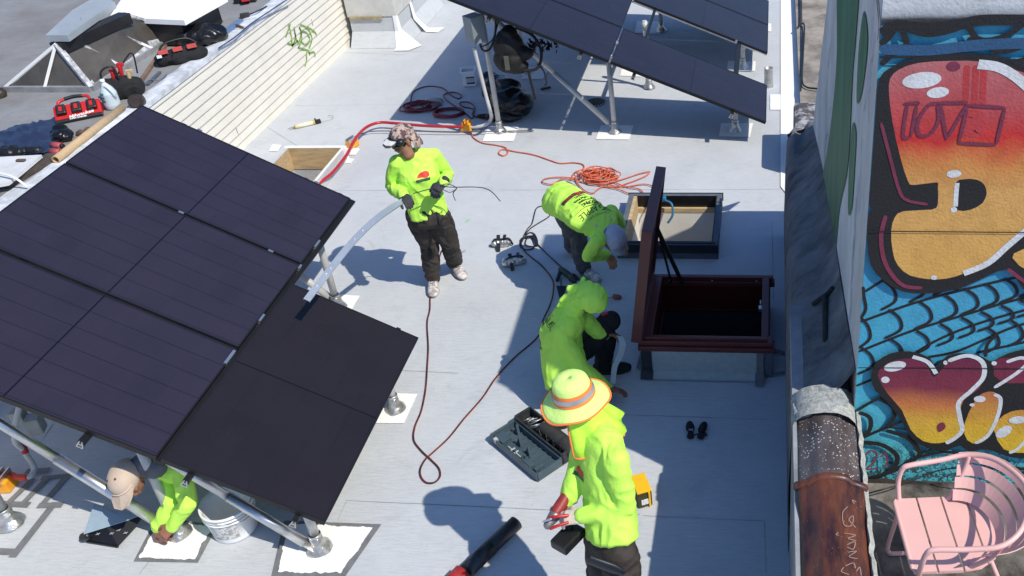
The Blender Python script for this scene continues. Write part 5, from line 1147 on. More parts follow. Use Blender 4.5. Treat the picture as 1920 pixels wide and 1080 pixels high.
for a, c, w_, k in ribs:
    b = B(); beam(b, a+V((0, 0, .03)), c+V((0, 0, .03)), w_, .03); 
    for vt_ in b.verts: vt_.co += V((noise.noise(vt_.co*9), noise.noise(vt_.co*7), 0))*.01
    fin('rib', b, WHITE if k else TAR, sk_)
b = B()   # smeared tar along the foot of the long slope
for side, (pa_, pb_2, up1, up2) in enumerate(((br, fr, r0, r1), (bl, br, r0, r0))):
    n_ = 26; prev = None; nn = (pb_2-pa_).cross(up1-pa_).normalized(); nn = nn if nn.z > 0 else -nn
    for i in range(n_+1):
        t_ = i/n_; lo = pa_.lerp(pb_2, t_)+nn*.01; hi = pa_.lerp(pb_2, t_).lerp(up1.lerp(up2, t_), (.20 if side == 0 else .07)+.10*noise.noise(V((i*1.3, side, 0)))*(1.5 if side == 0 else .5))+nn*.01
        if prev: quad(b, [prev[0], lo, hi, prev[1]])
        prev = (lo, hi)
fin('tar_smear', b, TAR, sk_, norm=False)
b = B(); prism(b, [nz(90, 78, .5), nz(131, 78, .5), nz(219, 15, .5), nz(205, 8, .5), nz(178, 8, .5), nz(140, 30, .5)], (0, 0, 1), .07); fin('cap', b, mat('cap_metal', (.40, .44, .47), .5, .2, .1, 3), sk_)
b = B(); beam(b, r0+V((0, 0, -.02)), r1+V((0, 0, -.02)), .16, .12); fin('louvre', b, BLACK, sk_)
b = B(); tube(b, [nz(150, 30, .62), nz(164, 70, .35), nz(172, 135, .06)], .004, 5); tag(fin('droop_line', b, PIPEW), 'thin pale line drooping across the old glass skylight', 'line')
# bright white roof patch / skylight dome behind
b = B(); prism(b, [nz(205, 32, .35), nz(345, 38, .35), nz(425, -6, .35), nz(300, -30, .35), nz(240, -20, .35)], (0, 0, -1), .06); t = tag(fin('roof_dome', b, mat('bright_white_panel', (.92, .92, .92), .6, 0, .02)), 'bright white sheet covering the roof light behind the metal cap', 'white sheet')
b = B(); prism(b, [nz(215, 40, .30), nz(338, 42, .30), nz(405, 0, .30), nz(300, -28, .30), nz(250, -18, .30)], (0, 0, -1), .28); fin('upstand', b, BLACK, t)
# battery charger with three batteries
P = nz(145, 222, 0); ch = thing('battery_charger', P, 'red battery charger with three black batteries docked and a carry handle', 'battery charger')
a_, c_2, d_, e_ = nz(104, 232, .02), nz(193, 214, .02), nz(187, 185, .14), nz(98, 200, .14)
xx = (c_2-a_).normalized(); upd = (e_-a_); upd = (upd-xx*upd.dot(xx)).normalized(); nn = xx.cross(upd); W_ = (c_2-a_).length; Hh = (e_-a_).length
if nn.y > 0: nn = -nn
A = Matrix((xx, upd, nn)).transposed(); cc = (a_+c_2)/2+upd*Hh*.5
b = B(); box(b, cc-nn*.07, (W_, Hh, .14), A, bev=.02); fin('charger_body', b, REDM, ch)
b = B(); box(b, cc-upd*(Hh*.5-.002)-nn*.05, (W_*1.0, .03, .16), A, bev=.006); fin('base_strip', b, BLACK, ch)
for i in range(3):
    b = B(); q = cc+xx*(-W_*.32+i*W_*.32)+upd*Hh*.12+nn*.02; box(b, q, (W_*.20, Hh*.52, .06), A, bev=.012); bt = fin('battery', b, BLACK, ch)
    b = B(); box(b, q+nn*.031, (W_*.07, Hh*.26, .004), A); fin('red_badge', b, REDM, bt)
b = B(); hp = [cc+xx*-W_*.42+upd*Hh*.42-nn*.09, cc+xx*-W_*.40+upd*(Hh*.5+.09)-nn*.09, cc+xx*-W_*.25+upd*(Hh*.5+.12)-nn*.09]; tube(b, hp, .016, 8, 4); hp2 = [cc+xx*W_*.12+upd*(Hh*.5+.12)-nn*.09, cc+xx*W_*.24+upd*(Hh*.5+.10)-nn*.09, cc+xx*W_*.30+upd*Hh*.42-nn*.09]; tube(b, hp2, .016, 8, 4); fin('handle_post', b, REDM, ch)
b = B(); tube(b, [hp[2], hp[2].lerp(hp2[0], .5)+upd*.01, hp2[0]], .019, 8); fin('handle_grip', b, BLACK, ch)
b = text_bm('Milwaukee', .052, cc-upd*Hh*.26+nn*.003+xx*.03, xx, upd, .001); 
for v_ in b.verts: v_.co += upd*((v_.co-cc).dot(xx))*.12
fin('script_lettering', b, mat('white_print_plain', (.8, .8, .8), .6), ch, norm=False)
b = text_bm('SUPER CHARGER', .02, cc-upd*(Hh*.5-.001)+nn*.032, xx, upd, .0008); fin('base_lettering', b, mat('white_print_plain', ()), ch, norm=False)
# water jug
P = nz(214, 203); jg = thing('plastic_jug', P, 'translucent white gallon jug with green print beside the red charger', 'jug')
b = B(); J0 = P; loft(b, [J0+V((0, 0, .05)), J0+V((0, 0, .17)), J0+V((-.0, 0, .22)), J0+V((-.01, .0, .27))], [(.078, .078), (.078, .078), (.055, .055), (.024, .024)], None, 18); tube(b, [J0+V((.01, -.03, .25)), J0+V((.055, -.045, .24)), J0+V((.085, -.04, .17)), J0+V((.07, -.02, .12))], .014, 8)
remesh('jug_body', b, mat('milky_plastic', (.60, .68, .72), .35, 0, .05), jg, None, .007, 2)
b = B(); cyl(b, J0+V((-.012, 0, .285)), J0+V((-.012, 0, .312)), .022, .022, 16); fin('cap', b, WHITE, jg)
GP = mat('green_print', (.02, .22, .16), .6, 0, .3, 60)
jb = [o for o in jg.children if o.name.startswith('jug_body')][0]
b = B(); 
for k, zz in enumerate((.19, .155, .12)): quad(b, [J0+V((-.055, -.2, zz)), J0+V((.0, -.2, zz)), J0+V((.0, -.2, zz-.024)), J0+V((-.055, -.2, zz-.024))])
decal('green_letters', jb, b, GP, jg, (0, -1, 0), .002, .012)
# tool bag with tools
P = nz(236, 182, 0); tb = thing('tool_bag', P, 'open black tool bag with red tools sticking out behind the jug', 'tool bag'); A = rotz(35)
b = B(); ell(b, P+V((0, 0, .10)), (.17, .11, .13), A); ell(b, P+A@V((.12, 0, .09)), (.09, .11, .11), A); ell(b, P+A@V((-.12, 0, .11)), (.07, .10, .12), A); remesh('bag_body', b, CLOTHB, tb, None, .011, 1, (.012, 9, (1, 1, 1)))
b = B(); tube(b, [P+A@V((-.15, -.06, .2)), P+A@V((-.13, -.06, .33)), P+A@V((-.02, -.06, .36)), P+A@V((.0, -.06, .22))], .010, 8); tube(b, [P+A@V((-.02, .08, .2)), P+A@V((.12, .1, .36)), P+A@V((.2, .09, .4)), P+A@V((.18, .07, .2))], .008, 8); fin('bag_handle', b, BLACK, tb)
for (dx, dy, h, lab, m_) in ((-.05, .0, .30, 'red handled tool poking out of the black tool bag, leftmost', REDM), (.03, .03, .34, 'red and black driver standing tallest in the black tool bag', REDM), (.09, -.02, .27, 'pale wooden handled tool in the black tool bag', WOOD)):
    b = B(); q = P+A@V((dx, dy, .16)); loft(b, [q, q+V((.02, .0, h-.18))], [.018, .024], None, 10); box(b, q+V((.03, 0, h-.16)), (.07, .03, .04), rotz(20), bev=.008); tag(fin('hand_tool', b, m_), lab, 'hand tool', 'tools in the tool bag')
P = nz(256, 190, .06); b = B(); A2 = axes((.3, -.9, .35)); cyl(b, P-A2.col[0]*.05, P+A2.col[0]*.05, .075, .07, 26); cyl(b, P+A2.col[0]*.05, P+A2.col[0]*.06, .06, .055, 26); tag(fin('dark_canister', b, mat('brown_black_can', (.05, .035, .03), .45, .2, .3, 10)), 'dark brown round canister lying beside the black tool bag', 'canister')
# red and black open tote, then black rubbish bag
P = nz(343, 115, 0); tt = thing('tool_tote', P, 'red and black open-mouth tool tote beside the siding top', 'tool tote'); A = rotz(38)
b = B(); ell(b, P+V((0, 0, .07)), (.26, .12, .09), A); ell(b, P+A@V((.14, 0, .06)), (.14, .12, .08), A); ell(b, P+A@V((-.17, 0, .07)), (.10, .10, .08), A); remesh('tote_body', b, CLOTHB, tt, None, .012, 1, (.018, 8, (1, 1, 1)))
b = B(); 
for dx in (-.17, -.02, .13): box(b, P+A@V((dx, -.085, .175)), (.10, .012, .05), A@Matrix.Rotation(R(-30), 3, 'X'), bev=.004)
fin('red_panel', b, mat('faded_red_cloth', (.42, .05, .05), .8, 0, .15), tt); b = B(); box(b, P+A@V((-.22, -.10, .14)), (.05, .01, .035), A@Matrix.Rotation(R(-30), 3, 'X')); fin('blue_white_tag', b, mat('pale_blue_tag', (.5, .6, .75), .6), tt)
b = B(); tube(b, [P+A@V((-.20, .04, .15)), P+A@V((-.12, .06, .22)), P+A@V((.1, .06, .23)), P+A@V((.2, .04, .16))], .012, 8); fin('tote_handle', b, BLACK, tt)
P = nz(380, 82, 0); blob('rubbish_bag', [(P+V((0, 0, .09)), (.24, .16, .11)), (P+V((.14, .08, .09)), (.15, .12, .11)), (P+V((-.13, -.05, .08)), (.13, .12, .10)), (P+V((.02, .06, .17)), (.15, .06, .05))], BAGM, 'glossy black rubbish bag on the left roof behind the red and black tote', 'rubbish bag', loc=P)
b = B(); beam(b, nz(416, 66, .02), nz(450, 38, .02), .09, .02); tag(fin('blue_board', b, mat('blue_board', (.12, .20, .36), .6, 0, .1)), 'blue strip of board beyond the glossy black rubbish bag', 'board')
b = B(); loft(b, [nz(444, 48, .02), nz(455, 52, .02)], [.022, .018], None, 10); tag(fin('stone_chip', b, mat('brown_debris', (.12, .07, .05), .9)), 'small brown lump of debris by the siding edge', 'debris')
b = B(); tube(b, [nz(462, 29, .02), nz(480, 22, .05), nz(500, 12, .02)], .010, 6); box(b, nz(459, 29, .03), (.11, .06, .06), rotz(20), bev=.01); tag(fin('hammer', b, mat('rusty_tool', (.05, .045, .045), .6, .3)), 'dark hammer lying near the top end of the siding', 'hammer')
b = B(); beam(b, nz(440, 2, .03), nz(480, -2, .03), .10, .06); beam(b, nz(452, 0, .07), nz(468, -3, .07), .10, .03, mi=1); tag(fin('red_tool_box', b, [BLACK, REDM]), 'red and black object at the top edge of the photo on the left roof', 'tool box')
b = B(); tube(b, [nz(410, 90, .03), nz(440, 70, .03), nz(470, 45, .03), nz(510, 18, .03), nz(545, -5, .03)], .008, 6); tag(fin('blue_cable', b, mat('navy_cable', (.02, .05, .10), .5)), 'dark blue cable along the coated top edge of the siding', 'cable')
# cardboard tube, tarp, timber, junk
a, c = nz(104, 300, .045), nz(229, 202, .045); b = B(); d = (c-a).normalized(); lathe(b, a, [(.030, .0), (.038, 0), (.038, (c-a).length), (.030, (c-a).length), (.030, 0)], 22, axis=d); tag(fin('cardboard_tube', b, mat('kraft_cardboard', (.50, .36, .21), .8, 0, .12, 14, stretch=(1, 4, 1))), 'long brown cardboard tube resting along the left roof edge', 'cardboard tube')
b = B(); n_ = 26; C4 = [nz(-60, 262, 0), nz(110, 226, 0), nz(112, 292, 0), nz(-60, 300, 0)]
gr = [[b.verts.new((C4[0].lerp(C4[1], i/n_)).lerp(C4[3].lerp(C4[2], i/n_), j/14)+V((0, 0, .025+.05*abs(noise.noise(V((i*.45, j*.5, 2))))+.03*noise.noise(V((i*.16, j*.3, 8)))))) for i in range(n_+1)] for j in range(15)]
for j in range(14):
    for i in range(n_): f = b.faces.new((gr[j][i], gr[j][i+1], gr[j+1][i+1], gr[j+1][i])); f.smooth = True
tag(fin('tarpaulin', b, mat('navy_tarpaulin', (.022, .032, .075), .38, 0, .3, 4, .5, 14), norm=False), 'crumpled shiny navy blue tarpaulin on the left roof', 'tarpaulin')
P = nz(120, 262, 0); blob('rubbish_bag', [(P+V((0, 0, .05)), (.10, .09, .06)), (P+V((-.06, .06, .07)), (.07, .08, .06)), (P+V((.05, -.03, .04)), (.06, .05, .04))], BAGM, 'small wad of black plastic film next to the red charger', 'plastic film', vox=.009, amp=.014, sc=12)
P = nz(20, 292, 0); blob('black_debris', [(P+V((0, 0, .04)), (.16, .07, .05)), (P+V((.18, .05, .03)), (.12, .05, .04)), (P+V((-.2, -.05, .04)), (.14, .08, .05))], BLACK, 'heap of torn black scraps along the lower edge of the navy tarpaulin', 'debris', vox=.011, amp=.02, sc=11)
for (x, y, lab) in ((107, 272, 'upper of two dusty red cans beside the cardboard tube'), (105, 284, 'lower of two dusty red cans beside the cardboard tube')):
    b = B(); a = nz(x-9, y, .035); c = nz(x+9, y+2, .035); cyl(b, a, c, .032, .032, 18); t = tag(fin('spray_can', b, mat('dusty_red_can', (.42, .07, .07), .5, 0, .2, 14)), lab, 'can', 'dusty red cans'); b = B(); cyl(b, c, c+(c-a).normalized()*.02, .026, .02, 14); fin('can_cap', b, BLACK, t)
P = nz(150, 250, .02); blob('brown_rags', [(P, (.05, .03, .03)), (P+V((.05, .06, 0)), (.04, .05, .03))], mat('brown_debris', ()), 'brown crumpled scraps between charger and cardboard tube', 'rag', vox=.008, amp=.012, sc=16)
b = B(); prism(b, [nz(-40, 296, .10), nz(78, 290, .10), nz(15, 342, .10), nz(-40, 352, .10)], (0, 0, -1), .03); tag(fin('white_board', b, mat('weathered_white_board', (.62, .63, .64), .7, 0, .12, 6)), 'weathered white board lying at the left frame edge', 'board')
b = B(); loft(b, [nz(32, 300, .115), nz(46, 300, .115)], [(.02, .008)]*2, V((0, 1, 0)), 10); tag(fin('leaf_scrap', b, mat('brown_debris', ())), 'small brown scrap on the weathered white board', 'scrap')
b = B(); beam(b, nz(5, 348, .03), nz(100, 292, .03), .12, .05); tag(fin('dark_plank', b, mat('dark_wet_timber', (.07, .055, .045), .8, 0, .35, 6)), 'dark plank between the white board and the siding edge', 'plank')
b = B(); tube(b, [nz(-20, 325, .12), nz(5, 326, .14), nz(30, 335, .12), nz(50, 350, .04)], .010, 8); tag(fin('white_hose', b, WHITE), 'short curved white hose at the left frame edge', 'hose')
P = nz(2, 182); b = B(); lathe(b, P, [(.06, 0), (.07, .05), (.05, .09), (.0, .095)], 18); tag(fin('roof_vent', b, mat('brown_black_can', ())), 'small dark roof vent at the left frame edge below the glass skylight', 'vent')
b = B(); beam(b, nz(262, 155, .02), nz(312, 82, .02), .04, .03); tag(fin('timber_strip', b, mat('weathered_brown_timber', (.20, .13, .09), .85, 0, .3, 8)), 'weathered brown timber strip running past the red and black tote', 'timber')
b = B(); beam(b, nz(276, 158, .02), nz(300, 135, .02), .03, .02); tube(b, [nz(262, 160, .02), nz(280, 150, .04), nz(300, 150, .02), nz(312, 140, .03)], .006, 5); tag(fin('scrap_metal', b, mat('slate_blue_scrap', (.12, .15, .19), .5, .3)), 'slate blue scrap strip and wire in front of the tote', 'scrap')

# ================================================================== PEOPLE
def hand(bm, wrist, fwd, palm, thumb, curl=.6, s=1.0, fat=0.0):
    """palm, four bent fingers of different length and a thumb from the side of the palm"""
    w_ = V(wrist); f = V(fwd).normalized(); p = V(palm); p = (p-f*p.dot(f)).normalized(); t = f.cross(p); t = t if t.dot(V(thumb)) > 0 else -t
    L_ = .088*s
    loft(bm, [w_-f*.01, w_+f*L_*.35, w_+f*L_], [(.027*s+fat, .019*s+fat), (.039*s+fat, .018*s+fat), (.040*s+fat, .014*s+fat)], t, 14, 0, True, .35)
    for k, (o, ln) in enumerate(((.030, .072), (.010, .082), (-.010, .076), (-.029, .060))):
        q = w_+f*L_*.96+t*o*s; d = (f+t*o*2.2).normalized(); pts = [q-d*.012]; a = curl*(.75+.12*k)
        for seg, fr in enumerate((.45, .32, .26)):
            d = (d*math.cos(a*(.8 if seg == 0 else 1))+p*math.sin(a*(.8 if seg == 0 else 1))).normalized(); q = q+d*ln*fr*s; pts.append(q)
        loft(bm, pts, [.0095*s+fat, .0092*s+fat, .0085*s+fat, .0072*s+fat], None, 10)
    q = w_+f*.026*s+t*.026*s; d = (f*.75+t*.75+p*.25).normalized(); q2 = q+d*.042*s; d2 = (f*.9+t*.15+p*(.2+curl*.5)).normalized(); q3 = q2+d2*.032*s; q4 = q3+d2*.022*s+p*.006
    loft(bm, [q-d*.01, q2, q3, q4], [.0145*s+fat, .012*s+fat, .0105*s+fat, .0085*s+fat], None, 10)
def head(bm, c, face, up, s=1.0):
    f = V(face).normalized(); u_ = V(up); u_ = (u_-f*u_.dot(f)).normalized(); r_ = f.cross(u_); A = Matrix((r_, f, u_)).transposed(); c = V(c); P = lambda x, y, z: c+(r_*x+f*y+u_*z)*s
    ell(bm, P(0, -.012, .03), (.078*s, .098*s, .088*s), A, n=20); ell(bm, P(0, .016, -.035), (.062*s, .066*s, .068*s), A, n=16); ell(bm, P(0, .055, -.082), (.028*s, .022*s, .018*s), A)   # skull, face, chin
    loft(bm, [P(0, .088, .012), P(0, .105, -.022), P(0, .098, -.034)], [.009*s, .014*s, .011*s], None, 8)      # nose
    ell(bm, P(0, .083, -.058), (.025*s, .010*s, .006*s), A); ell(bm, P(0, .081, -.069), (.021*s, .010*s, .006*s), A)  # lips
    ell(bm, P(0, .080, .022), (.050*s, .014*s, .010*s), A)      # brow
    for k in (-1, 1):
        ell(bm, P(.078*k, -.005, -.015), (.010*s, .020*s, .031*s), A); ell(bm, P(.045*k, .060, -.022), (.020*s, .018*s, .016*s), A)
    return P, A
def arm(bm, sh, el_, wr, r=(.052, .042, .030), extra=0.0, to=1.0):
    sh, el_, wr = V(sh), V(el_), V(wr); e2 = el_.lerp(wr, to) if to < 1 else wr
    loft(bm, [sh, sh.lerp(el_, .5), el_, el_.lerp(e2, .35), e2], [r[0]+extra, (r[0]+r[1])/2+extra+.002, r[1]+extra, r[1]*.98+extra, r[2]+extra], None, 14)
def leg(bm, hp, kn, an, r=(.088, .056, .040), extra=(0, 0, 0)):
    hp, kn, an = V(hp), V(kn), V(an); loft(bm, [hp, hp.lerp(kn, .45), kn, kn.lerp(an, .32), an], [r[0]+extra[0], (r[0]+r[1])/2+extra[1]+.006, r[1]+extra[1], r[1]*1.02+extra[1], r[2]+extra[2]], None, 16)
def shoe(root, an, toe, m=SHOE, w_=.051, lace=True):
    an, toe = V(an), V(toe); an = V((an.x, an.y, 0)); toe = V((toe.x, toe.y, 0)); d = (toe-an).normalized(); s = d.cross(V((0, 0, 1))); b = B()
    loft(b, [an-d*.05+V((0, 0, .055)), an+d*.02+V((0, 0, .060)), an+d*.10+V((0, 0, .048)), an+d*.17+V((0, 0, .040)), an+d*.205+V((0, 0, .036))], [(w_*.72, .045), (w_*.85, .052), (w_, .042), (w_*1.02, .034), (w_*.8, .026)], s, 16)
    loft(b, [an-d*.01+V((0, 0, .07)), an-d*.015+V((0, 0, .125))], [(.042, .05), (.044, .05)], s, 14)
    o = remesh('shoe', b, m, root, None, .007, 2)
    b = B(); P = []
    for k in range(24):
        a = 2*math.pi*k/24; x = math.cos(a); y = math.sin(a); P.append(an+d*(.075+.145*x)+s*(w_*1.02*y*(1-.12*(x < 0)))+V((0, 0, .006)))
    prism(b, P, (0, 0, 1), .028); fin('sole', b, SOLE if m is SHOE else BLACK, o)
    if lace:
        b = B()
        for k in range(4): q = an+d*(.055+.022*k)+V((0, 0, .102-.008*k)); tube(b, [q-s*.022, q+V((0, 0, .006)), q+s*.022], .0035, 5, 3)
        fin('lace', b, BLACK if m is SHOE else mat('pale_lace', (.5, .5, .52), .7), o)
    return o
def figure(base, label, J, shirt=LIME, trousers=PANTS, skin=SKIN, hands='bare', pr=(.090, .062, .048), glove_m=None, shoes=SHOE, torso=None, sleeve_to=(1, 1), bag=.012, belly=0.0):
    """J: pelvis, waist, chest, neck, head, face, up, shR, shL, elR, elL, wrR, wrL, hipR, hipL, knR, knL, anR, anL, toR, toL, hfR,hpR,htR,hcR ..."""
    J = {k: V(x) if not isinstance(x, (int, float)) else x for k, x in J.items()}; base = V(base)
    wd = (J['shL']-J['shR']).normalized(); wh = (J['hipL']-J['hipR']).normalized()
    def body_torso(b, e=0.0, top=True):
        pts = [J['pelvis'], J['waist'], J['chest'], J['shR'].lerp(J['shL'], .5)]
        T = torso or [(.150, .108), (.148, .108), (.170, .115), (.155, .085)]
        loft(b, pts, [(a+e, c+e) for a, c in T], (wd+wh), 22)
        loft(b, [J['shR'], J['shR'].lerp(J['shL'], .5), J['shL']], [.058+e, .068+e, .058+e], None, 14)
    b = B(); body_torso(b, -.014); loft(b, [J['shR'].lerp(J['shL'], .5), J['neck'], J['head'].lerp(J['neck'], .4)], [.062, .054, .052], None, 14); hp, hA = head(b, J['head'], J['face'], J['up'])
    for S in 'RL':
        arm(b, J['sh'+S], J['el'+S], J['wr'+S], (.043, .036, .026)); leg(b, J['hip'+S], J['kn'+S], J['an'+S], (.080, .050, .036))
        hand(b, J['wr'+S], J['hf'+S], J['hp'+S], J['ht'+S], J['hc'+S])
        loft(b, [J['an'+S]+V((0, 0, -.02)), J['an'+S]+(V((J['to'+S].x, J['to'+S].y, J['an'+S].z))-J['an'+S]).normalized()*.08+V((0, 0, -.05))], [.036, .03], None, 10)
    body = remesh('person', b, skin, None, base, .0065, 1); tag(body, label, 'person')
    b = B(); body_torso(b, .006)
    # the hem: a slightly flared skirt of cloth under the waist
    hd = (J['pelvis']-J['waist']).normalized(); T = torso or [(.150, .108), (.148, .108), (.170, .115), (.155, .085)]; loft(b, [J['waist'], J['pelvis'], J['pelvis']+hd*.06], [(T[1][0]+.010, T[1][1]+.010), (T[0][0]+.018, T[0][1]+.018), (T[0][0]+.018+belly, T[0][1]+.016+belly)], (wd+wh), 22, 0, True, .12)
    loft(b, [J['shR'].lerp(J['shL'], .5), J['shR'].lerp(J['shL'], .5).lerp(J['neck'], .62)], [.078, .066], None, 14, 0, True, .2)
    for S, to in zip('RL', sleeve_to): arm(b, J['sh'+S], J['el'+S], J['wr'+S], (.058, .050, .036), bag*.6, to)
    sh = remesh('shirt', b, shirt, body, None, .008, 1, (.010, 11.5, (1, 1, .7)))
    b = B(); loft(b, [J['hipR'], J['pelvis'], J['hipL']], [.098, .112, .098], None, 16); loft(b, [J['pelvis'].lerp(J['waist'], .2), J['pelvis']+(J['pelvis']-J['waist']).normalized()*.06], [(.152, .112), (.155, .118)], wh, 20)
    for S in 'RL': leg(b, J['hip'+S], J['kn'+S], J['an'+S], pr, (.010, .016, .020))
    tr = remesh('trousers', b, trousers, body, None, .009, 1, (.014, 9.5, (1, 1, 1.1)))
    for S in 'RL':
        if shoes is not None: shoe(body, J['an'+S], J['to'+S], shoes)
        gm = glove_m.get(S) if glove_m else None
        if gm: b = B(); hand(b, J['wr'+S], J['hf'+S], J['hp'+S], J['ht'+S], J['hc'+S], 1.04, .0022); f = V(J['hf'+S]).normalized(); loft(b, [J['wr'+S]-f*.045, J['wr'+S]], [.037, .033], None, 14, 0, True, .1); remesh('glove', b, gm, body, None, .0048, 1)
    return body, sh, tr, hp, hA
def logo(target, parent, org, xd, yd, n_, s=1.0):
    """small red roof-shaped badge over a dark bar"""
    xd, yd, org = V(xd).normalized(), V(yd).normalized(), V(org)
    b = B(); pts = [(-.045, -.005), (-.04, .02), (-.02, .036), (.01, .045), (.04, .03), (.048, .0), (.03, -.012), (0, -.004)]; b.faces.new([b.verts.new(org+xd*x*s+yd*y*s) for x, y in pts]); decal('red_badge', target, b, mat('badge_red', (.70, .03, .02), .6), parent, n_, .003, .012)
    b = B(); pts = [(-.05, -.04), (.052, -.034), (.052, -.012), (-.05, -.016)]; b.faces.new([b.verts.new(org+xd*x*s+yd*y*s) for x, y in pts]); decal('badge_bar', target, b, mat('badge_dark', (.04, .10, .05), .6), parent, n_, .003, .012)

# --- 1: standing worker who holds the long channel
base = g(832, 528)
J = dict(pelvis=g(801, 392, .93), waist=g(795, 365, 1.06), chest=g(784, 330, 1.25), neck=g(765, 288, 1.47), head=g(754, 262, 1.585),
         shR=g(744, 305, 1.385), shL=g(813, 291, 1.385), elR=g(734, 350, 1.14), elL=g(841, 330, 1.14), wrR=g(757, 367, 1.18), wrL=g(831, 342, 1.27),
         hipR=g(782, 403, .88), hipL=g(820, 398, .88), knR=g(806, 462, .48), knL=g(843, 455, .48), anR=g(811, 520, .09), anL=g(852, 492, .09), toR=g(813, 545, .03), toL=g(866, 516, .03),
         face=(-.50, -.85, -.08), up=(-.12, -.18, 1), hfR=(.55, -.75, .1), hpR=(0, .3, -1), htR=(-.8, -.4, .3), hcR=1.15, hfL=(-.35, -.75, -.25), hpL=(-.3, .1, -1), htL=(-1, 0, .2), hcL=1.1)
p1, s1, t1, hp, hA = figure(base, 'person in lime shirt and camouflage cap, standing and holding a long bent metal channel', J, LIME, PANTS, SKIN, glove_m={'R': GLOVE, 'L': GLOVE}, torso=[(.150, .105), (.152, .108), (.168, .115), (.150, .085)])
f = J['face']; f = V(f).normalized(); up = V(J['up']); up = (up-f*up.dot(f)).normalized(); r_ = f.cross(up)
b = B(); c = J['head']; c = V(c); Q = lambda x, y, z: c+r_*x+f*y+up*z
ell(b, Q(0, -.015, .055), (.092, .110, .075), hA, n=20); loft(b, [Q(-.05, .07, .06), Q(0, .085, .062), Q(.05, .07, .06)], [.014]*3, None, 10)
CAMO = mat('camouflage_cloth', (.10, .06, .065), .85, 0, .1, 26, .3, 40, col2=(.48, .36, .31), contrast=.16, detail=3)
hat = remesh('cap', b, CAMO, p1, None, .007, 2)
b = B(); pts = [Q(-.078, .06, .035), Q(-.075, .12, .03), Q(-.045, .165, .018), Q(0, .178, .012), Q(.045, .165, .018), Q(.075, .12, .03), Q(.078, .06, .035)]; prism(b, pts, up, .008); fin('visor', b, mat('grey_visor', (.09, .09, .10), .7), hat)
b = B(); pts = [Q(-.06, .10, .041), Q(-.05, .155, .032), Q(0, .170, .030), Q(.05, .155, .032), Q(.06, .10, .041), Q(0, .118, .045)]; prism(b, pts, up, .006); fin('visor_edge', b, mat('pale_visor_edge', (.72, .70, .66), .6), hat)
b = B(); ell(b, Q(-.10, .09, .05), (.035, .035, .028), hA); fin('visor_lamp', b, BLACK, hat)
b = B(); prev = None
for i in range(15):
    a = R(150+i*240/14-0); x, y = math.cos(a+math.pi/2*0), math.sin(a)
    aa = R(-30-i*8.6-30); q0 = Q(.094*math.cos(aa), .105*math.sin(aa)-.012, .04); q1 = Q(.125*math.cos(aa)+.006*math.sin(i*2), .150*math.sin(aa)-.02, -.075+.01*math.cos(i*1.7))
    q = (b.verts.new(q0), b.verts.new(q0.lerp(q1, .5)+f*-.008), b.verts.new(q1))
    if prev: b.faces.new((prev[0], q[0], q[1], prev[1])); b.faces.new((prev[1], q[1], q[2], prev[2]))
    prev = q
o = fin('neck_flap', b, CAMO, hat, smooth=True); md = o.modifiers.new('s', 'SOLIDIFY'); md.thickness = .004
b = B(); loft(b, [Q(.075, .03, .0), Q(.045, .085, -.004), Q(0, .098, -.002), Q(-.045, .085, -.004), Q(-.075, .03, .0)], [(.017, .008)]*5, up, 10); fin('sunglasses', b, mat('mirror_black', (.006, .006, .008), .12, .2), p1)
b = B(); loft(b, [Q(-.013, .094, -.060), Q(.013, .094, -.060)], [.0035, .0035], None, 6); fin('teeth', b, mat('tooth', (.7, .66, .6), .4), p1)
ch_ = V(J['chest']); fn = V((.1, -.85, .25)); logo(s1, p1, ch_+V((.075, -.2, .06)), (1, .15, .05), (0, .1, 1), (0, -1, .2), 1.0)
b = B(); a = V(J['hipL'])+V((.03, -.10, .07)); tube(b, [a, a+V((.03, -.03, -.1)), a+V((.04, -.03, -.22))], .013, 6); box(b, a+V((.045, -.04, -.20)), (.03, .02, .05)); fin('belt_strap', b, BLACK, p1)
for S in 'RL':
    b = B(); k_ = V(J['kn'+S]); ell(b, k_+V((.0, -.045, -.02)), (.062, .045, .085)); remesh('knee_pad', b, CLOTHB, p1, None, .009, 1, (.004, 20, (1, 1, 1)))
# the aluminium channel he steadies, its far end resting above the dark panel
ch0 = V(J['wrR'])+V((.03, -.06, .0)); PTL, uL, vL, nL = array_frame(OL, TL)
e1 = V((-3.32, 5.33, 1.11))
cp_ = [ch0+V((.05, .03, .01)), ch0, ch0.lerp(e1, .25)+V((-.02, .01, .05)), ch0.lerp(e1, .5)+V((-.025, .01, .06)), ch0.lerp(e1, .75)+V((-.015, 0, .035)), e1]
P = cr(cp_, 6); b = B(); prev = None
for i, p in enumerate(P):
    t = (P[min(i+1, len(P)-1)]-P[max(i-1, 0)]).normalized(); s = t.cross(V((.3, -.6, .7))).normalized(); u2 = s.cross(t).normalized(); w2 = .012+.013*min(1, i/9); h2 = .018
    sec = [s*-w2-u2*h2, s*-w2, s*w2, s*w2-u2*h2, s*(w2-.003)-u2*h2, s*(w2-.003)-u2*.003, s*(-w2+.003)-u2*.003, s*(-w2+.003)-u2*h2]
    ring = [b.verts.new(p+x) for x in sec]
    if prev:
        for k in range(8): b.faces.new((prev[k], prev[(k+1) % 8], ring[(k+1) % 8], ring[k]))
    else: b.faces.new(ring)
    prev = ring
b.faces.new(prev[::-1]); cn = tag(fin('metal_channel', b, mat('bright_aluminium', (.62, .66, .70), .38, .75, .08, 10)), 'long bowed aluminium channel held by the standing worker, end over the dark panel', 'metal channel')
b = B()
for t_ in (.55, .62, .80, .86, .93): 
    i = int(t_*(len(P)-1)); ell(b, P[i]+V((.3, -.6, .7)).normalized()*.004, (.006, .006, .004), n=8)
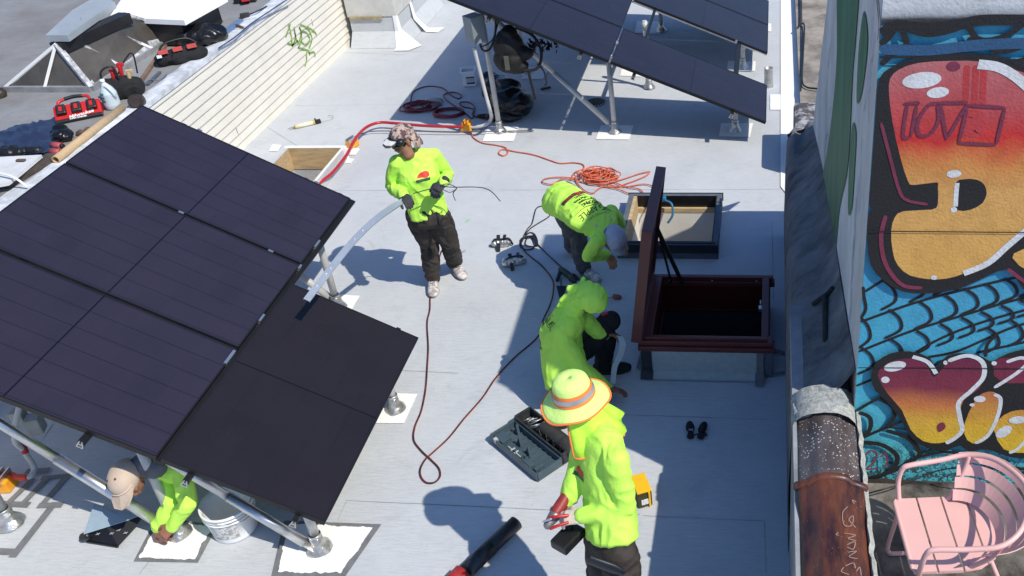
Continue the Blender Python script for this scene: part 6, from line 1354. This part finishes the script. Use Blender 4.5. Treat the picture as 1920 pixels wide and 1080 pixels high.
fin('slot_hole', b, mat('pale_hole', (.8, .8, .8), .6), cn)
b = B(); a = V(J['wrL'])+V((-.02, -.06, -.01)); tube(b, [a+V((-.22, -.02, -.05)), a, a+V((.10, .05, -.03)), a+V((.35, .12, -.08)), g(938, 377, .75)], .0045, 6); tube(b, [a, a+V((.07, .0, .03)), a+V((.13, .04, -.03)), a+V((.09, .05, -.09)), a+V((.11, .02, -.14))], .004, 5); tube(b, [a, a+V((.08, .0, -.05)), a+V((.14, .03, -.03))], .004, 5)
tag(fin('thin_wire', b, mat('dull_wire', (.10, .10, .11), .5, .4)), 'thin stiff wire trailing from the standing worker left glove', 'wire')

# --- 2: worker bent double over the roof edge of the second opening
base = g(1100, 505)
J = dict(pelvis=g(1050, 374, .88), waist=g(1066, 382, .93), chest=g(1096, 402, .93), neck=g(1135, 436, .80), head=g(1149, 450, .76), face=(.55, -.35, -.85), up=(.60, -.45, .45),
         shR=g(1122, 452, .80), shL=g(1145, 398, .86), elR=g(1104, 480, .58), elL=g(1160, 418, .62), wrR=g(1136, 478, .42), wrL=g(1160, 452, .44),
         hipR=g(1050, 385, .84), hipL=g(1062, 362, .86), knR=g(1083, 445, .46), knL=g(1068, 420, .50), anR=g(1094, 500, .09), anL=g(1073, 462, .09), toR=g(1118, 522, .03), toL=g(1088, 478, .03),
         hfR=(.6, -.2, -.8), hpR=(0, -1, 0), htR=(0, 0, 1), hcR=.8, hfL=(.4, -.3, -.8), hpL=(0, -1, 0), htL=(0, 0, 1), hcL=.8)
p2, s2, t2, hp, hA = figure(base, 'person bent double in lime shirt with black lettering and grey sun hat', J, LIME, PANTSG, SKIN, torso=[(.150, .115), (.150, .118), (.178, .120), (.150, .095)])
f = V(J['face']).normalized(); up = V(J['up']); up = (up-f*up.dot(f)).normalized(); r_ = f.cross(up); c = V(J['head']); Q = lambda x, y, z: c+r_*x+f*y+up*z
HATG = mat('pale_grey_cotton', (.46, .47, .55), .85, 0, .12, 10, .6, 30)
b = B(); ell(b, Q(0, -.01, .055), (.098, .115, .085), hA, n=20); ell(b, Q(0, .055, .02), (.09, .10, .02), hA); loft(b, [Q(.02, -.10, .03), Q(.07, -.12, .0), Q(.10, -.05, -.02)], [.03, .035, .02], None, 12); ell(b, Q(-.06, -.13, .0), (.06, .06, .035), hA); ell(b, Q(.03, -.16, .01), (.07, .06, .03), hA)
hat = remesh('sun_hat', b, HATG, p2, None, .007, 2, (.004, 14, (1, 1, 1)))
b = B(); tube(b, [Q(-.07, -.085, .05), Q(-.03, -.11, .062), Q(.03, -.11, .062), Q(.06, -.09, .05)], .009, 6); fin('hat_strap', b, mat('dark_grey_strap', (.04, .04, .05), .8), hat)
# lettering across the back
pel, nk = V(J['pelvis']), V(J['neck']); bx_ = (nk-pel).normalized()      # towards the head = top of the text
sd = (V(J['shL'])-V(J['shR'])); sd = (sd-bx_*sd.dot(bx_)).normalized(); nB = bx_.cross(sd); nB = nB if nB.z > 0 else -nB; rd = bx_.cross(nB)   # reading direction
INK = mat('black_ink', (.015, .03, .015), .7); mid_ = pel.lerp(nk, .5)
def back_text(P_, shirt_, cen, rd, bx_, nB, k=1.0, rows=None):
    for txt, size, dy, dx, bold in rows:
        b = text_bm(txt, size*k, V(cen)+bx_*dy*k+rd*dx*k+nB*.22, rd, bx_, bold*k); o = decal('back_lettering', shirt_, b, INK, P_, nB, .003, .02)
ROWS = [('BIG APPLE', .070, .165, 0, .0), ('R E N O V A T O R S', .024, .215, 0, 0), ('ROOFING', .036, .105, 0, .0016), ('GUTTERS', .036, .060, 0, .0016), ('WINDOWS', .036, .015, 0, .0016), ('SIDING', .034, -.028, 0, .0008)]
def number_panel(P_, shirt_, cen, rd, bx_, nB, dy=-.075, k=1.0):
    b = B(); cc = V(cen)+bx_*dy*k+nB*.22; b.faces.new([b.verts.new(cc+rd*x*k+bx_*y*k) for x, y in ((-.15, -.022), (.15, -.022), (.15, .022), (-.15, .022))]); decal('number_panel', shirt_, b, mat('maroon_print', (.085, .018, .02), .7), P_, nB, .003, .02)
    b = text_bm('718-821-2121', .040*k, cc, rd, bx_, .001); decal('number_print', shirt_, b, mat('red_print', (.55, .06, .06), .7), P_, nB, .005, .02)
cenb = mid_+bx_*.03
back_text(p2, s2, cenb, rd, bx_, nB, 1.0, ROWS); number_panel(p2, s2, cenb, rd, bx_, nB)
b = B(); cc = cenb+bx_*.135+nB*.22; b.faces.new([b.verts.new(cc+rd*x+bx_*y) for x, y in ((-.18, -.004), (0, -.002), (.18, -.004), (.18, -.008), (0, -.007), (-.18, -.008))]); decal('underline', s2, b, INK, p2, nB, .003, .02)

# --- 3: worker crouching in the shade with a hood
base = g(1110, 735)
J = dict(pelvis=g(1062, 704, .30), waist=g(1054, 666, .44), chest=g(1052, 620, .63), neck=g(1070, 585, .82), head=g(1104, 562, .93), face=(.62, -.25, -.68), up=(.45, -.15, .6),
         shR=g(1050, 618, .74), shL=g(1082, 580, .76), elR=g(1090, 690, .42), elL=g(1118, 622, .50), wrR=g(1140, 728, .16), wrL=g(1134, 626, .44),
         hipR=g(1060, 712, .27), hipL=g(1070, 678, .29), knR=g(1135, 752, .12), knL=g(1142, 600, .52), anR=g(1080, 770, .10), anL=g(1130, 682, .09), toR=g(1060, 790, .03), toL=g(1168, 690, .03),
         hfR=(1, .0, -.25), hpR=(0, -.3, -1), htR=(0, 1, .1), hcR=.35, hfL=(1, -.12, .0), hpL=(.1, -.5, -1), htL=(0, 1, .5), hcL=.75)
p3, s3, t3, hp, hA = figure(base, 'person crouching in the shade in a lime shirt with the hood up', J, LIME2, PANTSB, SKIN2, shoes=CLOTHB, torso=[(.165, .145), (.168, .150), (.185, .150), (.165, .120)])
f = V(J['face']).normalized(); up = V(J['up']); up = (up-f*up.dot(f)).normalized(); r_ = f.cross(up); c = V(J['head']); Q = lambda x, y, z: c+r_*x+f*y+up*z
b = B(); ell(b, Q(0, .0, .045), (.108, .130, .100), hA, n=22); loft(b, [Q(0, -.03, -.01), Q(0, -.05, -.07), V(J['neck']), V(J['shR']).lerp(V(J['shL']), .5)], [(.10, .09), (.098, .09), (.092, .085), (.10, .07)], r_, 18); loft(b, [Q(.02, -.13, .01), Q(.04, -.15, -.03)], [.028, .03], None, 10); loft(b, [Q(.03, -.12, -.04), Q(.08, -.13, -.13), Q(.10, -.11, -.18)], [(.03, .02), (.035, .015), (.02, .01)], r_, 10); loft(b, [Q(-.04, -.12, .0), Q(-.06, -.14, .04)], [.022, .018], None, 10)
remesh('hood', b, LIME2, p3, None, .0075, 1, (.009, 15, (1, .6, 1)))
b = B(); loft(b, [V(J['pelvis'])+V((-.02, 0, .0)), V(J['pelvis'])+V((.02, -.02, -.07))], [(.165, .15), (.16, .14)], V((0, 1, 0)), 18); remesh('red_waistband', b, mat('red_cloth', (.45, .02, .02), .8, 0, .1, 10, .4, 40), p3, None, .01, 1)
pel, nk = V(J['waist']), V(J['neck']); bx_ = (nk-pel).normalized(); sd = (V(J['shL'])-V(J['shR'])); sd = (sd-bx_*sd.dot(bx_)).normalized(); nB = bx_.cross(sd); nB = nB if nB.x < 0 else -nB; rd = bx_.cross(nB)
cenb = pel.lerp(nk, .36)+bx_*.02
back_text(p3, s3, cenb, rd, bx_, nB, .9, ROWS); number_panel(p3, s3, cenb, rd, bx_, nB, -.085, .9)
b = B(); cc = cenb+bx_*.122+nB*.22; b.faces.new([b.verts.new(cc+rd*x+bx_*y) for x, y in ((-.16, -.004), (0, -.002), (.16, -.004), (.16, -.008), (0, -.007), (-.16, -.008))]); decal('underline', s3, b, INK, p3, nB, .003, .02)
b = B(); k_ = V(J['knL']); ell(b, k_+V((.02, -.01, .0)), (.075, .075, .085)); remesh('knee_pad', b, CLOTHB, p3, None, .009, 1); b = B(); box(b, k_+V((-.05, .02, .085)), (.06, .09, .01), rotz(30)); box(b, k_+V((-.02, -.03, .08)), (.05, .02, .012), rotz(30), mi=1); fin('pocket_flap', b, [mat('pale_blue_flap', (.28, .32, .42), .7), REDM], p3)
# strip of membrane tape hanging between the hands
b = B(); a = V(J['wrL'])+V((.10, -.03, .02)); c = V(J['wrR'])+V((.03, .05, .0)); P = [a+V((.02, .0, -.02)), a+V((.045, -.04, -.07)), a+V((.02, -.08, -.16)), a.lerp(c, .6)+V((.0, 0, -.03)), c]
pr = cr(P, 6); prev = None
for i, p in enumerate(pr):
    w2 = .026*(1-.3*i/len(pr)); q = (b.verts.new(p+V((-w2, 0, .01))), b.verts.new(p+V((w2, .006, -.005))))
    if prev: b.faces.new((prev[0], q[0], q[1], prev[1]))
    prev = q
o = tag(fin('membrane_strip', b, mat('pale_strip', (.42, .46, .47), .4, 0, .08)), 'pale strip of membrane stretched between the hands of the hooded worker', 'strip'); o.modifiers.new('s', 'SOLIDIFY').thickness = .002

# --- 4: worker under the left array, only head and shoulder in view
base = g(330, 900)
J = dict(pelvis=(-3.98, 5.10, .40), waist=(-3.97, 4.85, .50), chest=g(322, 868, .60), neck=g(275, 876, .60), head=g(243, 900, .56), face=(.12, -.86, -.48), up=(-.32, -.42, .85),
         shR=g(298, 880, .50), shL=g(342, 880, .56), elR=g(325, 945, .28), elL=g(352, 945, .36), wrR=g(294, 988, .12), wrL=g(325, 985, .17),
         hipR=(-4.10, 5.10, .34), hipL=(-3.86, 5.12, .34), knR=(-4.25, 4.80, .10), knL=(-3.75, 4.82, .10), anR=(-4.2, 5.25, .08), anL=(-3.8, 5.25, .08), toR=(-4.2, 5.45, .03), toL=(-3.8, 5.45, .03),
         hfR=(.1, -.45, -.7), hpR=(.2, .5, -.5), htR=(1, 0, 0), hcR=.9, hfL=(-.55, -.6, -.35), hpL=(-.4, .4, -1), htL=(-.5, .5, .3), hcL=1.0)
p4, s4, t4, hp, hA = figure(base, 'person in tan cap kneeling under the left array, hands at the post foot', J, LIME2, PANTS, SKIN2, torso=[(.140, .10), (.145, .10), (.160, .11), (.14, .08)])
f = V(J['face']).normalized(); up = V(J['up']); up = (up-f*up.dot(f)).normalized(); r_ = f.cross(up); c = V(J['head']); Q = lambda x, y, z: c+r_*x+f*y+up*z
TAN = mat('tan_cotton', (.52, .41, .33), .85, 0, .06, 8, .3, 50)
b = B(); ell(b, Q(0, -.01, .045), (.102, .122, .094), hA, n=22); cap_ = remesh('cap', b, TAN, p4, None, .006, 2)
b = B(); pts = [Q(-.088, .05, .030), Q(-.088, .125, .022), Q(-.06, .180, .012), Q(0, .198, .008), Q(.06, .180, .012), Q(.088, .125, .022), Q(.088, .05, .030), Q(0, .085, .05)]; prism(b, pts, up, .008); fin('visor', b, TAN, cap_)
b = B(); tube(b, [Q(-.09, .055, .05), Q(-.06, .096, .055), Q(0, .113, .058), Q(.06, .096, .055), Q(.09, .055, .05)], .004, 6); fin('piping', b, mat('pale_piping', (.72, .62, .52), .8), cap_)
b = B()
for k in (-1, 1): ell(b, Q(.035*k, .03, .131), (.008, .008, .006), hA, n=8)
fin('eyelet', b, mat('brown_eyelet', (.09, .05, .035), .7), cap_)
b = B(); loft(b, [Q(0, -.05, -.01), V(J['neck'])+V((0, .02, .02)), V(J['neck']).lerp(V(J['chest']), .35)], [.075, .085, .09], None, 16); remesh('neck_gaiter', b, mat('slate_cloth', (.13, .13, .145), .85, 0, .2, 10, .6, 26), p4, None, .008, 1, (.007, 12, (1, 1, 1)))
b = B(); tube(b, [Q(-.06, -.10, .06), Q(0, -.125, .05), Q(.05, -.11, .06)], .009, 6); fin('cap_strap', b, BLACK, cap_)

# --- 5: foreground worker in a wide brimmed hat
base = g(1176, 1215)
J = dict(pelvis=g(1146, 985, 1.0), waist=g(1142, 935, 1.12), chest=g(1130, 865, 1.30), neck=g(1098, 782, 1.52), head=g(1078, 752, 1.63), face=(-.86, -.22, -.42), up=(-.25, .0, 1),
         shR=g(1130, 826, 1.44)+V((-.095, .145, 0)), shL=g(1130, 826, 1.44)+V((.095, -.145, 0)), elR=g(1082, 895, 1.20), elL=g(1172, 950, 1.16), wrR=g(1063, 940, 1.10), wrL=g(1092, 968, 1.12),
         hipR=g(1147, 1012, .92)+V((-.06, .085, 0)), hipL=g(1147, 1012, .92)+V((.06, -.085, 0)), knR=g(1130, 1120, .50), knL=g(1168, 1125, .50), anR=g(1150, 1195, .09), anL=g(1185, 1215, .09), toR=g(1120, 1205, .03), toL=g(1155, 1235, .03),
         hfR=(-.8, -.35, -.35), hpR=(.5, -.3, -.5), htR=(-.1, -.3, .8), hcR=.9, hfL=(-.95, -.05, -.1), hpL=(-.15, .3, -1), htL=(0, 1, .3), hcL=.95)
p5, s5, t5, hp, hA = figure(base, 'person in wide lime hat with orange band, standing nearest the camera with tools in hand', J, LIME, PANTS, SKIN, glove_m={'L': GLOVEW, 'R': mat('grey_liner_glove', (.28, .26, .25), .8)}, torso=[(.158, .118), (.160, .120), (.175, .122), (.150, .090)], bag=.018)
f = V((J['face'].x if hasattr(J['face'], 'x') else J['face'][0], J['face'][1], -.12)).normalized(); up = V((-.10, -.06, 1)); up = (up-f*up.dot(f)).normalized(); r_ = f.cross(up); A = Matrix((r_, f, up)).transposed(); c = V(J['head'])+V((0, 0, .035)); Q = lambda x, y, z: c+r_*x+f*y+up*z
HL = mat('hat_lime_cloth', (.70, .98, .26), .8, 0, .04, 9, .4, 60)
b = B(); n_ = 48; rings = [(.001, .135), (.04, .134), (.072, .126), (.088, .108), (.096, .07), (.101, .03), (.107, .006), (.120, -.004), (.140, -.012), (.158, -.022), (.170, -.034)]; prev = None
for r0_, h_ in rings:
    ring = []
    for i in range(n_):
        a = 2*math.pi*i/n_; wav = (.012*math.sin(2*a+.6)+.006*math.sin(5*a))*max(0, (r0_-.10)/.07); ring.append(b.verts.new(Q(r0_*math.cos(a), r0_*1.08*math.sin(a), h_+wav)))
    if prev:
        for i in range(n_): ff = b.faces.new((prev[i], prev[(i+1) % n_], ring[(i+1) % n_], ring[i])); ff.smooth = True
    prev = ring
hat = fin('sun_hat', b, HL, p5, smooth=True); hat.modifiers.new('s', 'SOLIDIFY').thickness = .004
def ring_on(r1_, h1, r2_, h2, name, m, off=.002):
    b = B(); pr = None
    for i in range(n_+1):
        a = 2*math.pi*i/n_; q = (b.verts.new(Q((r1_+off)*math.cos(a), (r1_+off)*1.08*math.sin(a), h1)), b.verts.new(Q((r2_+off)*math.cos(a), (r2_+off)*1.08*math.sin(a), h2)))
        if pr: b.faces.new((pr[0], q[0], q[1], pr[1]))
        pr = q
    return fin(name, b, m, hat, smooth=True)
ring_on(.0945, .078, .1055, .010, 'orange_band', HIORANGE, .003); ring_on(.0972, .058, .1028, .032, 'reflective_band', HATR, .0055)
b = B(); P = []
for i in range(n_+1):
    a = 2*math.pi*i/n_; P.append(Q(.172*math.cos(a), .172*1.08*math.sin(a), -.035+.012*math.sin(2*a+.6)+.006*math.sin(5*a)))
loft(b, P, [.0055]*len(P), None, 8, 0, False); fin('brim_piping', b, HIORANGE, hat)
# neck cape: cloth from the back of the hat down on to the shoulders
b = B(); prev = None; na = 26; CPB = []
for i in range(na+1):
    aa = R(150+i*195/na); ca, sa = math.cos(aa), math.sin(aa); fold = .010*math.sin(i*1.1)
    row = []
    for k, (rr, hh, back) in enumerate(((.100, .0, 0), (.110, -.06, .0), (.126, -.13, .0), (.155, -.20, -.01), (.180, -.25, -.02))):
        row.append(Q((rr+fold*k*.4)*ca*1.05, (rr+fold*k*.4)*1.1*sa+back, hh-(.02*abs(math.cos(aa)) if k == 4 else 0)+(.0 if k < 4 else .006*math.sin(i*.9))))
    q = [b.verts.new(p) for p in row]; CPB.append(row)
    if prev:
        for k in range(4): ff = b.faces.new((prev[k], q[k], q[k+1], prev[k+1])); ff.smooth = True
    prev = q
cape = fin('neck_cape', b, mat('cape_lime_cloth', (.52, .95, .07), .8, 0, .05, 6, .5, 30), hat, smooth=True); cape.modifiers.new('s', 'SOLIDIFY').thickness = .004
b = B(); loft(b, [CPB[0][k] for k in range(5)]+[r[4] for r in CPB[1:13]], [.006]*17, None, 8); fin('cape_piping', b, HIORANGE, cape)
b = B(); loft(b, [CPB[-1][k] for k in range(5)], [.007]*5, None, 8); fin('cape_piping', b, HIORANGE, cape)
b = B(); quad(b, [r for r in (CPB[-6][3]+(CPB[-6][3]-c).normalized()*.006, CPB[-2][3]+(CPB[-2][3]-c).normalized()*.006, CPB[-2][4]+(CPB[-2][4]-c).normalized()*.006, CPB[-6][4]+(CPB[-6][4]-c).normalized()*.006)]); fin('orange_patch', b, HIORANGE, cape, norm=False)
logo(s5, p5, g(1096, 884, 1.28), (.60, -.75, 0), (-.1, .0, 1), (-.75, -.6, .25), .9)
# tools in hand
W_ = V(J['wrR']); dr = thing('cordless_drill', W_, 'red and black cordless drill in the right hand of the hatted worker', 'drill')
q = W_+V((-.03, -.05, .01)); b = B(); loft(b, [q+V((.03, .05, .03)), q, q+V((-.015, -.03, -.01))], [.030, .034, .030], None, 14); remesh('motor_housing', b, mat('scuffed_dark_red', (.30, .03, .03), .5, 0, .3, 14), dr, None, .006, 1)
b = B(); loft(b, [q+V((-.02, -.04, -.02)), q+V((-.05, -.09, -.04))], [.034, .024], None, 14); fin('chuck', b, mat('chuck_grey', (.22, .22, .22), .4, .5), dr)
b = B(); loft(b, [q+V((.02, .02, -.02)), q+V((.04, -.02, -.14))], [.025, .024], None, 12); box(b, q+V((.04, -.06, -.17)), (.11, .17, .06), rotz(-30), bev=.012); fin('battery', b, BLACK, dr)
W_ = V(J['wrL']); b = B(); q = W_+V((-.10, -.02, .015)); tube(b, [q+V((.03, 0, .01)), q+V((-.03, -.02, .02)), q+V((-.07, -.01, .0))], .008, 8); tube(b, [q+V((.03, -.02, -.02)), q+V((-.02, -.045, -.02)), q+V((-.06, -.05, -.04))], .008, 8); pk = tag(fin('pliers', b, REDM), 'red handled pliers gripped in the pale gloved hand', 'pliers')
b = B(); loft(b, [q+V((-.06, -.02, .0)), q+V((-.10, -.03, -.01))], [.008, .004], None, 8); fin('jaw', b, STEEL, pk)
b = B(); a = V(J['hipL'])+V((-.02, -.125, .03)); loft(b, [a+V((-.12, .0, .06)), a, a+V((.05, .0, -.03))], [(.03, .014), (.035, .016), (.02, .01)], V((0, 0, 1)), 12); fin('pocket_tool', b, mat('dark_navy_plastic', (.01, .014, .02), .45), p5)

# ================================================================== PINK CHAIR
CH = V((.89, 3.39, TER)); SZ = .45; ca = thing('metal_chair', CH, 'pink slatted metal armchair standing on the terrace under the mural', 'chair')
PINK = mat('pink_powder_coat', (.78, .46, .43), .42, 0, .03, 3, .03, 60)
yaw = R(6); FX = V((-math.cos(yaw), -math.sin(yaw), 0)); SY = V((FX.y, -FX.x, 0)); SY = SY if SY.y > 0 else -SY     # FX = front, SY = away from the camera
K = lambda f_, s_, z_: CH+FX*f_+SY*s_+V((0, 0, z_))
t_ = .012
def seat_outline(n=40):
    P = []
    for i in range(n):
        a = 2*math.pi*i/n; x, y = math.cos(a), math.sin(a); e = .55
        fx = (abs(x)**e)*(1 if x > 0 else -1); fy = (abs(y)**e)*(1 if y > 0 else -1)
        if x < 0: fx = x; fy = y if abs(y) < .999 else y
        P.append((fx*.225, fy*.235))
    return P
xs = [(-.23, -.145), (-.135, -.02), (-.01, .105), (.115, .232)]
for (xa, xb) in xs:
    b = B(); P = []
    def hw(x):   # half width of the seat at depth x (front = +)
        return .232 if x > -.02 else .232*math.sqrt(max(0, 1-((x+.02)/.225)**2))
    n = 10; top = [(xa+(xb-xa)*i/n) for i in range(n+1)]
    up_ = [K(x, hw(x)-(.02 if x > .225 else 0), SZ) for x in top]; dn_ = [K(x, -hw(x)+(.02 if x > .225 else 0), SZ) for x in top[::-1]]
    prism(b, up_+dn_, (0, 0, -1), t_)
    fin('seat_slat', b, PINK, ca)
b = B()
for s in (-1, 1): P = [K(x, s*(hw(x)-.012), SZ-.02) for x in (.215, .1, 0, -.1, -.18)]; loft(b, P, [.010]*5, None, 8)
P = [K(.228, y, SZ-.008) for y in (-.20, 0, .20)]; loft(b, P, [.012]*3, None, 8); fin('seat_frame', b, PINK, ca)
# one bent tube: front leg foot, arm, round the back, other arm
AZ = SZ+.20; P = [K(.20, .225, SZ-.02), K(.205, .262, SZ+.09), K(.19, .268, AZ-.025), K(.15, .270, AZ), K(0, .285, AZ+.01), K(-.15, .290, AZ+.035), K(-.27, .20, AZ+.07), K(-.345, 0, AZ+.09), K(-.27, -.20, AZ+.07), K(-.15, -.290, AZ+.035), K(0, -.285, AZ+.01), K(.15, -.270, AZ), K(.19, -.268, AZ-.025), K(.205, -.262, SZ+.09), K(.20, -.225, SZ-.02)]
b = B(); tube(b, P, .0135, 12, 6); fin('arm_rail', b, PINK, ca)
for s in (-1, 1):
    b = B(); tube(b, [K(.19, s*.21, SZ-.02), K(.23, s*.235, .10), K(.22, s*.24, .03), K(.17, s*.24, .014), K(-.22, s*.24, .014), K(-.29, s*.23, .03), K(-.28, s*.20, .12), K(-.16, s*.15, SZ-.02)], .0125, 10, 5); fin('leg', b, PINK, ca)
    b = B(); tube(b, [K(-.05, s*.215, SZ), K(-.12, s*.262, SZ+.12), K(-.15, s*.285, AZ+.03)], .012, 10, 5); fin('back_post', b, PINK, ca)
for k in range(4):
    b = B(); prev = None; n = 24; ra_, rb_ = .180+.036*k, .180+.036*k+.033; z0, z1 = SZ+.022+k*.050, SZ+.022+k*.050+.043
    for i in range(n+1):
        a = R(-88+i*176/n); ca_, sa_ = math.cos(a), math.sin(a); sq = .94
        P0 = K(-.05-.012*k-ra_*sq*max(0, ca_)**.8, ra_*1.03*sa_, z0+.030*ca_*k/3); P1 = K(-.055-.012*k-rb_*sq*max(0, ca_)**.8, rb_*1.03*sa_, z1+.035*ca_*k/3); q = (b.verts.new(P0), b.verts.new(P1))
        if prev: ff = b.faces.new((prev[0], q[0], q[1], prev[1]))
        prev = q
    o = fin('back_slat', b, PINK, ca); o.modifiers.new('s', 'SOLIDIFY').thickness = .003
b = B(); tube(b, [g(1628, 925, TER+.12), g(1700, 905, TER+.14), g(1770, 880, TER+.2), g(1860, 878, TER+.3), g(1960, 882, TER+.35)], .004, 5); tag(fin('wall_wire', b, BLACK), 'thin dark wire strung along the foot of the mural', 'wire')
